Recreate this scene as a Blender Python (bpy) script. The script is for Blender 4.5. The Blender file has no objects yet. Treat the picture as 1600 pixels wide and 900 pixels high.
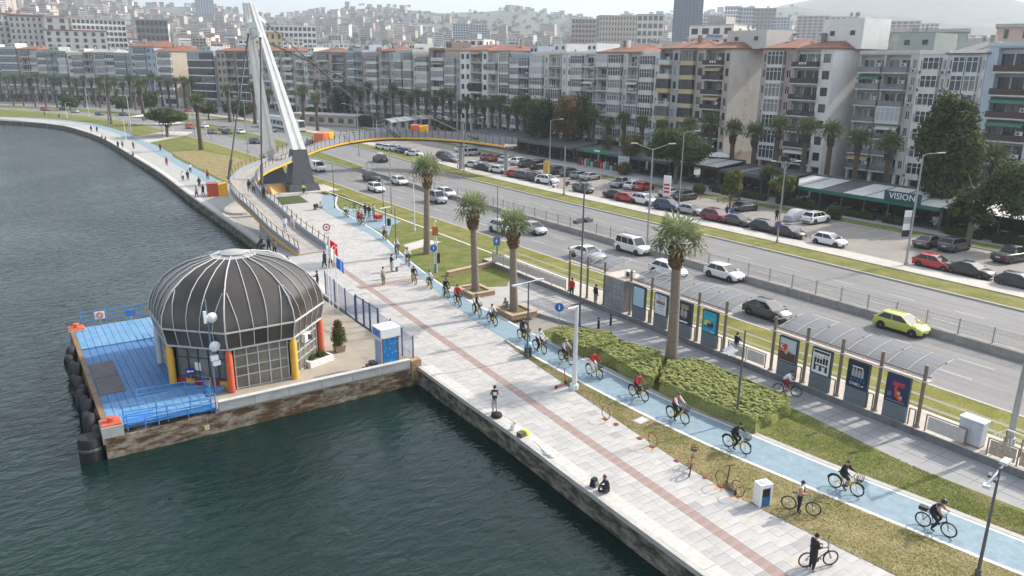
import bpy, bmesh, math, random
import numpy as np
from math import sin, cos, pi, radians, hypot, atan2, tan, sqrt
from mathutils import Vector, Matrix, noise
random.seed(7)
SC = bpy.context.scene
COL = SC.collection
# ---------------------------------------------------------------- camera, sky, sun, exposure
H = 20.0                                     # the drone hovers 20 m above the promenade
F, TH, ROLL, AZ = 1190.0, radians(16.35), radians(0.6), radians(34.2)
_f = Vector((sin(AZ)*cos(TH), cos(AZ)*cos(TH), -sin(TH)))
_r0 = Vector((cos(AZ), -sin(AZ), 0)); _u0 = _r0.cross(_f)
CR = cos(ROLL)*_r0 + sin(ROLL)*_u0; CU = -sin(ROLL)*_r0 + cos(ROLL)*_u0
cd = bpy.data.cameras.new('camera'); cam = bpy.data.objects.new('camera', cd); COL.objects.link(cam)
cd.sensor_width = 36; cd.lens = F/1600*36; cd.clip_start = .5; cd.clip_end = 20000
m3 = Matrix((CR, CU, -_f)).transposed()
cam.matrix_world = Matrix.Translation((0, 0, H)) @ m3.to_4x4()
SC.camera = cam
SUN_AZ, SUN_EL = radians(96), radians(36)
W = bpy.data.worlds.new('World'); SC.world = W; W.use_nodes = True
nt = W.node_tree
sky = nt.nodes.new('ShaderNodeTexSky'); sky.sky_type = 'NISHITA'; sky.sun_disc = False
sky.sun_elevation = SUN_EL; sky.sun_rotation = SUN_AZ
sky.air_density = 1.0; sky.dust_density = 2.0; sky.ozone_density = 1.0
bg = nt.nodes['Background']; hsv = nt.nodes.new('ShaderNodeHueSaturation'); hsv.inputs['Saturation'].default_value = .52
nt.links.new(sky.outputs[0], hsv.inputs['Color']); nt.links.new(hsv.outputs[0], bg.inputs[0]); bg.inputs[1].default_value = 0.15
sl = bpy.data.lights.new('sun', 'SUN'); sl.energy = 2.8; sl.angle = radians(0.8); sl.color = (1, .92, .81)
so = bpy.data.objects.new('sun', sl); COL.objects.link(so)
so.rotation_euler = Vector((-sin(SUN_AZ)*cos(SUN_EL), -cos(SUN_AZ)*cos(SUN_EL), -sin(SUN_EL))).to_track_quat('-Z', 'Y').to_euler()
HAZE = 0.00024
so.location = (60, 0, 80)
SC.view_settings.view_transform = 'Standard'; SC.view_settings.look = 'None'
SC.view_settings.exposure = 1.25; SC.view_settings.gamma = 1
SC.render.engine = 'CYCLES'
SC.cycles.max_bounces = 6; SC.cycles.diffuse_bounces = 3; SC.cycles.glossy_bounces = 3
SC.cycles.transmission_bounces = 4; SC.cycles.transparent_max_bounces = 8; SC.cycles.volume_bounces = 0
SC.cycles.caustics_reflective = False; SC.cycles.caustics_refractive = False
SC.cycles.use_denoising = True

def at(px, py, z=0.0):
    """plan position of a spot of the photograph (1600x900) lying at height z"""
    d = (px-800)*CR - (py-450)*CU + F*_f
    t = (z-H)/d.z
    return Vector((d.x*t, d.y*t, z))
def ray_az(px):
    d = (px-800)*CR + 345*CU + F*_f
    return Vector((d.x, d.y)).normalized()

# ---------------------------------------------------------------- materials
_M = {}
def mat(name, col, rough=.6, metal=0., var=.12, scale=3., col2=None, bump=0., bscale=40., spec=.5, coat=0., detail=4., rand=0., stretch=None, mid=.5, fine=0., fscale=12., rw=.2):
    if name in _M: return _M[name]
    m = bpy.data.materials.new(name); _M[name] = m; m.use_nodes = True
    t = m.node_tree; N = t.nodes; L = t.links; b = N['Principled BSDF']
    b.inputs['Roughness'].default_value = rough; b.inputs['Metallic'].default_value = metal
    b.inputs['Specular IOR Level'].default_value = spec; b.inputs['Coat Weight'].default_value = coat
    c = list(col)+[1]; c1 = [x*(1-var) for x in col]+[1]; c2 = (list(col2)+[1]) if col2 else [min(1, x*(1+var)) for x in col]+[1]
    if col2: c1 = c
    out = None
    if var > 0 or col2:
        tc = N.new('ShaderNodeTexCoord'); src = tc.outputs['Object']
        if stretch:
            mp = N.new('ShaderNodeMapping'); mp.inputs['Scale'].default_value = stretch; L.new(src, mp.inputs[0]); src = mp.outputs[0]
        nz = N.new('ShaderNodeTexNoise'); nz.inputs['Scale'].default_value = scale; nz.inputs['Detail'].default_value = detail; nz.inputs['Roughness'].default_value = .65
        L.new(src, nz.inputs['Vector'])
        r = N.new('ShaderNodeValToRGB'); r.color_ramp.elements[0].position = mid-rw; r.color_ramp.elements[1].position = mid+rw
        r.color_ramp.elements[0].color = c1; r.color_ramp.elements[1].color = c2
        L.new(nz.outputs['Fac'], r.inputs[0]); out = r.outputs[0]
        if bump:
            nb = N.new('ShaderNodeTexNoise'); nb.inputs['Scale'].default_value = bscale; nb.inputs['Detail'].default_value = 3
            L.new(src, nb.inputs['Vector'])
            bp = N.new('ShaderNodeBump'); bp.inputs['Strength'].default_value = bump; bp.inputs['Distance'].default_value = .05
            L.new(nb.outputs['Fac'], bp.inputs['Height']); L.new(bp.outputs[0], b.inputs['Normal'])
    if fine and out is not None:
        nf = N.new('ShaderNodeTexNoise'); nf.inputs['Scale'].default_value = fscale; nf.inputs['Detail'].default_value = 5; nf.inputs['Roughness'].default_value = .7
        L.new(tc.outputs['Object'], nf.inputs['Vector']); mr = N.new('ShaderNodeMapRange'); mr.inputs[1].default_value = .3; mr.inputs[2].default_value = .7; mr.inputs[3].default_value = 1-fine; mr.inputs[4].default_value = 1+fine
        L.new(nf.outputs['Fac'], mr.inputs[0]); hs = N.new('ShaderNodeHueSaturation'); L.new(mr.outputs[0], hs.inputs['Value']); L.new(out, hs.inputs['Color']); out = hs.outputs[0]
    if rand and out is not None:
        oi = N.new('ShaderNodeObjectInfo'); mr = N.new('ShaderNodeMapRange'); mr.inputs[3].default_value = 1-rand; mr.inputs[4].default_value = 1+rand
        L.new(oi.outputs['Random'], mr.inputs[0])
        hs = N.new('ShaderNodeHueSaturation'); L.new(mr.outputs[0], hs.inputs['Value']); L.new(out, hs.inputs['Color']); out = hs.outputs[0]
    if out is not None: L.new(out, b.inputs['Base Color'])
    else: b.inputs['Base Color'].default_value = c
    return m
def paint(name, col, rough=.35, coat=.0, **k): return mat(name, col, rough, var=.06, scale=2, coat=coat, **k)
def leafmat(name, c1, c2, scale=1.2, trans=.25):
    if name in _M: return _M[name]
    m = mat(name, c1, .75, var=.3, scale=scale, col2=c2, spec=.2)
    t = m.node_tree; b = t.nodes['Principled BSDF']
    tr = t.nodes.new('ShaderNodeBsdfTranslucent'); mx = t.nodes.new('ShaderNodeMixShader'); mx.inputs[0].default_value = trans
    src = b.inputs['Base Color'].links[0].from_socket
    t.links.new(src, tr.inputs[0]); t.links.new(b.outputs[0], mx.inputs[1]); t.links.new(tr.outputs[0], mx.inputs[2])
    t.links.new(mx.outputs[0], t.nodes['Material Output'].inputs[0])
    return m
def glass(name, col=(.02, .025, .03), rough=.06, spec=.8, var=.3, scale=.6):
    return mat(name, col, rough, var=var, scale=scale, spec=spec)

# ---------------------------------------------------------------- mesh builder
class MB:
    def __init__(s): s.v = []; s.f = []; s.m = []; s.n = 0; s.smooth = False
    def add(s, vs, fs, mi=0):
        n = len(s.v); s.v.extend([tuple(v) for v in vs]); s.f.extend([tuple(i+n for i in f) for f in fs])
        if isinstance(mi, int): s.m.extend([mi]*len(fs))
        else: s.m.extend(mi)
        return s
    def box(s, x0, y0, z0, x1, y1, z1, mi=0):
        return s.add([(x0,y0,z0),(x1,y0,z0),(x1,y1,z0),(x0,y1,z0),(x0,y0,z1),(x1,y0,z1),(x1,y1,z1),(x0,y1,z1)],
                     [(0,3,2,1),(4,5,6,7),(0,1,5,4),(1,2,6,5),(2,3,7,6),(3,0,4,7)], mi)
    def cbox(s, c, d, rz=0, mi=0, rx=0, ry=0):
        R = Matrix.Rotation(rz, 3, 'Z') @ Matrix.Rotation(ry, 3, 'Y') @ Matrix.Rotation(rx, 3, 'X')
        c = Vector(c); hx, hy, hz = d[0]/2, d[1]/2, d[2]/2
        vs = [c + R @ Vector(p) for p in ((-hx,-hy,-hz),(hx,-hy,-hz),(hx,hy,-hz),(-hx,hy,-hz),(-hx,-hy,hz),(hx,-hy,hz),(hx,hy,hz),(-hx,hy,hz))]
        return s.add(vs, [(0,3,2,1),(4,5,6,7),(0,1,5,4),(1,2,6,5),(2,3,7,6),(3,0,4,7)], mi)
    def bar(s, a, b, w, h=None, mi=0):
        h = h or w; a = Vector(a); b = Vector(b); d = b-a
        if d.length < 1e-6: return s
        q = d.to_track_quat('Y', 'Z').to_matrix(); vs = []
        for p in (a, b):
            for sx, sz in ((-1,-1),(1,-1),(1,1),(-1,1)): vs.append(p + q @ Vector((sx*w/2, 0, sz*h/2)))
        return s.add(vs, [(0,1,2,3),(7,6,5,4),(0,4,5,1),(1,5,6,2),(2,6,7,3),(3,7,4,0)], mi)
    def tube(s, pts, r, n=6, mi=0, closed=False):
        pts = [Vector(p) for p in pts]; k = len(pts); rs = r if isinstance(r, (list, tuple)) else [r]*k
        vs = []; up = None
        for i, p in enumerate(pts):
            if closed: d = pts[(i+1) % k]-pts[i-1]
            else: d = pts[min(i+1, k-1)]-pts[max(i-1, 0)]
            d.normalize()
            if up is None:
                up = Vector((0,0,1)) if abs(d.z) < .9 else Vector((1,0,0))
            x = d.cross(up)
            if x.length < 1e-5: x = d.cross(Vector((.3,1,.2)))
            x.normalize(); y = x.cross(d).normalized(); up = y
            for j in range(n):
                a = 2*pi*j/n; vs.append(p + (x*cos(a)+y*sin(a))*rs[i])
        fs = []
        for i in range(k if closed else k-1):
            i2 = (i+1) % k
            for j in range(n): fs.append((i*n+j, i*n+(j+1) % n, i2*n+(j+1) % n, i2*n+j))
        if not closed: fs.append(tuple(range(n-1, -1, -1))); fs.append(tuple((k-1)*n+j for j in range(n)))
        return s.add(vs, fs, mi)
    def lathe(s, prof, n=12, c=(0,0,0), mi=0, axis='Z', cap=True):
        vs = []; c = Vector(c)
        for r, z in prof:
            for j in range(n):
                a = 2*pi*j/n
                p = (r*cos(a), r*sin(a), z) if axis == 'Z' else ((z, r*cos(a), r*sin(a)) if axis == 'X' else (r*sin(a), z, r*cos(a)))
                vs.append(c+Vector(p))
        fs = []; k = len(prof)
        for i in range(k-1):
            for j in range(n): fs.append((i*n+j, i*n+(j+1) % n, (i+1)*n+(j+1) % n, (i+1)*n+j))
        if cap: fs.append(tuple(range(n-1, -1, -1))); fs.append(tuple((k-1)*n+j for j in range(n)))
        return s.add(vs, fs, mi)
    def prism(s, poly, z0, z1, mi=0, mt=None):
        n = len(poly); vs = [(p[0], p[1], z0) for p in poly]+[(p[0], p[1], z1) for p in poly]
        fs = [tuple(range(n-1, -1, -1)), tuple(range(n, 2*n))]+[(i, (i+1) % n, n+(i+1) % n, n+i) for i in range(n)]
        ms = [mi, mi if mt is None else mt]+[mi]*n
        return s.add(vs, fs, ms)
    def quad(s, a, b, c, d, mi=0): return s.add([a, b, c, d], [(0,1,2,3)], mi)
    def mesh(s, name, mats, smooth=None):
        me = bpy.data.meshes.new(name); me.from_pydata(s.v, [], s.f)
        for m in (mats if isinstance(mats, (list, tuple)) else [mats]): me.materials.append(m)
        me.polygons.foreach_set('material_index', s.m)
        if smooth is not None:
            me.polygons.foreach_set('use_smooth', [True]*len(s.f)); me.set_sharp_from_angle(angle=radians(smooth))
        me.update(); return me
    def build(s, name, mats, parent=None, loc=None, smooth=None, **k):
        return obj(name, s.mesh(name, mats, smooth), parent, loc, **k)

KIDS = {}
def obj(name, me, parent=None, loc=None, rz=None, label=None, cat=None, group=None, kind=None):
    o = bpy.data.objects.new(name, me); COL.objects.link(o)
    if loc is not None: o.location = loc
    if rz is not None: o.rotation_euler = (0, 0, rz)
    if parent is not None: o.parent = parent; KIDS.setdefault(parent.name, []).append(o)
    tag(o, label, cat, group, kind); return o
def tag(o, label=None, cat=None, group=None, kind=None):
    if label: o['label'] = label
    if cat: o['category'] = cat
    if group: o['group'] = group
    if kind: o['kind'] = kind
    return o
def thing(name, label, cat, loc=(0,0,0), rz=0, group=None, scale=None):
    o = obj(name, None, None, loc, rz, label, cat, group); o.empty_display_size = .2
    if scale: o.scale = (scale,)*3
    return o
def dup(root, loc, rz=0, label=None, group=None, scale=None, swap=None, parent=None):
    def cp(o, par):
        c = o.copy(); COL.objects.link(c)
        if par is not None:
            c.parent = par; KIDS.setdefault(par.name, []).append(c)
        if swap and o.type == 'MESH':
            for i, sl_ in enumerate(c.material_slots):
                nm = sl_.material.name if sl_.material else ''
                if nm in swap: sl_.link = 'OBJECT'; sl_.material = swap[nm]
        for ch in KIDS.get(o.name, []): cp(ch, c)
        return c
    r = cp(root, parent); r.location = loc; r.rotation_euler = (0, 0, rz)
    if label: r['label'] = label
    if group: r['group'] = group
    if scale: r.scale = (scale,)*3
    return r
def kill(root):
    for ch in KIDS.pop(root.name, []): kill(ch)
    bpy.data.objects.remove(root)
def catmull(P, k=8):
    P = [Vector(p) for p in P]; out = []
    for i in range(len(P)-1):
        a, b, c, d = P[max(i-1, 0)], P[i], P[i+1], P[min(i+2, len(P)-1)]
        for j in range(k):
            t = j/k
            out.append(.5*((2*b)+(c-a)*t+(2*a-5*b+4*c-d)*t*t+(3*b-a-3*c+d)*t**3))
    out.append(P[-1]); return out
def lerp_tab(tab, x):
    if x <= tab[0][0]: return tab[0][1]
    for (a, u), (b, v) in zip(tab, tab[1:]):
        if x <= b: return u+(v-u)*(x-a)/(b-a)
    return tab[-1][1]
# ---------------------------------------------------------------- ground, water, roads
conc = mat('concrete', (.42,.40,.37), .85, var=.18, scale=1.5, bump=.15, bscale=12)
white_stone = mat('coping_stone', (.50,.475,.435), .8, fine=.14, fscale=4, var=.1, scale=2.5, bump=.2, bscale=8)
asphalt = mat('asphalt', (.195,.19,.185), .85, var=.22, scale=1.3, bump=.1, bscale=60, detail=9, stretch=(1,.06,1), fine=.1, fscale=4)
asphalt2 = mat('car_park_asphalt', (.25,.225,.20), .9, var=.16, scale=.25, bump=.1, bscale=60, detail=8)
pave_grey = mat('grey_paving', (.30,.295,.29), .85, var=.1, scale=.8, bump=.1, bscale=20)
pave_pale = mat('pale_paving', (.46,.43,.38), .85, var=.12, scale=.5, bump=.1, bscale=20)
grass_m = mat('grass', (.10,.135,.03), .95, col2=(.235,.21,.085), scale=.6, bump=.9, bscale=16, detail=9, spec=.1, mid=.56, fine=.45, fscale=7)
grass_t = mat('tram_grass', (.14,.15,.03), .95, col2=(.28,.255,.09), scale=.5, bump=.9, bscale=16, detail=9, spec=.1, mid=.55, fine=.45, fscale=7)
grass_d = mat('dry_grass', (.14,.14,.045), .95, col2=(.36,.285,.16), scale=.8, bump=.9, bscale=16, detail=9, spec=.1, mid=.5, fine=.4, fscale=7)
blue_lane = mat('blue_lane_paint', (.205,.285,.33), .8, fine=.12, fscale=1.5, var=.14, scale=2.2, bump=.1, bscale=30, detail=8)
white_line = mat('line_paint', (.62,.61,.58), .75, var=.12, scale=3)
earth = mat('town_ground', (.26,.24,.21), .95, var=.2, scale=.05)
kerb_m = mat('kerb_stone', (.40,.385,.36), .85, var=.12, scale=3)
wet_wall = mat('quay_concrete', (.26,.24,.19), .9, col2=(.05,.05,.032), scale=1.6, bump=.6, bscale=5, detail=10, stretch=(.6,.6,1.6), mid=.46, rw=.1)

QUAY = [(21.3,-40),(21.4,5),(21.5,17.6),(21.7,26.5),(21.9,32),(22.0,43),(22.6,60),(23.4,78),(24,95),(24.5,125),(25.4,155),(25.4,190),(25.2,228),(23.6,255),(19,287),(8,312),(-12,333),(-50,352),(-120,372),(-260,400)]
QC = [Vector((p.x, p.y, 0)) for p in catmull([(x,y,0) for x,y in QUAY], 5)]
def offs(line, d):
    out = []
    for i, p in enumerate(line):
        t = (line[min(i+1, len(line)-1)]-line[max(i-1, 0)]); t.z = 0; t.normalize()
        dd = d(p) if callable(d) else d
        out.append(p + Vector((t.y, -t.x, 0))*dd)
    return out
def strip(line, d0, d1, z, z2=None):
    a = offs(line, d0); b = offs(line, d1); n = len(a)
    vs = [(p.x, p.y, z) for p in a]+[(p.x, p.y, z if z2 is None else z2) for p in b]
    return MB().add(vs, [(i, n+i, n+i+1, i+1) for i in range(n-1)])
def solid_strip(line, d0, d1, z0, z1):
    a = offs(line, d0); b = offs(line, d1); n = len(a); m = MB()
    vs = [(p.x,p.y,z1) for p in a]+[(p.x,p.y,z1) for p in b]+[(p.x,p.y,z0) for p in a]+[(p.x,p.y,z0) for p in b]
    fs = []
    for i in range(n-1):
        fs += [(i,n+i,n+i+1,i+1),(2*n+i,i,i+1,2*n+i+1),(n+i,3*n+i,3*n+i+1,n+i+1)]
    fs += [(0,2*n,3*n,n),(n-1,2*n-1,4*n-1,3*n-1)]
    return m.add(vs, fs)
def sub(line, y0, y1): return [p for p in line if y0 <= p.y <= y1]
ST = 'structure'
# land: one sheet from the quay to the horizon
poly = [(p.x+.35, p.y) for p in QC]+[(-4000,900),(-9000,12000),(12000,12000),(12000,-2000),(400,-400),(21.65,-60)]
me = bpy.data.meshes.new('ground'); bm = bmesh.new()
fc = bm.faces.new([bm.verts.new((x,y,-.3)) for x,y in poly]); bmesh.ops.triangulate(bm, faces=[fc]); bm.to_mesh(me); bm.free()
for p in me.polygons: p.use_smooth = False
if me.polygons[0].normal.z < 0: me.flip_normals()
me.materials.append(earth); obj('ground', me, kind=ST)
# water with real swell near the camera and fine ripples in its material
wm = bpy.data.materials.new('sea_water'); wm.use_nodes = True
t = wm.node_tree; N = t.nodes; L = t.links; b = N['Principled BSDF']
b.inputs['Roughness'].default_value = .08; b.inputs['IOR'].default_value = 1.34
tc = N.new('ShaderNodeTexCoord'); mp = N.new('ShaderNodeMapping'); mp.inputs['Rotation'].default_value = (0,0,radians(-40)); mp.inputs['Scale'].default_value = (1,2.3,1)
L.new(tc.outputs['Object'], mp.inputs[0])
n1 = N.new('ShaderNodeTexNoise'); n1.inputs['Scale'].default_value = .8; n1.inputs['Detail'].default_value = 3; n1.inputs['Roughness'].default_value = .5; n1.inputs['Distortion'].default_value = .6
n2 = N.new('ShaderNodeTexNoise'); n2.inputs['Scale'].default_value = .05; n2.inputs['Detail'].default_value = 3
n3 = N.new('ShaderNodeTexNoise'); n3.inputs['Scale'].default_value = 3.2; n3.inputs['Detail'].default_value = 3
L.new(mp.outputs[0], n1.inputs['Vector']); L.new(tc.outputs['Object'], n2.inputs['Vector']); L.new(mp.outputs[0], n3.inputs['Vector'])
ad = N.new('ShaderNodeMath'); ad.operation = 'MULTIPLY_ADD'; ad.inputs[1].default_value = .12
L.new(n3.outputs['Fac'], ad.inputs[0]); L.new(n1.outputs['Fac'], ad.inputs[2])
bp = N.new('ShaderNodeBump'); bp.inputs['Strength'].default_value = .85; bp.inputs['Distance'].default_value = .17
mrw = N.new('ShaderNodeMapRange'); mrw.inputs[1].default_value = .35; mrw.inputs[2].default_value = .65; mrw.inputs[3].default_value = .5; mrw.inputs[4].default_value = 1.0; L.new(n2.outputs['Fac'], mrw.inputs[0]); L.new(mrw.outputs[0], bp.inputs['Strength'])
L.new(ad.outputs[0], bp.inputs['Height']); L.new(bp.outputs[0], b.inputs['Normal'])
rp = N.new('ShaderNodeValToRGB'); rp.color_ramp.elements[0].color = (.004,.015,.0135,1); rp.color_ramp.elements[1].color = (.008,.025,.021,1)
rp.color_ramp.elements[0].position = .35; rp.color_ramp.elements[1].position = .65
L.new(n2.outputs['Fac'], rp.inputs[0]); L.new(rp.outputs[0], b.inputs['Base Color'])
MB().quad((-6000,-2000,-1.3),(60,-2000,-1.3),(60,6000,-1.3),(-6000,6000,-1.3)).build('water', wm, kind=ST)
# quay wall with its white coping
solid_strip(QC, .05, .9, -3, -.02).build('quay_wall', wet_wall, kind=ST)
solid_strip(QC, 0, .25, -.2, .055).build('quay_edge', mat('edge_stone', (.42,.40,.37), .8, var=.15, scale=2), kind=ST)
cop = obj('quay_coping', None, kind=ST)
solid_strip(sub(QC, 62.5, 420), .255, .95, -.1, .05).build('coping_strip', white_stone, cop)
i = 0; y = -2.0
while y < 43.4:                               # single coping stones of the near quay
    ln = 2.6+random.uniform(-.3,.3); y2 = min(y+ln, 43.6)
    xa, xb = lerp_tab([(p.x*0+p.y, p.x) for p in sub(QC,-45,80)], y), lerp_tab([(p.y, p.x) for p in sub(QC,-45,80)], y2)
    dz = random.uniform(0,.012)
    MB().add([(xa+.255,y+.008,-.1),(xa+1.0,y+.008,-.1),(xb+1.0,y2-.008,-.1),(xb+.255,y2-.008,-.1),(xa+.255,y+.008,.05+dz),(xa+1.0,y+.008,.05+dz),(xb+1.0,y2-.008,.05+dz),(xb+.255,y2-.008,.05+dz)],
             [(0,3,2,1),(4,5,6,7),(0,1,5,4),(1,2,6,5),(2,3,7,6),(3,0,4,7)]).build('coping_stone', white_stone, cop)
    y = y2
# base curve of the sea side kerb of the boulevard; every lane is an offset of it
KERB = [(48.9,-60),(48.9,0),(48.9,40),(48.5,70),(48.0,105),(48.3,139),(48,171),(46,224),(40,290),(26,345),(6,390),(-35,440),(-110,500),(-260,570)]
KC = [Vector((p.x, p.y, 0)) for p in catmull([(x,y,0) for x,y in KERB], 6)]
MED = [(0,1.4),(125,1.4),(175,6),(260,9),(320,10),(700,10)]   # width of the median
def md(p): return lerp_tab(MED, p.y)
solid_strip(KC, .2, 10.0, -.35, -.12).build('road', asphalt, kind=ST)
solid_strip(KC, lambda p: 10.0+md(p), lambda p: 21.6+md(p), -.35, -.124).build('road', asphalt, kind=ST)
solid_strip(KC, -.05, .2, -.3, .03).build('kerb', kerb_m, kind=ST)
solid_strip(KC, lambda p: 21.6+md(p), lambda p: 21.85+md(p), -.3, .03).build('kerb', kerb_m, kind=ST)
strip(sub(KC,118,900), lambda p: 10.2, lambda p: 9.8+md(p), .012).build('median_lawn', grass_m, kind=ST)
solid_strip(sub(KC,118,900), 10.0, 10.2, -.3, .03).build('kerb', kerb_m, kind=ST)
solid_strip(sub(KC,118,900), lambda p: 9.8+md(p), lambda p: 10+md(p), -.3, .03).build('kerb', kerb_m, kind=ST)
# lane dashes
mk = obj('lane_marking', None, kind=ST)
for off in (3.6, 6.8):
    for k in range(0, 44):
        y = 16+k*6.0
        ln = sub(KC, y-7, y+9)
        x = lerp_tab([(p.y, p.x) for p in sub(KC,-60,330)], y)+off; x2 = lerp_tab([(p.y, p.x) for p in sub(KC,-60,330)], y+2.5)+off
        MB().quad((x,y,-.115),(x+.13,y,-.115),(x2+.13,y+2.5,-.115),(x2,y+2.5,-.115)).build('dash', mat('worn_line', (.42,.42,.41), .8, var=.15, scale=3), mk)
for off in (14.6, 18.2):
    for k in range(0, 22):
        y = 28+k*6.0; x = lerp_tab([(p.y, p.x) for p in sub(KC,-60,330)], y)+off
        MB().quad((x,y,-.119),(x+.13,y,-.119),(x+.13,y+2.5,-.119),(x,y+2.5,-.119)).build('dash', _M['worn_line'], mk)
# seaside lawns and tram track beyond the platform
solid_strip(sub(KC,-60,420), -4.8, -.06, -.3, .012).build('tram_lawn', grass_t, kind=ST)
rails = obj('tram_rail', None, kind=ST)
rail_m = mat('rail_steel', (.22,.2,.18), .5, .6, var=.1)
for d in (-3.4, -1.95): solid_strip(sub(KC,-60,300), d-.05, d+.05, -.1, .03).build('rail', rail_m, rails)
for d in (-3.4, -1.95): solid_strip(sub(KC,-60,70), d-.28, d-.06, -.1, .02).build('rail_bed', mat('track_concrete', (.30,.285,.22), .9, var=.15), rails)
solid_strip(sub(KC,-60,330), lambda p: 21.86+md(p), lambda p: 25.6+md(p), -.3, .013).build('tram_lawn', grass_t, kind=ST)
for d in (22.7, 24.2): solid_strip(sub(KC,-60,330), lambda p: d-.05+md(p), lambda p: d+.05+md(p), -.1, .03).build('rail', rail_m, rails)
solid_strip(sub(KC,-60,330), lambda p: 25.6+md(p), lambda p: 25.75+md(p), -.3, .10).build('kerb', kerb_m, kind=ST)
solid_strip(sub(KC,-60,330), lambda p: 25.76+md(p), lambda p: 28.6+md(p), -.3, .05).build('pavement', pave_pale, kind=ST)
solid_strip(sub(KC,-60,330), lambda p: 28.6+md(p), lambda p: 28.75+md(p), -.3, .06).build('kerb', kerb_m, kind=ST)
solid_strip(sub(KC,-60,560), lambda p: 28.76+md(p), lambda p: 43.6+md(p), -.32, -.10).build('car_park', asphalt2, kind=ST)
solid_strip(sub(KC,-60,330), lambda p: 43.6+md(p), lambda p: 43.75+md(p), -.3, .04).build('kerb', kerb_m, kind=ST)
solid_strip(sub(KC,-60,330), lambda p: 43.76+md(p), lambda p: 46.6+md(p), -.3, .02).build('lawn', grass_m, kind=ST)
solid_strip(sub(KC,-60,560), lambda p: 46.61+md(p), lambda p: 80+md(p), -.3, .03).build('pavement', pave_grey, kind=ST)
# parking bay lines of the car park
bays = obj('parking_line', None, kind=ST)
ymark = mat('faded_bay_paint', (.45,.40,.27), .85, var=.2, scale=4)
for k in range(60):
    y = 26+k*2.75; x = lerp_tab([(p.y, p.x) for p in sub(KC,-60,330)], y)
    m_ = lerp_tab(MED, y)
    MB().quad((x+38.8+m_,y,-.094),(x+43.3+m_,y,-.094),(x+43.3+m_,y+.12,-.094),(x+38.8+m_,y+.12,-.094)).build('bay_line', ymark, bays)
# promenade body, bike lane, lawns between
def fan(poly, z): return MB().add([(x,y,z) for x,y in poly], [tuple(range(len(poly)))])
def flat(name, poly, z, m, z0=-.3, kind=ST):
    b = bmesh.new(); f = b.faces.new([b.verts.new((x,y,z)) for x,y in poly])
    f.normal_update()
    if f.normal.z < 0: f.normal_flip()
    r = bmesh.ops.extrude_face_region(b, geom=[f]); 
    vs = [v for v in r['geom'] if isinstance(v, bmesh.types.BMVert)]
    bmesh.ops.translate(b, verts=vs, vec=(0,0,0))
    for v in f.verts: v.co.z = z0
    bmesh.ops.triangulate(b, faces=[q for q in b.faces if len(q.verts) > 4]); bmesh.ops.recalc_face_normals(b, faces=b.faces)
    me = bpy.data.meshes.new(name); b.to_mesh(me); b.free(); me.materials.append(m)
    return obj(name, me, kind=kind)
def P2(*q): return [tuple(at(*p)[:2]) for p in q]
prom_m = mat('promenade_joint', (.375,.36,.34), .9, var=.1, scale=1.)
qx = [(p.y, p.x) for p in sub(QC,-45,300)]
pl = [(lerp_tab(qx,y)+.3, y) for y in range(-30,300,6)]
GE = [(29.4,-30),(29.1,-16),(28.8,-4),(28.5,5),(28.35,10),(28.2,13.2),(27.6,19),(27.5,23),(27.9,28),(28.6,34.7),(29.5,42.9),(30.2,46),(30.6,52)]      # landward edge of the paving
prom = flat('promenade', pl+[(31,300),(31,240),(31,200),(30.5,170),(30,145),(44,112),(44,66),(44,50),(38,49),(31,49)]+GE[::-1], -.012, prom_m)
B_L = [(38.6,-30),(34.6,2),(32.8,10.3),(30.9,21.6),(30.2,27.8),(30.0,35),(30.1,43),(30.4,49),(31.3,56),(33.4,67),(36.3,82),(37.0,93),(37.6,103),(40.5,111),(42.5,116)]
B_R = [(40.5,-30),(36.6,2),(35.1,11.3),(34.4,16),(33.7,20),(33.1,25.3),(32.5,31),(32.4,38),(32.5,44.8),(32.7,52),(33.1,60),(34.8,71),(37.6,84),(38.6,93),(39.8,103.5),(42.0,109.5),(44.5,115)]
BL = [Vector(p) for p in catmull([(x,y,0) for x,y in B_L], 5)]; BR = [Vector(p) for p in catmull([(x,y,0) for x,y in B_R], 5)]
_ys = np.linspace(-30,115,90); _bl, _br = [(p.y,p.x) for p in BL], [(p.y,p.x) for p in BR]
BL = [Vector((lerp_tab(_bl,y),y,0)) for y in _ys]; BR = [Vector((lerp_tab(_br,y),y,0)) for y in _ys]
def ribbon(name, a, b, z, m, **k):
    n = len(a)
    return MB().add([(p.x,p.y,z) for p in a]+[(p.x,p.y,z) for p in b], [(i,n+i,n+i+1,i+1) for i in range(n-1)]).build(name, m, **k)
ribbon('bike_path', BL, BR, .012, blue_lane, kind=ST)
BLn = [p for p in BL if p.y < 46]
ribbon('lane_edge_line', [p+Vector((-.22,0,0)) for p in BLn], BLn, .016, white_line, kind=ST)
ribbon('lane_edge_line', BR, [p+Vector((.2,0,0)) for p in BR], .017, white_line, kind=ST)
flat('bike_yard', P2((690-175,330),(532,328),(575,328),(660-30,345),(612,352),(608,368),(592,362)), .008, blue_lane)
# grass between promenade and bike lane
GEc = [Vector(p) for p in catmull([(x,y,0) for x,y in GE[:11]], 5)]
gl = [Vector((lerp_tab([(p.y,p.x) for p in BL], p.y)-.24, p.y, 0)) for p in GEc]
ribbon('lawn_strip', GEc, gl, .022, grass_d, kind=ST)
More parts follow.
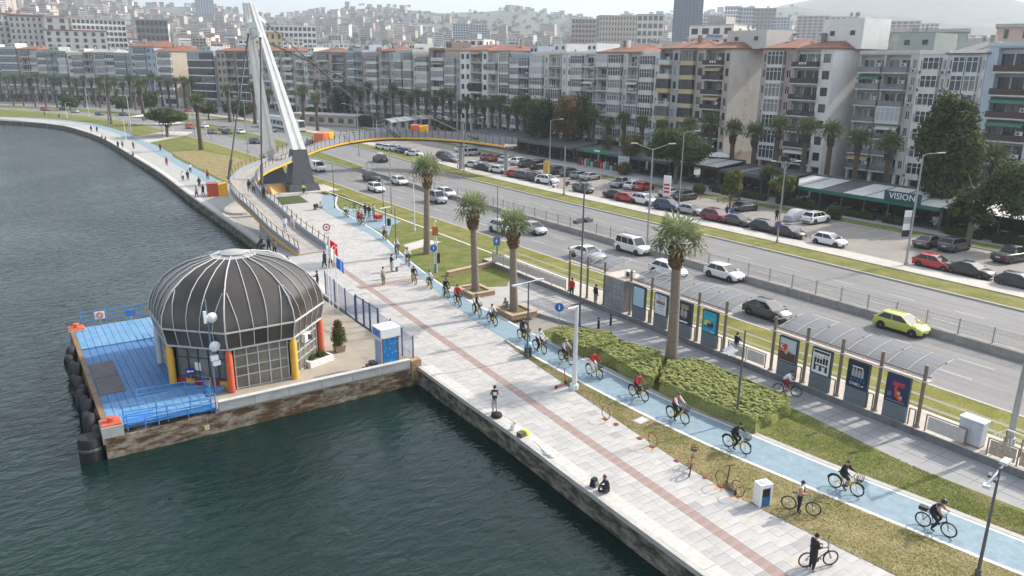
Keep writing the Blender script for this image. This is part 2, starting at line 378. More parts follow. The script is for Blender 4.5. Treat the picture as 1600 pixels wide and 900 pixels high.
# lawn and grey pavement between bike lane and platform
def brx(y): return lerp_tab([(p.y,p.x) for p in BR], y)
flat('lawn', [(brx(y)+.55,y) for y in (-30,-10,0,6,12,18,22.5)]+[(brx(24.5)+.5,24.5),(brx(34)+.5,34),(brx(45)+.5,45)]+[(35,45.5),(37.2,43.8),(38.1,34),(38.2,24.5),(37.5,18),(38,12),(39,0),(41,-30)], .02, grass_m)
ribbon('kerb', [p+Vector((.21,0,0)) for p in BR if p.y < 46], [p+Vector((.55,0,0)) for p in BR if p.y < 46], .03, kerb_m, kind=ST)
flat('footpath', [(41,-30),(39,0),(38,12),(37.5,18),(38.2,24.5),(38.1,34),(37.2,43.8),(36,49),(41.08,49),(41.08,-30)], -.006, pave_grey)
cm = MB()
for y in np.arange(-4, 64, 1.2): cm.box(38.25,y-.012,-.006,41.0,y+.012,.0005)
for x in (38.8, 39.9): cm.box(x-.012,-4,-.006,x+.012,62,.001)
tag(cm.build('paving_joint', mat('joint_dark', (.17,.17,.17), .9)), kind=ST)
flat('lawn', [(brx(y)+.25,y) for y in (60.5,66,72,78,84,90)]+P2((608,368),(612,352),(630,345))+[(43.9,103),(43.9,66),(42.0,61.8),(38.3,57.2),(34.9,58.6)], .02, grass_m)
flat('lawn', [(brx(y)+.25,y) for y in (96,103,108,115)]+[(43.9,121),(43.9,104)]+P2((628,342),(575,326),(535,326)), .021, grass_m)
ln = [Vector((43.92,y,0)) for y in range(67,125,4)]
ribbon('lawn_edging', ln, [p+Vector((.22,0,0)) for p in ln], .03, white_line, kind=ST)
flat('path_slab', P2((630,383),(662,374),(690,378),(640,392)), .03, pave_pale)
# promenade and lawns north of the footbridge
NB = [Vector((x,y,0)) for x,y in ((30,136),(30.2,150),(30.3,174),(30.8,205),(30.4,232),(29.6,255),(25.5,290),(14,320),(-8,343),(-50,362),(-120,382))]
NBc = catmull(NB, 5)
ribbon('bike_path', NBc, offs(NBc, lambda p: 2.2 if p.y < 180 else 3.0), .012, blue_lane, kind=ST)
ribbon('north_lawn', offs(NBc, lambda p: 2.35 if p.y < 180 else 3.1), [Vector((lerp_tab([(q.y,q.x) for q in KC], p.y+ (p.y-130)*.12)-3.2, p.y+(p.y-130)*.12, 0)) for p in NBc], .004, grass_m, kind=ST)
flat('dry_lawn', [(33,132),(33,150),(33.5,175),(34,190),(40,190),(44,172),(44.8,150),(45,135)], .016, grass_d)
flat('lawn_path', P2((205,214),(262,205),(300,206),(285,213),(232,223)), .02, pave_pale)
ribbon('promenade_north', [Vector((lerp_tab(qx,p.y)+.9 if p.y<300 else p.x-8, p.y, 0)) for p in NBc], NBc, .003, mat('worn_concrete', (.37,.36,.345), .85, var=.12, scale=.6, fine=.1, fscale=2), kind=ST)

# paving slabs of the promenade: the 300 that show largest are parts, the rest one part
tints = [mat('slab_'+n, c, .8, var=.09, fine=.09, fscale=3, scale=2.2, bump=.12, bscale=18) for n, c in (('light',(.41,.395,.375)),('pale',(.435,.42,.40)),('warm',(.44,.41,.375)),('grey',(.375,.365,.35)),('dark',(.31,.305,.295)))]
redm = mat('slab_red', (.305,.222,.195), .85, var=.14, fine=.1, fscale=3, scale=2, bump=.1, bscale=18)
SL = .06                                      # the slab courses run with the red band
def band_x(y): return 22.98+SL*y
slabs = []; rest = MB(); bandy = []
def dk(x, y):
    return 5 < x
prob = [.40,.24,.13,.19,.04]
row = 0
for y in np.arange(8, 100, .58):
    ge = lerp_tab([(b_, a_) for a_, b_ in GE], y) if y < 52 else lerp_tab([(p.y,p.x) for p in BL], y)-.2
    if y > 92: ge = min(ge, 37)
    x0 = lerp_tab(qx, y)+.85; bx = band_x(y)
    if 76 < y: x0 = 30.2
    k = -int((bx-x0)/.585)-1; x = bx+k*.585
    while x < ge:
        if -.30 <= x-bx < .28: w, r = 1, True
        else:
            w = 2 if ((row+int(round((x-bx)/.585))) % 3) else 1; r = False
            if x < bx-.01 and x+w*.585 > bx-.28: w = 1
        if k >= 0 or True:
            rr = abs(x-bx) < .02
            if 63.2 < y < 64.3 and x > bx-1 : rr = True
            ti = 5 if rr else random.choices(range(5), prob)[0]
            if y < 44 and x < 23.3 and ti != 5: ti = random.choice((0,3,0))
            slabs.append((x, y, 1 if rr else w, ti))
            if rr: w = 1
        x += w*.585; k += w
    row += 1
def shown(s): return -( (s[0])**2+(s[1])**2 )
vis = [s for s in slabs if s[1] > 12.6]
vis.sort(key=lambda s: (s[0]**2+s[1]**2)/(s[2]**.6))
smesh = {}
for i, (x, y, w, ti) in enumerate(vis):
    dz = random.uniform(0, .004)
    if i < 296:
        if (w, ti) not in smesh:
            smesh[w, ti] = MB().box(.008,-.282,-.03,w*.585-.008,.282,0).mesh('paving_slab', (tints+[redm])[ti])
        o = obj('paving_slab', smesh[w, ti], prom, (x, y, dz)); o.rotation_euler = (0,0,-SL*.9)
    else:
        rest.box(x+.008, y-.282, -.03, x+w*.585-.008, y+.282, dz, ti)
rest.build('paving_slab', tints+[redm], prom, kind='stuff')
# ---------------------------------------------------------------- landing stage with the dome pavilion
blue_p = mat('blue_paint', (.05,.20,.50), .5, var=.14, scale=2.5, bump=.05, bscale=30)
blue_l = mat('worn_blue_paint', (.085,.225,.41), .65, fine=.15, fscale=6, col2=(.17,.32,.47), scale=1.6, detail=8)
blue_d = mat('deck_blue_paint', (.04,.135,.32), .65, fine=.15, fscale=6, col2=(.085,.20,.37), scale=1.2, detail=8)
navy = mat('navy_steel', (.035,.07,.20), .5, var=.12, scale=5)
rubber = mat('tyre_rubber', (.018,.018,.02), .75, var=.3, scale=6, bump=.2, bscale=25)
dock_c = mat('dock_concrete', (.34,.29,.22), .9, col2=(.09,.05,.022), scale=1.3, bump=.4, bscale=6, detail=10, stretch=(.8,.8,2.6), mid=.47, rw=.09, fine=.25, fscale=5)
dock_top = mat('dock_floor', (.40,.35,.29), .9, col2=(.30,.255,.20), scale=.5, bump=.15, bscale=14, detail=8)
par_m = mat('grey_parapet', (.39,.39,.38), .8, var=.16, scale=1.4, detail=8, bump=.1, bscale=10)
red_p = mat('red_orange_paint', (.52,.07,.03), .6, col2=(.62,.14,.06), scale=5, detail=9)
yel_p = mat('yellow_paint', (.60,.32,.03), .6, col2=(.70,.42,.07), scale=5, detail=9)
white_p = mat('white_paint', (.74,.74,.72), .5, var=.08, scale=3)
rib_p = mat('grey_rib_paint', (.52,.52,.51), .45, var=.1); rail_w = mat('white_rib_paint', (.80,.80,.80), .4, var=.05)
dome_gl = mat('smoked_panel', (.055,.046,.038), .17, var=.35, scale=.35, spec=.55)
dome_g2 = mat('smoked_panel_pale', (.085,.072,.06), .2, var=.3, scale=.4, spec=.55)
clear_gl = mat('shop_glass', (.09,.09,.08), .1, col2=(.24,.22,.17), scale=.5, spec=.7)
grey_fr = mat('grey_frame', (.46,.47,.47), .5, var=.06)
dark_fr = mat('dark_frame', (.05,.055,.07), .5, var=.06)
steel = mat('galvanised_steel', (.42,.43,.44), .45, .4, var=.1)
dsteel = mat('dark_steel', (.10,.105,.11), .5, .3, var=.1)

dk = thing('landing_stage', 'concrete landing stage with blue deck jutting from the quay under the dome pavilion', 'pier', (12,54,0))
def L(x, y, z=0): return (x-12, y-54, z)
b = MB(); b.box(-9.2,-10.1,-3,10.25,10.5,-.06); b.build('body', dock_c, dk)
b = MB(); b.box(-3.3,-10.08,-.06,10.2,10.4,.06); b.build('floor', dock_top, dk)
for i in range(6):                             # white capped parapet, one slab after the other
    x0 = 8.9+i*2.1; b = MB(); b.box(x0-12+.01,-10.16,.061,x0+2.1-12-.01,-9.86,.62, 0); b.box(x0-12,-10.19,.62,x0+2.1-12,-9.83,.67, 1)
    b.build('parapet', [par_m, white_stone], dk)
b = MB(); b.box(9.55,-10.2,-.9,10.3,-9.5,.55); b.build('corner_block', mat('rusty_concrete', (.40,.30,.18), .9, col2=(.22,.10,.04), scale=1.6, detail=8), dk)
for k in range(12):                            # deck boards: two pale landings and the darker middle
    x0 = -8.85+k*.452
    for (y0, y1, z0, z1, m) in ((-9.6,-6.2,.40,.40,blue_l),(-6.2,4.6,.34,.34,blue_d),(4.6,9.6,.42,.46,blue_l)):
        b = MB(); b.add([(x0+.012,y0+.01,.05),(x0+.44,y0+.01,.05),(x0+.44,y1-.01,.05),(x0+.012,y1-.01,.05),(x0+.012,y0+.01,z0),(x0+.44,y0+.01,z0),(x0+.44,y1-.01,z1),(x0+.012,y1-.01,z1)],
            [(0,3,2,1),(4,5,6,7),(0,1,5,4),(1,2,6,5),(2,3,7,6),(3,0,4,7)])
        b.build('deck_board', m, dk)
b = MB(); b.box(-9.15,-9.4,-.06,-8.87,9.6,.52); b.build('edge_beam', mat('weathered_timber', (.20,.13,.075), .9, var=.35, scale=3, bump=.3, bscale=10), dk)
for y0 in (-4.6, -1.6):
    b = MB(); b.box(-8.75,y0,.35,-7.3,y0+2.9,.375); b.build('rubber_mat', mat('grey_mat', (.12,.11,.11), .9, var=.2, scale=1.5), dk)
# blue steps and sloping gangway at the front of the deck
for i in range(5):
    b = MB(); b.box(-3.9+i*.02,-7.4+i*.42,.06,-2.1,-7.02+i*.42,.42-i*.06); b.build('step', blue_l, dk)
b = MB(); b.add([(-8.2,-9.9,.42),(-3.2,-9.9,.10),(-3.2,-8.4,.10),(-8.2,-8.4,.45),(-8.2,-9.9,.50),(-3.2,-9.9,.18),(-3.2,-8.4,.18),(-8.2,-8.4,.53)],
    [(0,3,2,1),(4,5,6,7),(0,1,5,4),(1,2,6,5),(2,3,7,6),(3,0,4,7)]); b.build('gangway', blue_p, dk)
def railing(name, label, pts, h=1.0, bars=(.35,.68,1.0), m=None, r=.028, group=None):
    m = m or blue_p; o = Vector(pts[0]); t = thing(name, label, 'railing', o, 0, group)
    for a in pts:
        a = Vector(a)-o; b = MB(); b.tube([a, a+Vector((0,0,h))], r*1.25, 6); b.build('post', m, t)
    for zz in bars:
        b = MB(); b.tube([Vector(a)-o+Vector((0,0,zz*h)) for a in pts], r, 5); b.build('rail', m, t)
    return t
railing('railing', 'blue tube railing nearest the water in front of the gangway, beside the red topped block', [(4.0,44.0,.1),(6.1,43.98,.1),(8.5,43.96,.1)], .95)
railing('railing', 'blue tube railing on the seaward side of the sloping gangway', [(3.9,44.35,.45),(5.6,44.25,.35),(7.4,44.2,.25),(8.8,44.2,.12)], 1.0)
railing('railing', 'blue tube railing between the gangway and the blue steps', [(4.9,46.5,.42),(7.6,46.5,.3),(8.7,46.5,.1),(8.75,45.2,.1)], 1.0)
railing('railing', 'long blue railing between the blue deck and the dome pavilion', [(8.3,49,.3),(8.25,51.5,.3),(8.2,54,.3),(8.15,56.5,.3),(8.1,59.5,.4)], 1.0)
railing('railing', 'blue railing with a life ring sign at the far end of the deck', [(3.7,63.9,.45),(5.4,63.9,.45),(7.0,63.9,.45),(8.0,63.9,.45)], 1.1)
def sign_plate(name, label, loc, w, h, z, face, mats, rz=0, pole=True, extra=None):
    t = thing(name, label, 'sign', loc, rz)
    if pole: b = MB(); b.tube([(0,0,0),(0,0,z+h)], .03, 6); b.build('post', steel, t)
    b = MB(); b.cbox((0,-.05,z+h/2), (w,.03,h), 0, 0); pl = b.build('plate', mats[0], t)
    if extra: extra(t, pl, z)
    return t
def arrow(t, pl, z):
    b = MB(); b.box(-.10,-.075,z+.17,.2,-.069,z+.25); b.add([(-.22,-.072,z+.21),(-.08,-.072,z+.1),(-.08,-.072,z+.32)], [(0,1,2)]); b.build('arrow', rail_w, pl)
sign_plate('arrow_sign', 'violet sign with white left arrow on the deck railing by the dome', (8.3,48.2,.3), .55, .42, .75, 0, [mat('violet_blue', (.04,.03,.22), .5, var=.05)], radians(-20), True, arrow)
def lifering(t, pl, z):
    b = MB(); b.tube([(cos(a)*.2, -.10, z+.3+sin(a)*.2) for a in np.linspace(0, 2*pi, 14)[:-1]], .05, 6, closed=True); b.build('life_ring', red_p, t)
sign_plate('life_ring_board', 'pale board with a red life ring at the far end of the blue deck', (5.0,63.75,.45), .7, .6, .45, 0, [white_p], 0, True, lifering)
sign_plate('notice_sign', 'small blue notice beside the life ring board', (7.0,62.6,.4), .7, .45, .7, 0, [blue_p], radians(-10))
for (x, y, lb) in ((3.25,44.55,'front mooring block with a red orange lid at the corner of the landing stage'), (3.3,63.3,'far mooring block with a red orange lid behind the blue deck')):
    t = thing('mooring_block', lb, 'mooring', (x,y,-.06))
    b = MB(); b.box(-.55,-.6,-.35,.55,.6,.62); b.build('block', par_m, t)
    b = MB(); b.box(-.5,-.5,.62,.5,.5,.70); b.build('lid', red_p, t)
    b = MB(); b.lathe([(.18,.72),(.15,.85),(.24,.95),(.2,1.0),(0.02,1.02)], 10); b.build('bollard', red_p, t)
# tyre fenders
tb = MB(); tb.tube([(0, cos(a)*.58, sin(a)*.58) for a in np.linspace(0, 2*pi, 19)[:-1]], .24, 8, closed=True)
tme = tb.mesh('tyre_fender', rubber, 60)
for i in range(13):
    y = 45.3+i*1.15+random.uniform(-.1,.1); z = -.45 if i % 2 else -.7
    if i == 12: z = -.3
    o = obj('tyre_fender', tme, None, (2.55-.12*(i % 3),y,z), label='black rubber tyre fender hung along the seaward side of the landing stage', cat='tyre', group='tyre fenders')
    o.rotation_euler = (random.uniform(-.15,.15), 0, random.uniform(-.2,.2)); s = 1.0+.25*random.random(); o.scale = (1.1,s,s)
railing('railing', 'short blue railing at the foot of the steps before the dome', [(8.9,46.0,.06),(8.9,47.6,.06),(8.75,48.9,.06)], 1.0)
railing('railing', 'grey blue handrail low in front of the yellow and red dado', [(9.3,47.4,.06),(8.6,48.3,.06),(8.9,47.9,.06)], .8, m=grey_fr)
railing('railing', 'low blue handrail bent over the front edge of the landing stage', [(4.9,43.96,.06),(5.6,43.96,.06),(7.2,43.95,.06)], .55, (.5,1.0))
cy = thing('cylinder_fender', 'big black upright rubber fender at the front corner of the landing stage', 'fender', (2.1,44.5,-1.9))
b = MB(); b.lathe([(.55,0),(.62,.2),(.62,1.75),(.55,1.95),(.25,2.0)], 14); b.build('drum', rubber, cy, smooth=40)
b = MB(); b.lathe([(.64,1.2),(.66,1.25),(.66,1.35),(.64,1.4)], 14, cap=False); b.build('band', dsteel, cy)

# pavilion: an octagon with a ribbed dome
pv = thing('dome_pavilion', 'dome pavilion of smoked panels with white ribs and red and yellow columns', 'pavilion', (12.3,51.2,.06))
VA = [radians(-157.5+45*i) for i in range(8)]
def V8(i, r, z): a = VA[i % 8]; return Vector((r*cos(a), r*sin(a), z))
def dome_prof(t): return 5.62*cos(t*radians(77))**.92, 4.0+3.6*sin(t*radians(77))/sin(radians(77))
TS = [0,.16,.32,.48,.64,.8,1.0]
RS = [dome_prof(t) for t in TS]
def edgept(i, k, lev):                          # k = 0..5 along side i; ribs 1 and 4 run into the corner ribs higher up
    r, z = RS[lev]
    u = k/5
    tt = TS[lev]
    if k in (1, 4):
        g = min(1, tt/.55); u = (.2*(1-g**1.6)) if k == 1 else 1-(.2*(1-g**1.6))
    if k in (2, 3):
        g = tt; u0 = .4*(1-g)+.33*g; u = u0 if k == 2 else 1-u0
    return V8(i, r, z).lerp(V8(i+1, r, z), u)
for i in range(8):
    for k in range(5):
        b = MB(); vs = []; fs = []
        n = len(TS)
        for lv in range(n): vs += [edgept(i,k,lv), edgept(i,k+1,lv)]
        for lv in range(n-1):
            if (vs[2*lv]-vs[2*lv+1]).length < .02 and (vs[2*lv+2]-vs[2*lv+3]).length < .02: continue
            fs.append((2*lv,2*lv+1,2*lv+3,2*lv+2))
        b.add(vs, fs); b.build('dome_panel', dome_g2 if (i*5+k) % 4 == 0 else dome_gl, pv, smooth=30)
        a0 = V8(i,5.62,4.0).lerp(V8(i+1,5.62,4.0),k/5); a1 = V8(i,5.62,4.0).lerp(V8(i+1,5.62,4.0),(k+1)/5)
        c0 = V8(i,5.38,2.85).lerp(V8(i+1,5.38,2.85),k/5); c1 = V8(i,5.38,2.85).lerp(V8(i+1,5.38,2.85),(k+1)/5)
        b = MB(); b.quad(c0, c1, a1, a0); b.build('skirt_panel', dome_g2 if (i+k) % 3 else dome_gl, pv)
        pts = [edgept(i,k,lv)*1.006 for lv in range(n)]
        if k in (1,4): pts = [p for p, tt in zip(pts, TS) if tt <= .6]
        b = MB(); b.tube([c0*1.008]+pts, .047 if k == 0 else .030, 5); b.build('rib', rib_p, pv, smooth=40)
    for (r, z, nm, w) in ((5.64,4.0,'ring',.06),(5.42,2.85,'eaves',.06),(RS[-1][0]*1.01,RS[-1][1],'top_ring',.05)):
        b = MB(); b.bar(V8(i,r,z), V8(i+1,r,z), w*1.6); b.build(nm, rib_p, pv)
b = MB(); r, z = RS[-1]; b.add([V8(i,r,z) for i in range(8)]+[V8(i,.62,z+.16) for i in range(8)], [(i,(i+1)%8,8+(i+1)%8,8+i) for i in range(8)]); b.build('crown_panel', mat('clear_panel', (.33,.32,.30), .3, var=.2, scale=1), pv)
for i in range(8): b = MB(); b.bar(V8(i,r,z+.01), V8(i,.62,z+.18), .05); b.build('crown_rib', rib_p, pv)
b = MB(); b.lathe([(.85,z+.13),(.9,z+.17),(.65,z+.27),(.35,z+.32),(.02,z+.34)], 20); b.build('cap', mat('frosted_cap', (.34,.33,.31), .35, var=.12, scale=1.5), pv, smooth=40)
colm = [yel_p, red_p]
for i in range(8):
    p = V8(i, 5.3, 0); b = MB(); b.lathe([(.23,-.05),(.23,2.5),(.18,2.62),(.18,2.85)], 14, (p.x,p.y,0)); b.build('column', grey_fr if i == 7 else colm[i % 2], pv, smooth=35)
for i in range(8):                             # glazed walls between the columns
    p, q = V8(i,5.1,0), V8(i+1,5.1,0); d = (q-p).normalized()
    b = MB(); b.quad(p+d*.3, q-d*.3, q-d*.3+Vector((0,0,2.85)), p+d*.3+Vector((0,0,2.85))); b.build('glazing', clear_gl, pv)
    fr = dark_fr if i == 0 else grey_fr
    for u in (.08,.27,.45,.63,.80,.93):
        a = p.lerp(q, u)*1.006; b = MB(); b.bar(a, a+Vector((0,0,2.84)), .07); b.build('mullion', fr, pv)
    for zz in ((.75,2.05) if i == 0 else (.08,.9,1.5,2.25)):
        b = MB(); b.bar(p.lerp(q,.06)*1.004+Vector((0,0,zz)), q.lerp(p,.06)*1.004+Vector((0,0,zz)), .06); b.build('transom', fr, pv)
    if i == 0:                                 # red and yellow dado
        for k in range(6):
            a = p.lerp(q,.06+.147*k)*1.018; c = p.lerp(q,.06+.147*(k+1))*1.018
            b = MB(); b.quad(a, c, c+Vector((0,0,.62)), a+Vector((0,0,.62))); b.build('dado_panel', mat('dark_red_paint', (.32,.02,.03), .5, var=.1) if k % 2 == 0 else yel_p, pv)
b = MB(); b.lathe([(5.0,0),(5.0,.02)], 8); b.build('inner_floor', dock_top, pv)
a = V8(0,5.1,0).lerp(V8(1,5.1,0),.38)*1.01; d = (V8(1,1,0)-V8(0,1,0)).normalized()
b = MB(); b.quad(a+Vector((0,0,1.2)), a+d*.42+Vector((0,0,1.2)), a+d*.42+Vector((0,0,1.75)), a+Vector((0,0,1.75))); b.build('notice', white_p, pv)
b = MB(); p = V8(2,5.3,2.25).lerp(V8(3,5.3,2.25),.45); b.cbox(p, (.75,.35,.55), VA[2]+pi*.62); ac = b.build('air_conditioner', white_p, pv)
b = MB(); b.lathe([(.2,0),(.2,.02)], 12, (p.x+.17,p.y-.15,p.z), axis='Y'); b.build('fan', dark_fr, ac)
# aerial mast with dishes in front of the dome
am = thing('aerial_mast', 'slim blue grey mast with dish aerials and lamps in front of the dome', 'mast', (9.35,46.55,.06))
b = MB(); b.tube([(0,0,0),(0,0,4.0)], .06, 8, 0); b.tube([(0,0,4.0),(-.05,0,6.2)], .035, 6); b.build('pole', mat('mast_blue', (.16,.24,.33), .5, var=.1), am)
for z in (3.15, 5.0):
    b = MB(); b.lathe([(.05,.0),(.26,.05),(.34,.13),(.33,.14),(.02,.03)], 14, (0.22,-.2,z), axis='Y'); b.build('dish', rail_w, am, smooth=40)
b = MB(); b.cbox((-.18,-.08,5.1), (.16,.16,.75), .1); b.build('antenna_panel', white_p, am)
for z, x in ((2.45,.1),(2.1,.2)):
    b = MB(); b.cbox((x,-.15,z), (.45,.22,.30), .2); b.build('floodlight', rail_w, am)
# ticket kiosk
kk = thing('drinks_kiosk', 'tall white and blue kiosk with underwater picture on the landing stage parapet', 'kiosk', (20.2,44.75,.06), radians(2))
b = MB(); b.box(-.62,-.55,.35,.62,.6,2.35); b.build('cabinet', white_p, kk)
def picture(name, base, spots, sc):
    m = bpy.data.materials.new(name); m.use_nodes = True; t = m.node_tree; bs = t.nodes['Principled BSDF']; bs.inputs['Roughness'].default_value = .35
    tc = t.nodes.new('ShaderNodeTexCoord'); v = t.nodes.new('ShaderNodeTexVoronoi'); v.inputs['Scale'].default_value = sc; t.links.new(tc.outputs['Object'], v.inputs['Vector'])
    r = t.nodes.new('ShaderNodeValToRGB'); r.color_ramp.elements[0].color = list(spots)+[1]; r.color_ramp.elements[1].color = list(base)+[1]; r.color_ramp.elements[0].position = .05; r.color_ramp.elements[1].position = .45
    t.links.new(v.outputs['Distance'], r.inputs[0]); t.links.new(r.outputs[0], bs.inputs[0]); return m
b = MB(); b.box(-.53,-.58,.45,.53,-.552,2.3); b.build('picture', picture('underwater_picture', (.01,.16,.42), (.12,.45,.7), 5), kk)
b = MB()
for x in (-.6,.54): b.box(x,-.60,.36,x+.06,-.553,2.36)
b.box(-.54,-.60,.36,.54,-.553,.42); b.build('frame', mat('brown_frame', (.16,.08,.04), .6), kk)
b = MB(); b.box(-.66,-.4,.6,-.625,.4,2.1); b.build('side_poster', mat('pale_blue_poster', (.22,.33,.55), .4, var=.25, scale=3), kk)
b = MB(); b.box(-.72,-.68,2.4,.72,.68,3.02,0); b.build('canopy_box', white_p, kk)
b = MB(); b.box(-.75,-.5,2.46,-.722,.5,2.94); b.build('blue_sign', blue_p, kk)
b = MB(); b.box(-.6,-.53,-.1,.6,.6,.33); b.build('plinth', _M['rusty_concrete'], kk)
t = thing('step_unit', 'dark grey steps at the left foot of the kiosk', 'steps', (18.95,45.0,.06))
for i in range(3): b = MB(); b.box(-.35+.25*i,-.35,0,.5,.35,.18*(i+1)); b.build('step', mat('dark_step', (.09,.10,.12), .7), t)
# blue mesh fence along the quay with its gate
fz = thing('mesh_fence', 'blue wire mesh fence between the landing stage and the promenade', 'fence', (22.3,54,.02))
FP = [(21.95,44.3),(22.05,46.2),(22.2,48.4),(22.25,50.6),(22.3,55.2),(22.45,57.6),(22.7,60.6),(23.0,63.6)]
for x, y in FP: b = MB(); b.tube([(x-22.3,y-54,0),(x-22.3,y-54,2.15)], .05, 6); b.build('post', navy, fz)
for (x0,y0),(x1,y1) in zip(FP, FP[1:]):
    if y0 == 50.6: continue
    b = MB(); p, q = Vector((x0-22.3,y0-54,0)), Vector((x1-22.3,y1-54,0))
    for z in np.arange(.1, 2.1, .2): b.bar(p+Vector((0,0,z)), q+Vector((0,0,z)), .018)
    n = int((q-p).length/.2)
    for k in range(1, n): c = p.lerp(q, k/n); b.bar(c+Vector((0,0,.05)), c+Vector((0,0,2.05)), .014)
    b.build('wire_mesh', navy, fz)
gt = thing('mesh_gate', 'dark blue double gate in the mesh fence', 'gate', (22.3,52.9,.02))
for y in (-2.1,-.6,.6,2.1): b = MB(); b.tube([(0,y,0),(0,y,2.3)], .075, 6); b.build('post', navy, gt)
for y0, y1 in ((-2.1,-.6),(-.6,.6),(.6,2.1)):
    b = MB()
    for z in (.1,2.2): b.bar((0,y0,z),(0,y1,z),.07)
    b.build('frame', navy, gt); b = MB()
    for k in range(1,12): y = y0+(y1-y0)*k/12; b.bar((0,y,.1),(0,y,2.2),.012)
    b.build('wire_mesh', navy, gt)
# flags
def flagpole(x, y, h, label, m, extra=None, dz=0):
    t = thing('flagpole', label, 'flag', (x,y,.02))
    b = MB(); b.tube([(0,0,0),(0,0,h)], [.05,.03], 8); b.build('pole', rail_w, t)
    b = MB(); n = 7; vs = []
    for i in range(n):
        u = i/(n-1)
        for z in (h-.15-.5*u, h-1.05-.62*u): vs.append((.05+.62*u, .09*sin(u*9), z))
    b.add(vs, [(2*i,2*i+1,2*i+3,2*i+2) for i in range(n-1)]); fl = b.build('flag', m, t, smooth=60)
    if extra: extra(fl, h)
    return t
def crescent(fl, h):
    b = MB(); c = (.30, -.10, h-.86); n = 12; o_ = [(c[0]+.2*cos(a), c[1], c[2]+.2*sin(a)) for a in np.linspace(.6, 2*pi-.6, n)]; i_ = [(c[0]+.06+.155*cos(a), c[1], c[2]+.155*sin(a)) for a in np.linspace(.75, 2*pi-.75, n)]
    b.add(o_+i_, [(k,k+1,n+k+1,n+k) for k in range(n-1)])
    s = [(c[0]+.24+(.1 if k % 2 == 0 else .04)*cos(k*pi/5), c[1], c[2]+(.1 if k % 2 == 0 else .04)*sin(k*pi/5)) for k in range(10)]; b.add(s, [tuple(range(10))])
    b.build('crescent', rail_w, fl)
flagpole(21.35,58.3,5.9,'flagpole with a drooping white flag by the mesh fence', white_p)
flagpole(21.7,58.5,6.3,'flagpole with a red flag bearing a white crescent and star', mat('flag_red', (.62,.015,.02), .7, var=.1), crescent)
flagpole(21.95,58.0,4.9,'flagpole with a drooping blue flag beside the mesh fence', mat('flag_blue', (.06,.18,.5), .7, var=.1))
# tablet hanging from the front of the landing stage, white planters
t = thing('white_planter', 'low white planter with green shrubs by the yellow column of the dome', 'planter', (16.5,48.3,.06), radians(18))
b = MB(); b.box(-1.0,-.65,0,1.0,-.5,.42); b.box(.85,-.5,0,1.0,1.7,.42); b.box(-1,-.5,0,-.85,.9,.42); b.build('trough', white_p, t)
b = MB(); b.box(-.84,-.49,0,.84,.8,.33); b.build('soil', earth, t)
tag_sign = thing('hanging_plate', 'small yellow plate hanging low on the front wall of the landing stage', 'sign', (8.1,43.82,-.9)); b = MB(); b.box(-.14,-.04,0,.14,0,.3); b.build('plate', mat('pale_yellow', (.6,.5,.25), .6), tag_sign)
b = MB(); b.bar((0,-.02,.3),(.1,-.02,.9),.015); b.build('wire', steel, tag_sign)
# ---------------------------------------------------------------- footbridge: curved deck, inclined mast, stays
br = thing('footbridge', 'curved cable stayed footbridge with yellow edge rising from the promenade over the boulevard', 'bridge', (40,122,0))
BO = Vector((40,122,0))
CLP = [(27.5,79,.16),(26.9,86,1.15),(26.9,94,2.3),(26.9,101,3.2),(28.2,108,3.9),(31.6,114.3,4.5),(36.6,120.2,4.9),(42.3,126.8,5.3),(48,133,5.6),(55,138.4,5.85),(62,140.9,6.0),(69,139.6,6.0),(74.5,134.8,5.9),(78.3,128,5.75),(80.6,119.5,5.55)]
CL = catmull(CLP, 5)
def edge(d, dz=0): return [p-BO+Vector((0,0,dz)) for p in [Vector((q.x,q.y,c.z)) for q, c in zip(offs(CL, d), CL)]]
def slab(a, b, t):                              # ribbon with thickness t downwards
    n = len(a); z = Vector((0,0,t)); vs = a+b+[p-z for p in a]+[p-z for p in b]; fs = []
    for i in range(n-1): fs += [(i,n+i,n+i+1,i+1),(3*n+i,2*n+i,2*n+i+1,3*n+i+1),(2*n+i,i,i+1,2*n+i+1),(n+i,3*n+i,3*n+i+1,n+i+1)]
    fs += [(0,2*n,3*n,n),(n-1,2*n-1,4*n-1,3*n-1)]
    return MB().add(vs, fs)
deck_m = mat('deck_paving', (.36,.33,.30), .85, var=.12, scale=1)
gr_p = mat('grey_bridge_paint', (.27,.285,.31), .55, var=.1, scale=2)
brown = mat('brown_post_paint', (.13,.085,.055), .6, var=.12, scale=5)
slab(edge(-1.6), edge(1.6), .28).build('deck', deck_m, br)
slab(edge(-1.0,-.285), edge(1.0,-.285), .45).build('girder', dsteel, br)
yb = mat('yellow_edge_paint', (.78,.42,.03), .5, var=.08, scale=2)
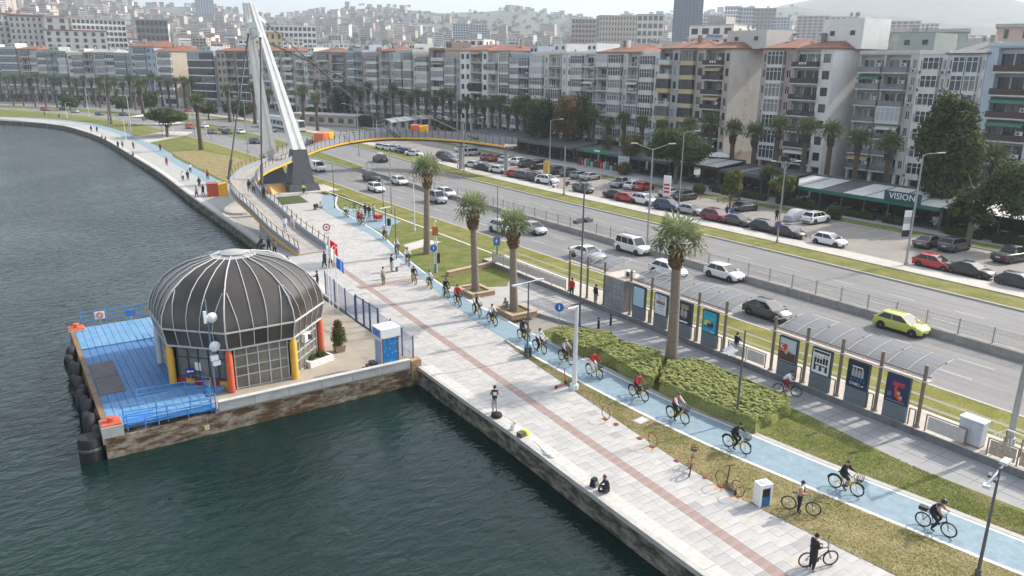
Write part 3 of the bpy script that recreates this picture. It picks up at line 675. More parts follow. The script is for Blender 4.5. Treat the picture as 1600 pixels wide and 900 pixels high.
for s in (-1, 1):
    a, b = sorted((s*1.61, s*1.78)); slab(edge(a,-.02), edge(b,-.02), .30).build('yellow_edge', yb, br)
    # the foot of the ramp has solid grey parapets, the span has upright bars
    n0 = 34
    ea, eb = edge(a,.62)[:n0], edge(b,.62)[:n0]; slab(ea, eb, .62).build('parapet', gr_p, br)
    pts = [p for p in edge(s*1.7, 0)]
    for k in range(0, n0, 1):
        p = pts[k]; out = (edge(s*2.4)[k]-p); out.z = 0; out = out.normalized()*.12
        bb = MB(); bb.bar(p+Vector((0,0,.62)), p+out+Vector((0,0,1.5)), .09, .06); bb.build('post', brown, br)
    bb = MB(); bb.tube([p+Vector((0,0,1.3)) for p in pts[:n0]], .03, 5); bb.build('handrail', brown, br)
    sp = pts[n0-1:]; bal = MB()
    for i in range(len(sp)-1):
        for j in range(8):
            c = sp[i].lerp(sp[i+1], j/8); bal.bar(c+Vector((0,0,-.02)), c+Vector((0,0,1.15)), .05)
        bb = MB(); bb.bar(sp[i], sp[i]+Vector((0,0,1.6)), .11); bb.build('post', brown, br)
    bal.build('baluster', gr_p, br, kind='stuff')
    bb = MB(); bb.tube([p+Vector((0,0,1.2)) for p in sp], .045, 5); bb.build('handrail', gr_p, br)
    slab([p+Vector((0,0,1.05)) for p in sp], [p+Vector((.03,0,1.05)) for p in sp], 1.0).build('mesh_panel', mat('grey_mesh', (.30,.31,.33), .6), br)
# ramp flank down to the paving
for s in (-1, 1):
    e = edge(s*1.72,-.05)[:9]; n = len(e)
    MB().add(e+[Vector((p.x,p.y,0)) for p in e], [(i,i+1,n+i+1,n+i) for i in range(n-1)]).build('ramp_wall', gr_p, br)
# piers
for (x, y, zt) in ((28.3,103.5,3.0),(76.6,131.2,5.1),(80.3,120.6,4.9),(42.4,126.8,4.6)):
    bb = MB(); bb.lathe([(.45,0),(.4,zt)], 10, (x-40,y-122,0)); bb.build('pier', gr_p, br, smooth=40)
# mast
mast_w = mat('mast_white', (.82,.81,.77), .5, var=.06, scale=1)
def leg(base, top, w0, w1, d0, d1):
    bb = MB(); base = Vector(base); top = Vector(top)
    for (sx, mi) in ((-1,0),(1,0)):
        vs = []
        for p, w, d in ((base,w0,d0),(top,w1,d1)):
            xa, xb = sorted((sx*w*.5, sx*w*.12))
            vs += [p+Vector((xa,-d/2,0)), p+Vector((xb,-d/2,0)), p+Vector((xb,d/2,0)), p+Vector((xa,d/2,0))]
        bb.add(vs, [(0,3,2,1),(4,5,6,7),(0,1,5,4),(1,2,6,5),(2,3,7,6),(3,0,4,7)])
    vs = []
    for p, w, d in ((base,w0,d0),(top,w1,d1)): vs += [p+Vector((-w*.13,-d*.36,0)), p+Vector((w*.13,-d*.36,0)), p+Vector((w*.13,d*.36,0)), p+Vector((-w*.13,d*.36,0))]
    bb.add(vs, [(0,1,5,4),(1,2,6,5),(2,3,7,6),(3,0,4,7),(4,5,6,7)])
    return bb
leg((1.0,0,6.3),(-3.35,4.2,28.75),2.1,.75,1.7,.8).build('mast_leg', mast_w, br)
leg((.4,13.3,4.0),(-3.9,5.6,28.75),2.0,.75,1.6,.8).build('mast_leg', mast_w, br)
for z, t_ in ((26.3,.86),(25.0,.81)):
    pa = Vector((1,0,6.3)).lerp(Vector((-3.35,4.2,28.75)), t_); pb = Vector((.4,13.3,4)).lerp(Vector((-3.9,5.6,28.75)), t_)
    bb = MB(); bb.bar(pa, pb, .9, 1.0); bb.build('mast_tie', mast_w, br)
ped = mat('dark_pedestal', (.075,.08,.09), .6, var=.12, scale=1)
for (x, y, zt) in ((.9,0,6.6),(.4,13.4,4.2)):
    bb = MB(); bb.add([(x-1.85,y-1.7,1.2),(x+1.85,y-1.7,1.2),(x+1.85,y+1.7,1.2),(x-1.85,y+1.7,1.2),(x-1.05,y-.95,zt),(x+1.15,y-.95,zt),(x+1.15,y+.95,zt),(x-1.05,y+.95,zt)], [(0,3,2,1),(4,5,6,7),(0,1,5,4),(1,2,6,5),(2,3,7,6),(3,0,4,7)])
    bb.build('pedestal', ped, br)
    bb = MB(); bb.add([(x-2.7,y-2.3,-.3),(x+2.7,y-2.3,-.3),(x+2.7,y+2.3,-.3),(x-2.7,y+2.3,-.3),(x-2.3,y-2.0,1.19),(x+2.3,y-2.0,1.19),(x+2.3,y+2.0,1.19),(x-2.3,y+2.0,1.19)], [(0,3,2,1),(4,5,6,7),(0,1,5,4),(1,2,6,5),(2,3,7,6),(3,0,4,7)])
    bb.build('plinth', ped, br)
bb = MB(); bb.box(-3.4,-3.6,-.3,6.2,3.4,.06); bb.build('apron', pave_pale, br)
cab = mat('cable_black', (.022,.022,.025), .5, var=.1)
na = lambda t_: Vector((1,0,6.3)).lerp(Vector((-3.35,4.2,28.75)), t_)
fa = lambda t_: Vector((.4,13.3,4)).lerp(Vector((-3.9,5.6,28.75)), t_)
for p, q, r in ((fa(.86), Vector((26.9,110.4,4.3))-BO, .125), (na(.82), Vector((30.6,107.5,3.6))-BO, .125),
                (na(.92)+Vector((.3,0,0)), Vector((66.3,138.6,6.0))-BO, .07), (na(.91)+Vector((.3,0,0)), Vector((67.0,138.5,6.0))-BO, .07), (fa(.82), Vector((78.2,126.2,5.7))-BO, .06), (fa(.81), Vector((78.6,125.6,5.7))-BO, .06)):
    bb = MB(); bb.tube([p, q], r, 6); bb.build('stay_cable', cab, br)
    bb = MB(); d = (q-p).normalized(); bb.tube([p, p+d*1.6], r*2.4, 8); bb.build('cable_socket', mast_w, br)
    bb = MB(); bb.tube([q-d*3.2, q], r*1.7, 8); bb.build('cable_damper', cab, br)
# painted boxes on and under the bridge
org = mat('coral_paint', (.62,.16,.07), .55, var=.08); 
def pbox(loc, rz, label, s=1.0, mats=(org, yb)):
    t = thing('painted_shelter', label, 'shelter', loc, rz)
    for k, (x0, x1) in enumerate(((-1.3,0),(0,1.2))):
        bb = MB(); bb.add([(x0*s,-.7*s,0),(x1*s,-.7*s,0),(x1*s,.7*s,0),(x0*s,.7*s,0),(x0*s,-.95*s,(1.75-.2*k)*s),(x1*s,-.95*s,1.75*s),(x1*s,.6*s,1.75*s),(x0*s,.6*s,(1.75-.2*k)*s)], [(0,3,2,1),(4,5,6,7),(0,1,5,4),(1,2,6,5),(2,3,7,6),(3,0,4,7)])
        bb.build('side', mats[k], t)
    return t
pbox((28.2,123.2,0), radians(-6), 'red and yellow painted box on the promenade at the foot of the bridge ramp', 1.15, (mat('brick_red_paint', (.5,.075,.04), .55, var=.08), yb))
pbox((49.8,134.1,5.6), radians(35), 'coral and yellow painted box on the deck right of the mast', 1.35)
pbox((71.4,138.4,5.95), radians(-30), 'coral and yellow painted box on the deck above the car park', 1.35)
t = thing('painted_ramp_block', 'low orange yellow wedge beside the dark mast pedestal', 'block', tuple(at(437,300,0)), radians(20))
bb = MB(); bb.add([(-2,-.8,0),(2,-.8,0),(2,.8,0),(-2,.8,0),(-1.7,.3,1.3),(1.5,.3,1.0),(1.6,.75,1.0),(-1.7,.75,1.3)], [(0,3,2,1),(4,5,6,7),(0,1,5,4),(1,2,6,5),(2,3,7,6),(3,0,4,7)]); bb.build('side', mat('ochre_paint', (.70,.36,.10), .6, var=.1), t)
flat('round_plinth', [(at(372,330).x+1.9*cos(a), at(372,330).y+3.1*sin(a)) for a in np.linspace(0,2*pi,20)[:-1]], .25, pave_pale)
flat('planting_bed', P2((432,308),(468,306),(482,316),(440,320)), .04, mat('dark_turf', (.05,.075,.02), .95, var=.3, scale=1.5, bump=.6, bscale=20))
# ---------------------------------------------------------------- tram stop
def text(name, s, size, m, parent, loc, rot, ext=.004, align='CENTER'):
    c = bpy.data.curves.new('t', 'FONT'); c.body = s; c.size = size; c.extrude = ext; c.align_x = align; c.align_y = 'CENTER'; c.resolution_u = 2
    o = bpy.data.objects.new('t', c); me = bpy.data.meshes.new_from_object(o); bpy.data.objects.remove(o)
    me.materials.clear(); me.materials.append(m)
    q = obj(name, me, parent, loc); q.rotation_euler = rot; return q
plat_m = mat('platform_paving', (.47,.425,.37), .85, var=.12, scale=1.2, bump=.1, bscale=20)
plat_k = mat('platform_side', (.16,.16,.165), .85, var=.25, scale=1.4)
bb = MB(); bb.box(41.1,8,-.3,44.0,66,.38); pf = bb.build('platform', plat_m, kind=ST)
bb = MB(); bb.box(41.02,8,-.3,41.1,66,.40); bb.build('platform_kerb', plat_k, pf)
bb = MB(); bb.box(43.75,8,.38,43.95,66,.392); bb.build('safety_line', white_line, pf)
post_m = mat('shelter_post', (.20,.165,.13), .55, .3, var=.1, scale=4)
panel_m = mat('poster_panel_paint', (.135,.16,.18), .5, var=.1, scale=2)
pframe = mat('poster_frame', (.02,.045,.065), .4, var=.05)
beam_m = mat('pale_beam', (.55,.45,.38), .6, var=.1, scale=2)
smoke = bpy.data.materials.new('smoked_canopy'); smoke.use_nodes = True
t = smoke.node_tree; bs = t.nodes['Principled BSDF']; bs.inputs['Base Color'].default_value = (.17,.172,.18,1); bs.inputs['Roughness'].default_value = .25
tp = t.nodes.new('ShaderNodeBsdfTransparent'); tp.inputs[0].default_value = (.8,.82,.86,1); mx = t.nodes.new('ShaderNodeMixShader'); mx.inputs[0].default_value = .55
t.links.new(tp.outputs[0], mx.inputs[1]); t.links.new(bs.outputs[0], mx.inputs[2]); t.links.new(mx.outputs[0], t.nodes['Material Output'].inputs[0])
rib_g = mat('rib_grey', (.42,.42,.43), .5, var=.05)
def canopy_curve(u): return 41.55+2.75*u, 3.22+.62*u+.13*sin(u*pi)
def shelter(label, ys, z0=.38, lip=True):
    x = 41.42
    s = thing('tram_shelter', label, 'tram shelter', (x, ys[0], z0))
    o = Vector((x, ys[0], z0)); Lc = lambda X, Y, Z: (X-o.x, Y-o.y, Z-o.z)
    for y in ys:
        bb = MB(); bb.tube([Lc(x,y,z0),Lc(x,y,z0+.12)], [.2,.11], 10); bb.tube([Lc(x,y,z0+.1),Lc(x,y,4.12)], .105, 10); bb.tube([Lc(x,y,4.12),Lc(x,y,4.15)], .12, 10); bb.build('post', post_m, s, smooth=40)
    ya, yb_ = min(ys)-.25, max(ys)+.25
    bb = MB(); bb.box(*Lc(x-.14,ya,3.16), *Lc(x+.36,yb_,3.24)); bb.build('beam', beam_m, s)
    bb = MB(); bb.tube([Lc(x+.14,ya,3.45),Lc(x+.14,yb_,3.45)], .05, 6); bb.build('purlin', post_m, s)
    st = sorted(ys)
    for y0, y1 in zip(st, st[1:]):
        n = 7; vs = []
        for k in range(n):
            X, Z = canopy_curve(k/(n-1)); vs += [Lc(X,y0+.03,Z), Lc(X,y1-.03,Z)]
        bb = MB(); bb.add(vs, [(2*k,2*k+1,2*k+3,2*k+2) for k in range(n-1)]); bb.build('canopy_sheet', smoke, s, smooth=60)
    for k in range(2*len(st)-1):
        y = st[0]+(st[-1]-st[0])*k/(2*len(st)-2)
        bb = MB(); bb.tube([Lc(*canopy_curve(u)[:1], y, canopy_curve(u)[1]+.03) for u in np.linspace(0,1.03,7)], .028, 5); bb.build('canopy_rib', rib_g, s)
    for y in st:
        X, Z = canopy_curve(.72); bb = MB(); bb.tube([Lc(x,y,3.98),Lc(X,y,Z+.06)], .03, 5); bb.tube([Lc(X,y,Z),Lc(X,y,Z+.12)], .06, 6); bb.build('strut', post_m, s)
    return s
sh1 = shelter('tram shelter nearer the palm, with blank blue, white and turquoise posters', [33.88,36.44,38.95,41.34,43.75])
sh2 = shelter('tram shelter at the right with the red figure poster at its end', [19.7,22.26,24.8,27.25,29.76])
sh3 = shelter('short tram shelter left of the grey panelled ticket booth', [46.98,49.24,51.76])
def poster(y, label, base, fn, w=1.4):
    t = thing('poster_panel', label, 'poster panel', (41.3, y, .38))
    bb = MB(); bb.box(-.09,-w/2,0,.09,w/2,1.0); bb.build('panel_base', panel_m, t)
    bb = MB(); bb.box(-.10,-w/2,1.0,.10,w/2,2.72); bb.build('frame', pframe, t)
    m = mat('poster_'+label[:18].replace(' ','_'), base[0], .35, col2=base[1], scale=1.6, mid=.5)
    bb = MB(); bb.quad((-.108,w/2-.09,1.08),(-.108,-w/2+.09,1.08),(-.108,-w/2+.09,2.64),(-.108,w/2-.09,2.64)); p = bb.build('poster_sheet', m, t)
    fn(p); return t
PR = (pi/2, 0, -pi/2)
def blk(p, y, z, w, h, m, d=.002, shp=None):
    bb = MB(); X = -.110-d
    if shp == 'o': bb.add([(X, y+w/2*cos(a), z+h/2*sin(a)) for a in np.linspace(0,2*pi,13)[:-1]], [tuple(range(12))])
    else: bb.quad((X,y+w/2,z-h/2),(X,y-w/2,z-h/2),(X,y-w/2,z+h/2),(X,y+w/2,z+h/2))
    return bb.build('print', m, p)
cW = mat('print_white', (.75,.76,.78), .4, var=.03); cK = mat('print_dark', (.015,.018,.03), .4, var=.03); cR = mat('print_red', (.55,.06,.025), .4, var=.2, scale=6)
cG = mat('print_grey', (.35,.36,.4), .4, var=.1); cY = mat('print_yellow', (.55,.55,.12), .4, var=.2); cS = mat('print_skin', (.50,.30,.22), .4, var=.2, scale=8); cB = mat('print_blue', (.03,.12,.33), .4, var=.1); cBr = mat('print_brown', (.10,.05,.04), .5, var=.4, scale=8)
def figs(p, n, z, h, m=cK, y0=-.45, y1=.45, d=.003):
    for k in range(n):
        y = y0+(y1-y0)*(k+.5)/n; hh = h*random.uniform(.85,1.1)
        blk(p, y, z+hh*.42, (y1-y0)/n*.8, hh*.84, m, d); blk(p, y, z+hh*.95, .12, .16, cS, d+.001, 'o')
poster(42.55, 'poster panel with a blank pale blue sheet beside the grey booth', ((.33,.50,.60),(.36,.53,.62)), lambda p: None)
def p2(p):
    text('lettering', 'TEOS', .36, cB, p, (-.112,0,2.42), PR); figs(p, 7, 1.95, .22, cBr); blk(p,0,1.93,.95,.05,cK)
    for z in (1.78,1.68,1.5,1.42,1.2): blk(p, random.uniform(-.05,.05), z, random.uniform(.5,.9), .035, cR if z in (1.78,1.68) else cG)
poster(40.1, 'white poster with blue headline partly behind the palm trunk', ((.62,.63,.68),(.66,.67,.71)), p2)
def p3(p):
    for z, m in ((2.5,cG),(2.38,cY),(2.26,cY)): blk(p, 0, z, .75, .06, m)
    figs(p, 2, 1.6, .6, cG, -.3, .4); blk(p,.1,1.2,.9,.12,cW); blk(p,.05,1.5,.4,.05,cG)
poster(37.6, 'dark violet poster with two figures right of the palm trunk', ((.022,.018,.05),(.035,.025,.07)), p3)
def p4(p):
    blk(p,0,2.42,.85,.05,cB); blk(p,.15,1.75,.7,.5,cY,.002,'o'); blk(p,-.1,1.65,.6,.55,cK,.003,'o'); blk(p,-.05,1.85,.25,.25,cS,.004,'o'); blk(p,.05,1.5,.8,.16,cB,.004); blk(p,-.3,1.2,.35,.05,cW)
poster(35.15, 'turquoise poster with a coloured picture at the end of its shelter', ((.02,.30,.46),(.03,.42,.58)), p4)
def p5(p):
    blk(p,0,1.42,1.2,.62,cBr); blk(p,.3,2.0,.55,.5,cR,.003); blk(p,.38,2.05,.3,.3,cW,.004,'o'); blk(p,.33,2.06,.24,.24,cR,.005,'o'); figs(p, 4, 1.45, .4, cBr); blk(p,.1,1.7,.25,.25,cG,.006,'o'); blk(p,0,1.28,.6,.04,cG)
poster(28.47, 'poster with a red flag and pale sky, first of the right shelter', ((.40,.48,.54),(.50,.56,.58)), p5)
def p6(p):
    blk(p,0,2.5,1.1,.15,cK); figs(p, 5, 1.25, 1.05, cK, -.5,.5); blk(p,-.05,1.72,.9,.09,cW,.008); blk(p,0,1.2,1.0,.12,cW,.006)
    for y in (-.2,.2): blk(p,y,1.4,.12,.35,cW,.007)
poster(26.0, 'white poster with a row of dark dressed figures', ((.55,.57,.60),(.6,.62,.64)), p6)
def p7(p):
    blk(p,.05,2.38,.7,.07,cW); figs(p, 4, 1.75, .5, cG, -.4,.4)
    for k in range(5): blk(p,-.45+.2*k,1.55+.05*(k%2),.1,.18,cB)
    text('lettering', 'CNBC-e', .26, cW, p, (-.113,0,1.28), PR)
poster(23.5, 'dark blue poster with white CNBC-e lettering', ((.008,.02,.045),(.012,.03,.06)), p7)
def p8(p):
    for z in (2.28,2.2,2.1): blk(p, -.05, z, .7, .06, cR)
    bb = MB(); bb.add([(-.114,y,z) for y,z in ((.12,2.15),(.02,2.15),(-.02,1.75),(-.3,1.5),(-.42,1.3),(-.2,1.2),(.1,1.45),(.15,1.75))], [tuple(range(8))]); bb.build('print', cR, p)
    blk(p,-.12,1.68,.22,.24,cS,.006,'o'); blk(p,-.25,1.45,.25,.2,cS,.006,'o'); blk(p,0,1.14,1.1,.03,cG)
    for z in (1.6,1.5,1.4): blk(p,.42,z,.25,.03,cG)
poster(21.02, 'violet blue poster with a red figure, last of the right shelter', ((.022,.02,.085),(.03,.035,.15)), p8)
# grey panelled booth with flat roof
bt = thing('ticket_booth', 'grey panelled booth with a pale flat roof and air conditioner between the tram shelters', 'booth', (42.35,45.6,.38))
bb = MB(); bb.box(-1.02,-1.2,0,1.1,1.2,2.68); bb.build('wall', mat('booth_core', (.12,.12,.13), .7), bt)
pan = mat('grey_cladding', (.22,.23,.25), .45, var=.12, scale=1.4, rand=.12)
for i in range(5):
    for j in range(6):
        bb = MB(); bb.box(-1.05,-1.2+i*.48+.012,.02+j*.44+.012,-1.022,-1.2+(i+1)*.48-.012,.02+(j+1)*.44-.012); bb.build('panel', pan, bt)
bb = MB(); bb.box(-1.15,-1.3,2.69,1.2,1.3,2.8); bb.build('roof', beam_m, bt)
bb = MB(); bb.box(-.3,-1.15,2.81,.2,-.35,3.35); ac = bb.build('air_conditioner', white_p, bt)
bb = MB(); bb.lathe([(.22,0),(.22,.02)], 12, (-.325,-.75,3.08), axis='X'); bb.build('fan', dark_fr, ac)
# low railings and glass wind screens of the platform
gp = mat('clear_screen', (.50,.48,.45), .25, var=.08)
def fence_run(name, label, y0, y1, n, x=41.35, z0=.38, h=1.0, fill=None, m=post_m):
    t = thing(name, label, 'railing', (x, y0, z0))
    for k in range(n+1):
        y = (y1-y0)*k/n; bb = MB(); bb.bar((0,y,0),(0,y,h),.06); bb.build('post', m, t)
    bb = MB(); bb.bar((0,0,h),(0,y1-y0,h),.05); bb.build('rail', m, t)
    if fill:
        for k in range(n):
            ya, yb_ = (y1-y0)*k/n, (y1-y0)*(k+1)/n; bb = MB(); s_ = 1 if yb_ > ya else -1; bb.box(-.012,min(ya,yb_)+.1,.12,.012,max(ya,yb_)-.1,h-.08); bb.build('screen', fill, t)
    return t
for i, (ya, yb_) in enumerate(zip([19.7,22.26,24.8,27.25], [22.26,24.8,27.25,29.76])):
    t = fence_run('gap_railing', 'low railing in the gaps of the right tram shelter', ya+.15, ya+.5, 1); t['group'] = 'gap railings of the right shelter'
for i, ya in enumerate([33.88,36.44,38.95,41.34]):
    t = fence_run('gap_railing', 'low railing in the gaps of the shelter behind the palm', ya+.15, ya+.5, 1); t['group'] = 'gap railings of the palm shelter'
fence_run('platform_railing', 'platform railing with pale screens between the two tram shelters', 30.2, 33.4, 2, fill=gp)
fence_run('platform_railing', 'platform railing right of the last poster, with a pale screen', 19.2, 17.0, 1, fill=gp)
lace = mat('lace_screen', (.55,.48,.38), .6, col2=(.24,.20,.14), scale=9, detail=2)
fence_run('platform_railing', 'platform railing with patterned stone screens at the right edge', 15.9, 11.5, 3, fill=lace)
fence_run('platform_railing', 'long platform railing with pale screens at the far end of the tram stop', 52.2, 64.5, 6, fill=gp)
t = thing('handrail', 'white sloping handrail and steps at the right end of the platform', 'handrail', (42.6,15.6,.38))
for y in (0,.8,1.6): bb = MB(); bb.bar((0,-y,0),(0,-y,1.2-.25*y),.07); bb.build('post', post_m, t)
bb = MB(); bb.tube([(0,.6,.7),(0,0,1.25),(.3,-.5,1.1),(.2,-.7,1.1),(.2,-2.6,1.0)], .04, 6); bb.build('rail', rail_w, t)
for k in range(9): bb = MB(); bb.bar((0,.5-.16*k,.05),(0,.5-.16*k,.8),.02); bb.build('bar', rail_w, t)
t = thing('electric_cabinet', 'pale grey metal cabinet on the platform right of the last poster', 'cabinet', (41.95,17.0,.38))
bb = MB(); bb.box(-.3,-.6,.08,.3,.6,1.45); bb.build('body', mat('pale_grey_paint', (.48,.51,.55), .5, var=.1), t)
bb = MB(); bb.box(-.35,-.65,1.45,.35,.65,1.52); bb.build('lid', white_p, t)
bb = MB(); bb.box(-.32,-.57,.2,-.303,-.01,1.35); bb.build('door', _M['pale_grey_paint'], t); bb = MB(); bb.box(-.32,.01,.2,-.303,.57,1.35); bb.build('door', _M['pale_grey_paint'], t)
bb = MB(); bb.box(-.3,-.58,0,.3,.58,.08); bb.build('plinth', mat('rust', (.2,.09,.04), .9), t)
# median barrier and its fence
bar_c = mat('barrier_concrete', (.27,.255,.235), .9, var=.18, scale=1.2, bump=.1, bscale=14)
mw = obj('median_barrier', None, kind=ST)
for k in range(0, 62):
    y = -16+k*2.5; x = lerp_tab([(p.y,p.x) for p in sub(KC,-60,330)], y+1.25)
    if y > 138: break
    m = MB(); m.add([(x+10.05,y+.012,-.3),(x+11.25,y+.012,-.3),(x+11.25,y+2.488,-.3),(x+10.05,y+2.488,-.3),(x+10.2,y+.012,.48),(x+11.1,y+.012,.48),(x+11.1,y+2.488,.48),(x+10.2,y+2.488,.48)], [(0,3,2,1),(4,5,6,7),(0,1,5,4),(1,2,6,5),(2,3,7,6),(3,0,4,7)])
    m.build('barrier_block', bar_c, mw)
mf = thing('median_fence', 'grey bar fence on the median barrier between the carriageways', 'fence', (59.6,40,.48))
bars = MB(); fm = mat('fence_grey', (.33,.32,.305), .6, .2, var=.1)
for k in range(0, 62):
    y = -16+k*2.5; x = lerp_tab([(p.y,p.x) for p in sub(KC,-60,330)], y)+10.65
    if y > 138: break
    m = MB(); m.bar((x-59.6,y-40,0),(x-59.6,y-40,1.25),.09); m.build('post', fm, mf)
    m = MB(); x2 = lerp_tab([(p.y,p.x) for p in sub(KC,-60,330)], y+2.5)+10.65
    for z in (.15,1.1): m.bar((x-59.6,y-40,z),(x2-59.6,y-37.5,z),.035)
    m.build('rail', fm, mf)
    if y < 95:
        for j in range(1, 18): bars.bar((x-59.6,y-40+j*.139,.15),(x-59.6,y-40+j*.139,1.1),.016)
bars.build('bar', fm, mf, kind='stuff')
# stone edged planter boxes, lawn wall, hedges' kerbs
tan = mat('tan_stone', (.42,.32,.21), .85, var=.15, scale=3)
def planter(loc, sx, sy, label):
    t = thing('tree_planter', label, 'planter', loc)
    h = .42
    for (x0,y0,x1,y1) in ((-sx,-sy,sx,-sy+.35),(-sx,sy-.35,sx,sy),(-sx,-sy+.352,-sx+.35,sy-.352),(sx-.35,-sy+.352,sx,sy-.352)):
        bb = MB(); bb.box(x0,y0,0,x1,y1,h-.06,0); bb.box(x0-.03 if x0 < 0 else x0,y0-.03 if y0<0 else y0,h-.06,x1,y1,h,1); bb.build('wall', [mat('planter_brick', (.33,.22,.14), .85, var=.25, scale=7), tan], t)
    bb = MB(); bb.box(-sx+.34,-sy+.34,0,sx-.34,sy-.34,.3); bb.build('soil', mat('planter_soil', (.16,.12,.06), .95, col2=(.10,.10,.03), scale=2), t)
planter((34.6,56.9,0), 1.2, 1.5, 'square stone planter round the foot of the second palm from the left')
planter((34.3,50.1,0), 1.25, 1.55, 'square stone planter round the foot of the palm nearest the seated woman')
t = thing('lawn_wall', 'low tan stone wall at the right end of the lawn', 'wall', (35.2,59.0,0), atan2(at(778,414).y-at(699,432).y, at(778,414).x-at(699,432).x)); t.location = at(699,432)
ln_ = (at(778,414)-at(699,432)).length
for k in range(5): bb = MB(); bb.box(k*ln_/5+.01,-.22,0,(k+1)*ln_/5-.01,.22,.42); bb.box(k*ln_/5+.005,-.26,.42,(k+1)*ln_/5-.005,.26,.5,1); bb.build('wall_block', [_M['planter_brick'], tan], t)
# ---------------------------------------------------------------- vegetation
frond_a = leafmat('palm_frond', (.23,.265,.13), (.36,.385,.22), .9, .2); frond_b = leafmat('palm_frond_dark', (.12,.15,.075), (.19,.22,.12), .9, .15)
frond_c = leafmat('palm_frond_mid', (.09,.115,.05), (.15,.18,.085), .9, .2); frond_d = leafmat('palm_frond_dry', (.22,.16,.09), (.32,.24,.14), .9, .1)
bark = mat('palm_bark', (.17,.135,.105), .9, col2=(.26,.21,.165), scale=2, bump=.7, bscale=5, stretch=(1,1,7), detail=8)
boot = mat('palm_boots', (.10,.06,.035), .95, col2=(.20,.125,.07), scale=8, bump=.8, bscale=12)
boot2 = mat('palm_bark_dark', (.065,.05,.038), .95, col2=(.13,.10,.075), scale=4, bump=.6, bscale=8); wood = mat('tree_bark', (.11,.085,.065), .95, col2=(.19,.155,.12), scale=3, bump=.6, bscale=12)
def fan_frond(az, el, ln, n=11, droop=.35, rng=random):
    """one fan leaf: stalk and folded blades"""
    m = MB(); d = Vector((cos(az)*cos(el), sin(az)*cos(el), sin(el))); side = Vector((-sin(az), cos(az), 0)); up = side.cross(d) * -1
    st = ln*.48; p0 = d*.12; p1 = d*st + Vector((0,0,-droop*.12*st))
    m.bar(p0, p1, .035)
    bl = ln*.58
    for k in range(n):
        a = radians(-115+230*k/(n-1))
        dd = d*cos(a)+side*sin(a)
        tip = p1+dd*bl*(1-.18*abs(sin(a)))+Vector((0,0,-droop*bl*(.55+.5*abs(sin(a))*rng.uniform(.6,1.2))))
        mid = p1+dd*bl*.55+up*(.06 if k % 2 else -.02)*1+Vector((0,0,-droop*bl*.12))
        w = side*cos(a)-d*sin(a); wd = bl*.056
        m.add([p1, mid+w*wd, tip, mid-w*wd], [(0,1,2,3)])
    return m
def palm_parts(h, rc, nf, seed, rt=.33, boots=True, nb=11):
    rng = random.Random(seed); out = []
    tr = MB(); pts = []; rs = []
    for i in range(9):
        u = i/8; pts.append((.12*sin(u*2+seed), .1*sin(u*1.7+seed*2), u*h)); rs.append(rt*(1.18-.28*u+(.25*(1-u)**8)))
    tr.tube(pts, rs, 10); out.append(('trunk', tr, bark, 60))
    if boots:
        bo = MB(); c = Vector(pts[-1])
        for i in range(90):
            a = rng.uniform(0, 2*pi); z = h-1.75+1.8*i/90; r = .34+.26*sin(min(1,max(0,(z-h+1.7)/1.9))*pi)**.7
            p = Vector((c.x+cos(a)*r*.7, c.y+sin(a)*r*.7, z)); q = p+Vector((cos(a)*.2, sin(a)*.2, rng.uniform(.08,.26))); bo.bar(p, q, .15, .08)
        bo.lathe([(.30,h-1.75),(.42,h-1.25),(.46,h-.5),(.36,h)], 10, (c.x,c.y,0)); out.append(('boots', bo, boot, 40))
    return out, Vector(pts[-1])
def make_palm(label, loc, h, rc, nf, seed, group=None, rt=.33, nb=11, parts=True, boots=True):
    fm_ = (frond_a, frond_b, frond_d) if parts else (frond_c, frond_b, boot2)
    rng = random.Random(seed*7+1)
    t = thing('palm_tree', label, 'palm', loc, rng.uniform(0, 6), group)
    ps, top = palm_parts(h, rc, nf, seed, rt, boots)
    for n, m, ma, sm in ps: m.build(n, ma if parts else boot2, t, smooth=sm)
    cr = MB(); sets = {}
    for i in range(nf):
        u = (i+.5)/nf; el = radians(86-98*u**1.1+rng.uniform(-8,8)); az = i*2.39996+rng.uniform(-.25,.25)
        ln = rc*rng.uniform(.86,1.08)*(1 if u > .12 else .75)
        f = fan_frond(az, el, ln, nb, .10+.27*u, rng)
        mi = 0 if u < .62 else (1 if u < .93 else 2)
        vs = [tuple(Vector(v)+top+Vector((0,0,.05))) for v in f.v]
        if parts:
            q = MB(); q.add(vs, f.f); q.build('frond', fm_[mi], t)
        else: cr.add(vs, f.f, mi)
    if not parts: cr.build('crown', list(fm_), t)
    return t
make_palm('tall fan palm on the lawn, leftmost of the four near palms', at(669,397), 8.9, 2.4, 36, 1, rt=.32)
make_palm('fan palm in a stone planter left of the seated woman', at(741,458), 7.6, 2.1, 34, 2, rt=.30)
make_palm('fan palm in the stone planter the seated woman leans on', at(803,490), 7.3, 2.0, 34, 3, rt=.30)
make_palm('large fan palm rising between the clipped hedges', at(1045,567), 8.55, 2.45, 38, 4, rt=.33)

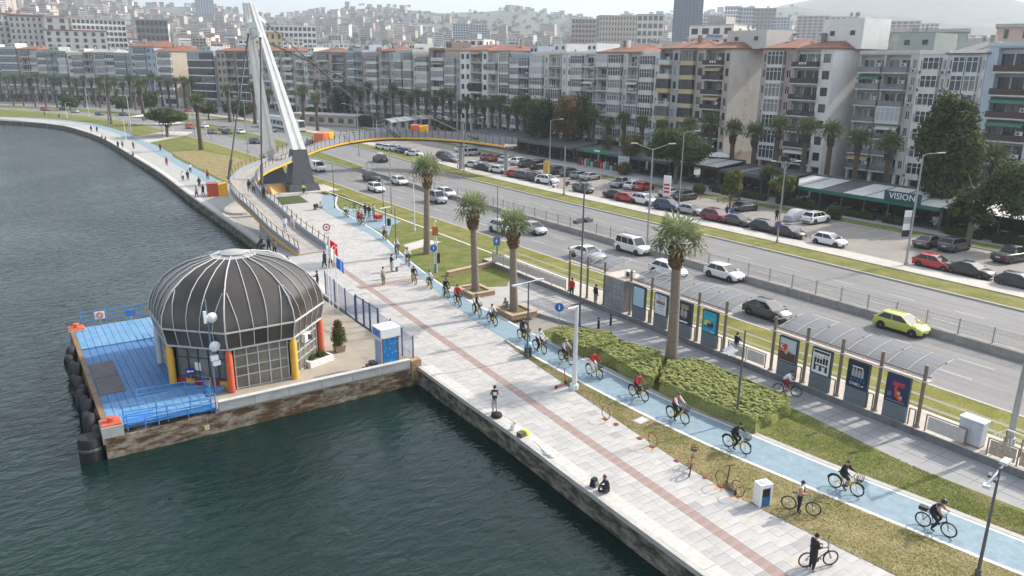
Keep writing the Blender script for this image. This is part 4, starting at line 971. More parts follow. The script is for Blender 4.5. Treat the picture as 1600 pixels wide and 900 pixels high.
def crown_mesh(blobs, n, size, seed, mats, shell=.55, flat_=.0):
    """leaf sized faces through the volume of several lobes; inner leaves thin out so gaps stay"""
    rng = np.random.default_rng(seed); vol = np.array([b[3]*b[4]*b[5] for b in blobs]); pr = vol**.75; pr /= pr.sum()
    bi = rng.choice(len(blobs), n, p=pr); B = np.array(blobs)
    d = rng.normal(size=(n,3)); d /= np.linalg.norm(d, axis=1)[:,None]
    r = shell+(1-shell)*rng.random(n)**.8; r *= 1+.12*rng.normal(size=n)
    c = B[bi,:3]+d*B[bi,3:6]*r[:,None]
    nrm = d*.9+rng.normal(size=(n,3))*.7+np.array([0,0,.35]); nrm /= np.linalg.norm(nrm, axis=1)[:,None]
    a = np.cross(nrm, rng.normal(size=(n,3))); a /= np.linalg.norm(a, axis=1)[:,None]; b2 = np.cross(nrm, a)
    s = size*(.6+.8*rng.random(n))[:,None]
    v = np.empty((n,4,3)); v[:,0] = c-a*s; v[:,1] = c-b2*s*.55+nrm*s*.12; v[:,2] = c+a*s; v[:,3] = c+b2*s*.55+nrm*s*.12
    me = bpy.data.meshes.new('crown'); me.vertices.add(4*n); me.loops.add(4*n); me.polygons.add(n)
    me.vertices.foreach_set('co', v.ravel()); me.loops.foreach_set('vertex_index', np.arange(4*n)); me.polygons.foreach_set('loop_start', np.arange(n)*4); me.polygons.foreach_set('loop_total', np.full(n, 4))
    for m in mats: me.materials.append(m)
    # clumps: neighbouring leaves share a tint
    cl = (np.sin(c[:,0]*2.1+seed)+np.sin(c[:,1]*2.4)+np.sin(c[:,2]*2.7+1)+rng.normal(size=n)*.7)
    mi = np.clip(((cl+2)/4*len(mats)).astype(int), 0, len(mats)-1); me.polygons.foreach_set('material_index', mi); me.update(); me.validate(); return me
def trunk_mb(h, r, limbs, seed, lean=0):
    rng = random.Random(seed); m = MB(); m.tube([(0,0,-.1),(lean*.3,0,h*.5),(lean,0,h)], [r*1.25,r,r*.65], 8)
    for i in range(limbs):
        a = i*2.4+rng.random(); z = h*rng.uniform(.55,.98); l = rng.uniform(.7,1.3)*h*.55
        p = Vector((lean*z/h,0,z)); q = p+Vector((cos(a)*l*.5, sin(a)*l*.5, l*.55)); e = q+Vector((cos(a)*l*.4, sin(a)*l*.4, l*.45)); m.tube([p,q,e], [r*.5,r*.3,r*.12], 6)
    return m
lf_dark = leafmat('leaf_dark_green', (.034,.054,.022), (.062,.082,.032)); lf_mid = leafmat('leaf_mid_green', (.06,.095,.028), (.10,.135,.042))
lf_light = leafmat('leaf_light_green', (.08,.11,.03), (.13,.15,.05)); lf_yel = leafmat('leaf_yellow', (.22,.18,.03), (.30,.25,.06)); lf_brown = leafmat('leaf_brown', (.14,.085,.04), (.22,.14,.075)); lf_grey = leafmat('leaf_grey_green', (.05,.06,.03), (.085,.095,.05))
lf_olive = leafmat('leaf_olive', (.085,.10,.036), (.13,.145,.058))
def tree(name, label, loc, th, tr, blobs, n, size, mats, seed, group=None, cat='tree', limbs=6, lean=0, shell=.5):
    t = thing(name, label, cat, loc, 0, group)
    trunk_mb(th, tr, limbs, seed, lean).build('trunk', wood, t, smooth=50)
    obj('crown', crown_mesh(blobs, n, size, seed, mats, shell), t); return t
def lobes(rx, ry, rz, cz, k, seed, jitter=.55, sz=.5):
    rng = random.Random(seed); out = [(0,0,cz,rx*.75,ry*.75,rz*.8)]
    for i in range(k):
        a = i*2.4; u = rng.uniform(-.8,.9); rr = sqrt(max(0,1-u*u))*jitter*1.3
        s = sz*rng.uniform(.75,1.2); out.append((cos(a)*rx*rr, sin(a)*ry*rr, cz+u*rz*.75, rx*s, ry*s, rz*s))
    return out
# clipped hedges
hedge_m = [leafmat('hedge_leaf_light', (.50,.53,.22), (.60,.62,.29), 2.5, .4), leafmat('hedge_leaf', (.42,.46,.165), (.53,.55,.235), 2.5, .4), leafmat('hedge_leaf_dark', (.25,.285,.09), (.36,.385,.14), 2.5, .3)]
def hedge(label, poly, h, n, seed):
    rng = np.random.default_rng(seed); P_ = np.array(poly); cx, cy = P_.mean(0)
    t = thing('hedge', label, 'hedge', (cx,cy,0)); Q = P_-[cx,cy]
    core = MB(); core.prism([(x*.93,y*.95) for x,y in Q], 0, h*.86); core.build('stems', mat('hedge_core', (.03,.035,.015), .95), t)
    def inside(p):
        c = np.zeros(len(p), bool); j = len(Q)-1
        for i in range(len(Q)):
            cond = ((Q[i,1] > p[:,1]) != (Q[j,1] > p[:,1])) & (p[:,0] < (Q[j,0]-Q[i,0])*(p[:,1]-Q[i,1])/(Q[j,1]-Q[i,1]+1e-9)+Q[i,0]); c ^= cond; j = i
        return c
    top = []
    while sum(map(len, top)) < n:
        p = rng.uniform(Q.min(0), Q.max(0), (n,2)); top.append(p[inside(p)])
    tp_ = np.concatenate(top)[:n]
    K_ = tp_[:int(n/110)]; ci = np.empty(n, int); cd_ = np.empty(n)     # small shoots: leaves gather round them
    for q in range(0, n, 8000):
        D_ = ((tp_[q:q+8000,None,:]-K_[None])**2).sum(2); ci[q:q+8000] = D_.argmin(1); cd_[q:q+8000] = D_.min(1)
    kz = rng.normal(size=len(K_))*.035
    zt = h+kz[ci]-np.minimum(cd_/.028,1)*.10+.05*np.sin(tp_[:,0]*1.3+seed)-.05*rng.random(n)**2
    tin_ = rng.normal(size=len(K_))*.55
    c = np.column_stack([tp_, zt]); nr = np.tile([0,0,1.], (n,1))
    m = int(n*.7); seg = np.roll(Q, -1, 0)-Q; ln = np.linalg.norm(seg, axis=1); k = rng.choice(len(Q), m, p=ln/ln.sum()); u = rng.random(m)
    e = Q[k]+seg[k]*u[:,None]; nn = np.column_stack([seg[k,1], -seg[k,0]])/ln[k][:,None]; 
    area = np.sum(Q[:,0]*np.roll(Q[:,1],-1)-np.roll(Q[:,0],-1)*Q[:,1])
    if area < 0: nn = -nn
    z = rng.random(m)*(h-.02); bul = .08*np.sin(e[:,0]*3+e[:,1]*2.2+z*2)-.12*(z/h)**4
    s_ = np.column_stack([e+nn*bul[:,None]-nn*(.1*rng.random(m)**2)[:,None], z]); c = np.concatenate([c, s_]); nr = np.concatenate([nr, np.column_stack([nn, np.full(m,.4)])])
    N_ = len(c); nr = nr*1.5+rng.normal(size=(N_,3))*.3; nr /= np.linalg.norm(nr,axis=1)[:,None]
    a = np.cross(nr, rng.normal(size=(N_,3))); a /= np.linalg.norm(a,axis=1)[:,None]; b2 = np.cross(nr,a); s = (.045*(.6+.9*rng.random(N_)))[:,None]
    v = np.empty((N_,4,3)); v[:,0]=c-a*s; v[:,1]=c-b2*s*.6+nr*s*.3; v[:,2]=c+a*s; v[:,3]=c+b2*s*.6+nr*s*.3
    me = bpy.data.meshes.new('foliage'); me.vertices.add(4*N_); me.loops.add(4*N_); me.polygons.add(N_)
    me.vertices.foreach_set('co', v.ravel()); me.loops.foreach_set('vertex_index', np.arange(4*N_)); me.polygons.foreach_set('loop_start', np.arange(N_)*4); me.polygons.foreach_set('loop_total', np.full(N_,4))
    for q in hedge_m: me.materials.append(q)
    cl = np.concatenate([tin_[ci]-.8*np.minimum(cd_/.03,1), np.full(m,-.5)])+rng.normal(size=N_)*.5; mi = np.clip(((1.0-cl)/2.4*3).astype(int),0,2); me.polygons.foreach_set('material_index', mi); me.update()  # darker leaves between shoots: shade of the gaps painted into the tint
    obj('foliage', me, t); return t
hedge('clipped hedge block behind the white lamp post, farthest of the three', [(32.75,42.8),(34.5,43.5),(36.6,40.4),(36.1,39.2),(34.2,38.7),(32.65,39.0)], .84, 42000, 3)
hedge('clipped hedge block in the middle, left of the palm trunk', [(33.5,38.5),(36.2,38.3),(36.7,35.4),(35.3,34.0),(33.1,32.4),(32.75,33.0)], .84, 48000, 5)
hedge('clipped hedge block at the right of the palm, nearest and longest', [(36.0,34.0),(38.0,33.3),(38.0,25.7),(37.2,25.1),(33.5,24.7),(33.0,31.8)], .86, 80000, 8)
# potted conical shrub
t = thing('potted_shrub', 'conical shrub in a square pot on the landing stage beside the dome', 'plant', (18.6,49.4,.06))
bb = MB(); bb.add([(-.3,-.3,0),(.3,-.3,0),(.3,.3,0),(-.3,.3,0),(-.38,-.38,.5),(.38,-.38,.5),(.38,.38,.5),(-.38,.38,.5)], [(0,3,2,1),(4,5,6,7),(0,1,5,4),(1,2,6,5),(2,3,7,6),(3,0,4,7)]); bb.build('pot', mat('pot', (.3,.22,.16), .8), t)
obj('foliage', crown_mesh([(0,0,1.0,.55,.55,.5),(0,0,1.5,.48,.48,.5),(0,0,2.0,.3,.3,.45)], 2600, .07, 4, [lf_olive, lf_brown, lf_mid], .5), t)
t = thing('planter_shrub', 'low green shrubs in the white planter by the dome', 'plant', (16.5,48.4,.36)); obj('foliage', crown_mesh([(-.4,-.1,.12,.4,.3,.25),(.4,.1,.15,.4,.35,.3)], 900, .07, 6, [lf_mid, lf_olive], .4), t)

# blades on the near verges
rng = np.random.default_rng(12); n = 70000; yy = 8+37*rng.random(n)**1.2; uu = rng.random(n)
ge_ = np.interp(yy, [b_ for a_, b_ in GE], [a_ for a_, b_ in GE]); bl_ = np.interp(yy, [p.y for p in BL], [p.x for p in BL]); br_ = np.interp(yy, [p.y for p in BR], [p.x for p in BR])
left = rng.random(n) < .5
xx = np.where(left, ge_+.04+(bl_-.3-ge_)*uu, br_+.6+(37.6-br_-.6)*uu); ok = left | (yy < 24.4); xx, yy, left = xx[ok], yy[ok], left[ok]; n = len(xx)
a = rng.random(n)*2*pi; hh_ = .015+.03*rng.random(n); w_ = .035; tx, ty = np.cos(a)*w_, np.sin(a)*w_; lx, ly = rng.normal(size=n)*.03, rng.normal(size=n)*.03
v = np.empty((n,3,3)); v[:,0] = np.column_stack([xx-tx,yy-ty,np.full(n,.02)]); v[:,1] = np.column_stack([xx+tx,yy+ty,np.full(n,.02)]); v[:,2] = np.column_stack([xx+lx,yy+ly,.02+hh_])
me = bpy.data.meshes.new('grass'); me.vertices.add(3*n); me.loops.add(3*n); me.polygons.add(n)
me.vertices.foreach_set('co', v.ravel()); me.loops.foreach_set('vertex_index', np.arange(3*n)); me.polygons.foreach_set('loop_start', np.arange(n)*3); me.polygons.foreach_set('loop_total', np.full(n,3))
for m in (leafmat('blade_green', (.19,.23,.06), (.27,.29,.10)), leafmat('blade_dry', (.42,.36,.18), (.54,.46,.26)), leafmat('blade_olive', (.29,.29,.10), (.39,.355,.15))): me.materials.append(m)
pt = np.sin(xx*1.7+yy*.9)+np.sin(yy*1.3-xx*.6)+rng.normal(size=n)*.9+np.where(left,.7,-.7)
me.polygons.foreach_set('material_index', np.where(pt > .6, 1, np.where(pt > -.5, 2, 0))); me.update(); obj('grass', me, kind='stuff')
# ---------------------------------------------------------------- vehicles
car_gl = glass('car_glass', (.018,.022,.026), .05, .5, .2, 1)
tyre_m = mat('car_tyre', (.02,.02,.02), .8, var=.2, scale=9); rim_m = mat('alloy_rim', (.34,.35,.36), .3, .8, var=.05); rim_d = mat('dark_rim', (.06,.06,.065), .4, .5, var=.05)
lampw = mat('headlamp_glass', (.55,.57,.6), .12, var=.1); lampr = mat('tail_lamp', (.32,.012,.012), .2, var=.1); trim = mat('black_trim', (.022,.022,.024), .55, var=.1); plate_m = mat('number_plate', (.6,.6,.58), .5, var=.02)
body0 = mat('car_paint', (.7,.7,.7), .3, coat=1.0, var=0)
CP = {}
def cpaint(nm, c, metal=0): 
    if nm not in CP: CP[nm] = mat('car_'+nm, c, .34, metal, var=.04, scale=1.5, coat=.8)
    return CP[nm]
for nm, c, me_ in (('white',(.70,.70,.69),0),('pearl',(.66,.665,.66),0),('black',(.014,.014,.016),0),('dark_grey',(.055,.058,.062),.3),('grey',(.06,.063,.067),.2),('silver',(.36,.37,.38),.3),('red',(.42,.016,.018),0),('dark_red',(.20,.012,.022),.2),('blue',(.025,.05,.13),.2),('dark_blue',(.012,.02,.045),.2),('light_blue',(.17,.21,.28),.3),('lime',(.46,.50,.08),.1),('green_grey',(.07,.085,.08),.3),('brown_grey',(.12,.105,.10),.3)): cpaint(nm, c, me_)
# kind: length, width, height, belt, hood height, cowl y, roof front y, roof rear y, rear glass base y, tail height, wheel radius, wheelbase   (y from rear -L/2 to front +L/2)
KINDS = {'hatchback':(4.1,1.76,1.46,.93,.88,1.18,.22,-1.25,-1.92,.98,.32,2.55),
 'sedan':(4.65,1.80,1.43,.92,.87,1.28,.30,-.80,-1.78,1.0,.33,2.75),
 'suv':(4.45,1.84,1.63,1.04,1.0,1.30,.42,-1.55,-2.10,1.1,.36,2.65),
 'wagon':(4.35,1.68,1.45,.92,.86,.85,.2,-1.75,-2.08,.95,.30,2.5),
 'van':(4.45,1.78,1.84,1.02,1.04,1.28,.72,-2.02,-2.18,1.1,.32,2.8),
 'panel_van':(4.7,1.86,1.95,1.15,1.12,1.45,.85,-2.22,-2.32,1.2,.33,2.9),
 'pickup':(5.1,1.85,1.78,1.08,1.08,1.0,.45,-.75,-1.0,1.08,.38,3.1)}
def make_car(kind):
    Lh, Wd, Ht, belt, hood, yc, yf, yr, yb_, tail, wr, wb = KINDS[kind]; hl = Lh/2; w = Wd/2
    t = thing(kind, kind, 'car')
    # lower body: stations along the length
    st = [(-hl,.80,.42,tail*.72),(-hl+.05,.90,.32,tail*.92),(-hl+.22,.97,.24,tail),(yb_ if kind not in ('pickup',) else -1.0,1,.21,belt+.02),(-.2,1,.2,belt),(yc,1,.2,belt-.01),(yc+.35,.985,.21,hood+.01),(hl-.42,.95,.22,hood-.07),(hl-.14,.86,.25,hood-.16),(hl-.02,.72,.32,hood-.30),(hl,.66,.40,hood-.40)]
    st = sorted(st, key=lambda s: s[0])
    m = MB(); vs = []; fs = []; n = 9
    for y, k, zb, zt in st:
        zm = zb+(zt-zb)*.55; ww = w*k
        vs += [(ww*.86,y,zb),(ww*.99,y,zb+.12),(ww*1.0,y,zm),(ww*.965,y,zt-.05),(ww*.88,y,zt),(0,y,zt+.03),(-ww*.88,y,zt),(-ww*.965,y,zt-.05),(-ww*1.0,y,zm),(-ww*.99,y,zb+.12),(-ww*.86,y,zb)]
    k_ = 11
    for i in range(len(st)-1):
        for j in range(k_-1): fs.append((i*k_+j,(i+1)*k_+j,(i+1)*k_+j+1,i*k_+j+1))
        fs.append((i*k_+k_-1,(i+1)*k_+k_-1,(i+1)*k_,i*k_))
    fs.append(tuple(range(k_))); fs.append(tuple((len(st)-1)*k_+j for j in range(k_-1,-1,-1)))
    m.add(vs, fs)
    # cabin
    wbl, wrf = w*.90, w*.70 if kind not in ('van','panel_van') else w*.80
    zb = belt-.03
    def ring(s, z, y0, y1, r): return [(s,y0,z),(s,y1,z)]
    ybk = yb_ if kind != 'pickup' else -.98
    C = [(wbl,ybk,zb),(wbl,yc,zb-.01),(-wbl,yc,zb-.01),(-wbl,ybk,zb)]
    cc = Ht-.045
    R1 = [(wrf,yr,cc),(wrf,yf,cc),(-wrf,yf,cc),(-wrf,yr,cc)]
    R2 = [(wrf*.86,yr+.16,Ht),(wrf*.86,yf-.16,Ht),(-wrf*.86,yf-.16,Ht),(-wrf*.86,yr+.16,Ht)]
    m.add(C+R1+R2, [(0,1,5,4),(1,2,6,5),(2,3,7,6),(3,0,4,7),(4,5,9,8),(5,6,10,9),(6,7,11,10),(7,4,8,11),(8,9,10,11)])
    bd = m.build('body', body0, t, smooth=32)
    # glass, a little proud of the cabin
    def pane(name, a, b_, c, d, ins=.06, mtl=car_gl):
        a,b_,c,d = map(Vector, (a,b_,c,d)); nn = (b_-a).cross(d-a).normalized()*.008; ce = (a+b_+c+d)/4
        P_ = [p.lerp(ce, ins)+nn for p in (a,b_,c,d)]; P2_ = [p-nn*2.5 for p in P_]
        bb = MB(); bb.add(P_+P2_, [(0,1,2,3),(0,4,5,1),(1,5,6,2),(2,6,7,3),(3,7,4,0)]); bb.build(name, mtl, t)
    pane('windscreen', C[1], C[2], R1[2], R1[1], .07); 
    pane('rear_window', C[3], C[0], R1[0], R1[3], .12)
    for s in (0,1):
        if s == 0: A,B_,Tb,Ta = Vector(C[0]),Vector(C[1]),Vector(R1[1]),Vector(R1[0])
        else: A,B_,Tb,Ta = Vector(C[2]),Vector(C[3]),Vector(R1[3]),Vector(R1[2])
        cuts = [.06,.50,.93] if kind in ('pickup',) else ([.05,.33,.66,.95] if kind in ('van','wagon','suv') else [.06,.48,.93])
        if kind == 'panel_van': cuts = [.62,.94] if s == 0 else [.06,.38]
        if s == 1 and kind not in ('panel_van',): cuts = [1-c for c in cuts[::-1]]
        for u0, u1 in zip(cuts, cuts[1:]):
            a = A.lerp(B_,u0+.012); b_ = A.lerp(B_,u1-.012); c = Ta.lerp(Tb,u1-.012); d = Ta.lerp(Tb,u0+.012)
            pane('side_window', a.lerp(d,.10), b_.lerp(c,.10), b_.lerp(c,.90), a.lerp(d,.90), .0)
    for s in (-1,1):
        bb = MB(); bb.add([(s*w*.60,hl-.05,hood-.33),(s*w*.90,hl-.30,hood-.27),(s*w*.90,hl-.36,hood-.13),(s*w*.62,hl-.10,hood-.17),(s*w*.55,hl-.3,hood-.3),(s*w*.7,hl-.5,hood-.2)], [(0,1,2,3),(0,3,4),(2,1,5)]); bb.build('headlight', lampw, t)
        bb = MB(); bb.cbox((s*w*.80,-hl+.10,tail*.80), (w*.30,.16,.17)); bb.build('tail_light', lampr, t)
        bb = MB(); bb.cbox((s*(w*.97+.07),yc-.28,belt+.06), (.20,.12,.13)); bb.build('mirror', body0, t)
        bb = MB(); bb.box(*sorted((s*w*.97, s*w*1.004))[:1], -wb/2+wr, .2, sorted((s*w*.97, s*w*1.004))[1], wb/2-wr, .31); bb.build('sill', trim, t)
    bb = MB(); bb.cbox((0,hl-.02,.42), (w*1.1,.06,.18)); bb.cbox((0,hl-.045,hood-.33), (w*.9,.05,.10)); bb.build('grille', trim, t)
    bb = MB(); bb.cbox((0,-hl+.02,.42), (w*1.5,.08,.14)); bb.build('bumper', trim, t)
    bb = MB(); bb.cbox((0,hl+.015,.44), (.5,.02,.11)); bb.build('number_plate', plate_m, t); bb = MB(); bb.cbox((0,-hl-.012,tail*.66), (.5,.02,.11)); bb.build('number_plate', plate_m, t)
    whm = MB(); whm.lathe([(wr*.62,-.10),(wr*.93,-.11),(wr,-.07),(wr,.07),(wr*.93,.11),(wr*.62,.10)], 18, axis='X', cap=False); wme = whm.mesh('tyre', tyre_m, 40)
    rm = MB(); rm.lathe([(wr*.66,.075),(wr*.55,.085),(.05,.10),(.01,.10)], 18, axis='X'); 
    for q in range(5):
        a = 2*pi*q/5; rm.add([(.106,wr*.2*cos(a+.9),wr*.2*sin(a+.9)),(.106,wr*.56*cos(a+.42),wr*.56*sin(a+.42)),(.106,wr*.56*cos(a+.82),wr*.56*sin(a+.82))], [(0,1,2)], 1)
    rme = rm.mesh('rim', [rim_m, rim_d]); am = MB(); am.lathe([(wr*1.16,-.02),(wr*1.16,.012),(.02,.012)], 18, axis='X'); ame = am.mesh('wheel_arch', trim)
    for sx in (-1,1):
        for sy in (-1,1):
            o = obj('wheel', wme, t, (sx*(w-.10), sy*wb/2+(.05 if kind=='hatchback' else 0), wr), 0 if sx > 0 else pi); obj('rim', rme, o)
            a = obj('wheel_arch', ame, t, (sx*(w*.985), sy*wb/2+(.05 if kind=='hatchback' else 0), wr+.02), 0 if sx > 0 else pi)
    if kind in ('suv','van','wagon'):
        for s in (-1,1): bb = MB(); bb.bar((s*wrf*.85,yr+.2,Ht+.035),(s*wrf*.85,yf-.3,Ht+.035),.035); bb.build('roof_rail', trim, t)
    if kind == 'pickup':
        bb = MB(); bb.box(-w*.8,-hl+.25,belt-.02,w*.8,-1.05,belt+.045); bb.build('load_bed', trim, t)
    if kind == 'hatchback':
        bb = MB(); bb.cbox((0,yr-.08,Ht-.05), (wrf*1.7,.22,.04)); bb.build('spoiler', body0, t)
    bb = MB(); bb.tube([(0,yr+.35,Ht),(0,yr+.12,Ht+.16)], .012, 4); bb.build('aerial', trim, t)
    return t
PROTO = {k: make_car(k) for k in KINDS}
RZ = -.12; CZ = -.10
def road_dir(y): 
    a, b_ = lerp_tab([(p.y,p.x) for p in sub(KC,-60,460)], y-4), lerp_tab([(p.y,p.x) for p in sub(KC,-60,460)], y+4); return atan2(-(b_-a), 8)
def car(kind, px, py, colour, label, head=0, z=RZ, group=None, rel=True):
    """head 180: front towards the viewer along the road, 0: away"""
    p = at(px, py, z); rz = radians(head)+(road_dir(p.y) if rel else 0)
    o = dup(PROTO[kind], p, rz, label, group, swap={'car_paint': CP[colour]})
    o['category'] = 'van' if 'van' in kind else ('pickup' if kind == 'pickup' else 'car'); return o
near = 180
car('hatchback',1407,517,'lime','lime yellow hatchback on the near carriageway beside the barrier', near)
car('hatchback',1198,495,'grey','dark grey hatchback half hidden by the right tram shelter roof', near)
car('hatchback',1131,435,'white','white sporty hatchback with a dark roof front left of the barrier', near)
car('hatchback',1044,430,'pearl','white hatchback partly behind the large palm trunk', near)
car('van',988,394,'white','white people carrier van in the lane by the barrier', near)
car('sedan',918,404,'white','white saloon seen through the left shelter canopy', near)
car('hatchback',833,364,'silver','silver hatchback right of the third palm', near)
car('suv',786,364,'pearl','white sport utility car left of the third palm', near)
car('hatchback',697,307,'pearl','small white hatchback just right of the lawn palm trunk, by the barrier', near)
car('van',682,316,'silver','silver compact van behind the lawn palm trunk', near)
car('hatchback',624,288,'white','white hatchback beside the barrier right of the black car', near)
car('suv',581,283,'black','black sport utility car on the near carriageway left of the white hatchback', near)
car('wagon',588,299,'white','old white estate car below the black sport utility car', near)
car('panel_van',497,267,'white','white delivery van just right of the dark mast pedestal', near)
o = car('suv',594,253,'black','dark sport utility car with a white roof box seen from behind', 0)
bb = MB(); bb.add([(-.4,-.95,1.72),(.4,-.95,1.72),(.4,.75,1.72),(-.4,.75,1.72),(-.32,-.85,2.02),(.32,-.85,2.02),(.3,.55,2.0),(-.3,.55,2.0)], [(0,3,2,1),(4,5,6,7),(0,1,5,4),(1,2,6,5),(2,3,7,6),(3,0,4,7)]); bb.build('roof_box', cpaint('white',0), o)
far = [(398,224,'hatchback','dark_blue','small dark blue car left of the mast on the near carriageway',near),(376,209,'hatchback','white','white hatchback left of the mast behind the dark blue car',near),(355,210,'suv','black','black car in the group left of the mast, next to the silver one',near),(349,204,'sedan','silver','silver car in the group of cars left of the mast',near),(331,209,'sedan','dark_grey','dark grey saloon at the left of the group near the mast',near),(320,200,'hatchback','white','white car right of the small red car near the broad tree',near),(297,201,'hatchback','red','small red car just right of the broad round tree',near),(424,206,'hatchback','light_blue','pale blue car seen between the mast legs',near),
 (227,184,'suv','dark_grey','dark grey car left of the broad round tree',near),(193,181,'sedan','dark_blue','dark car on the far bend, second left of the broad tree',near),(156,180,'sedan','dark_grey','dark saloon on the far bend',near),(117,176,'sedan','silver','silver saloon on the far bend beside a lamp',near),(100,172,'hatchback','dark_blue','small dark car on the far bend behind the silver one',near),(71,173,'suv','red','red car at the far left on the bend',near),(294,176,'hatchback','red','red car on the far carriageway beyond the median lawn',0),
 (462,204,'sedan','white','white car just right of the mast',0)]
for px, py, k, c, l, h in far: car(k, px, py, c, l, h)
# car park: row nearest the boulevard, then the row at the back
ang = 180+18
for px, py, k, c, l, h in [(741,262,'sedan','white','white saloon in the car park row, left of the black saloon',200),(757,266,'sedan','black','black saloon between two white cars in the car park front row',200),(780,270,'hatchback','white','white hatchback right of the black saloon in the front row',200),(807,277,'hatchback','red','red hatchback in the car park front row left of the dark green one',200),(820,279,'hatchback','green_grey','grey green car next to the red hatchback',200),(838,283,'suv','dark_grey','dark grey car left of the white sport utility car in the front row',200),(855,287,'suv','white','white sport utility car beside the parked motor scooters',195),
 (911,300,'suv','grey','grey sport utility car parked alone right of the motor scooters',172),(964,310,'sedan','dark_blue','dark blue saloon left of the red hatchback in the front row',192),(980,315,'hatchback','red','bright red hatchback between the dark blue saloon and the white suv',192),(1006,319,'suv','white','white sport utility car right of the bright red hatchback',185),(1043,328,'suv','blue','blue sport utility car behind the lamp post',188),(1078,334,'sedan','silver','silver saloon half hidden by the large palm crown',186),(1118,345,'suv','dark_red','dark red sport utility car right of the large palm crown',180),(1151,351,'sedan','grey','long grey saloon right of the dark red car',180),(1196,361,'hatchback','dark_blue','dark blue car behind the black saloon near the curved lamp',184),(1230,369,'sedan','black','black saloon behind the foot of the curved lamp post',178),(1295,383,'hatchback','white','white hatchback alone in the middle of the car park',180),
 (1459,419,'hatchback','red','red hatchback left of the black saloon at the right of the car park',180),(1513,430,'sedan','black','black saloon with bright tail lamps right of the red hatchback',182),(1592,450,'hatchback','black','black car cut off by the right edge of the picture',180),
 (598,233,'hatchback','white','white car leftmost under the footbridge deck',205),(608,235,'hatchback','white','second white car under the footbridge deck',205),(620,237,'suv','white','third white car under the footbridge deck',205),(630,239,'sedan','light_blue','blue grey saloon in the row under the footbridge',205),(638,241,'hatchback','blue','blue hatchback in the row under the footbridge',205),(648,244,'sedan','white','white saloon at the right of the row under the footbridge',205),(703,253,'wagon','grey','grey estate car right of the lawn palm crown',190),(695,248,'suv','black','black car behind the grey estate car',190)]:
    car(k, px, py, c, l, h, CZ)
for px, py, k, c, l, h in [(724,237,'suv','white','white car by the bridge pier',280),(738,243,'van','silver','silver people carrier beside the bridge pier',280),(763,250,'hatchback','dark_red','dark red hatchback, left of a pair in the back row',290),(775,252,'hatchback','dark_red','dark red hatchback, right of the pair in the back row',290),(791,254,'hatchback','white','white hatchback next to the dark red pair',290),(811,257,'suv','white','white car in the back row left of the black van',290),(824,261,'suv','black','black car left of the yellow sign in the back row',285),(843,264,'panel_van','black','black van behind the yellow sign',285),(872,272,'suv','black','black sport utility car seen from behind right of the yellow sign',275),(891,275,'suv','dark_grey','dark grey sport utility car seen from behind in the back row',275),(906,279,'hatchback','light_blue','blue grey car second from the right of the back row group',275),(922,281,'sedan','silver','silver saloon at the right end of the back row group',278),
 (971,292,'pickup','silver','silver pickup left of the white car in front of the brown shrub',282),(990,295,'hatchback','white','white car between the silver pickup and the red one',282),(1006,297,'hatchback','red','red car at the right of the three by the brown shrub',280),(1046,306,'sedan','silver','silver saloon seen from behind by the striped sign',280),(1071,312,'suv','dark_grey','dark car parked right of the striped sign',275),(1164,329,'hatchback','dark_grey','dark grey car by the small yellow green tree',270),(1274,348,'suv','white','white sport utility car seen from behind beside the covered car',270),(1450,385,'sedan','brown_grey','brown grey saloon seen from behind under the VISION canopy',272),(1490,391,'suv','dark_grey','dark grey sport utility car seen from behind by the lawn',268),(1580,408,'pickup','black','black pickup under the tree at the right edge',262)]:
    car(k, px, py, c, l, h, CZ, rel=False)
# vehicle shrouded in a grey cover
t = thing('covered_car', 'car under a pale grey cloth cover at the back of the car park', 'car', at(1245,344,CZ), radians(-88))
bb = MB(); N_ = 9; vs = []
for i in range(N_):
    u = i/(N_-1); y = -2.1+4.2*u; zt = (.8+.72*sin(min(1,max(0,(u-.08)/.84))*pi)**.55); ww = .93-.2*abs(u-.5)**2*4
    vs += [(ww,y,.08),(ww*1.0,y,.6*zt),(ww*.75,y,zt),(0,y,zt+.04),(-ww*.75,y,zt),(-ww,y,.6*zt),(-ww,y,.08)]
bb.add(vs, [(i*7+j,i*7+j+1,(i+1)*7+j+1,(i+1)*7+j) for i in range(N_-1) for j in range(6)]+[(6,5,4,3,2,1,0),tuple((N_-1)*7+j for j in range(7))]); bb.build('cloth_cover', mat('cover_cloth', (.42,.43,.44), .85, var=.12, scale=2, bump=.4, bscale=6), t, smooth=50)
# tram at the stop beyond the bridge
tm = thing('tram', 'white tram with dark windscreen standing right of the mast', 'tram', at(472,206,.02), road_dir(at(472,206).y)+pi)
bb = MB(); bb.box(-1.25,-30,.35,1.25,-.7,3.3); bb.add([(-1.25,-.7,.35),(1.25,-.7,.35),(1.1,.5,.35),(-1.1,.5,.35),(-1.25,-.7,3.3),(1.25,-.7,3.3),(1.0,-.15,3.2),(-1.0,-.15,3.2),(-1.12,.45,1.2),(1.12,.45,1.2)], [(0,1,2,3),(3,2,9,8),(8,9,6,7),(7,6,5,4),(1,5,6,9,2),(0,3,8,7,4)]); bb.build('body', mat('tram_white', (.62,.64,.65), .4, var=.05, coat=.4), tm)
bb = MB(); bb.quad((-1.0,.475,1.3),(1.0,.475,1.3),(.93,-.10,3.05),(-.93,-.10,3.05)); bb.build('windscreen', car_gl, tm)
for s in (-1,1):
    for k in range(9): bb = MB(); bb.box(*sorted((s*1.25,s*1.262))[:1],-29.5+3.2*k,1.25,sorted((s*1.25,s*1.262))[1],-26.7+3.2*k,2.5); bb.build('side_window', car_gl, tm)
bb = MB(); bb.box(-1,-26,3.3,1,-6,3.6); bb.build('roof_unit', grey_fr, tm)
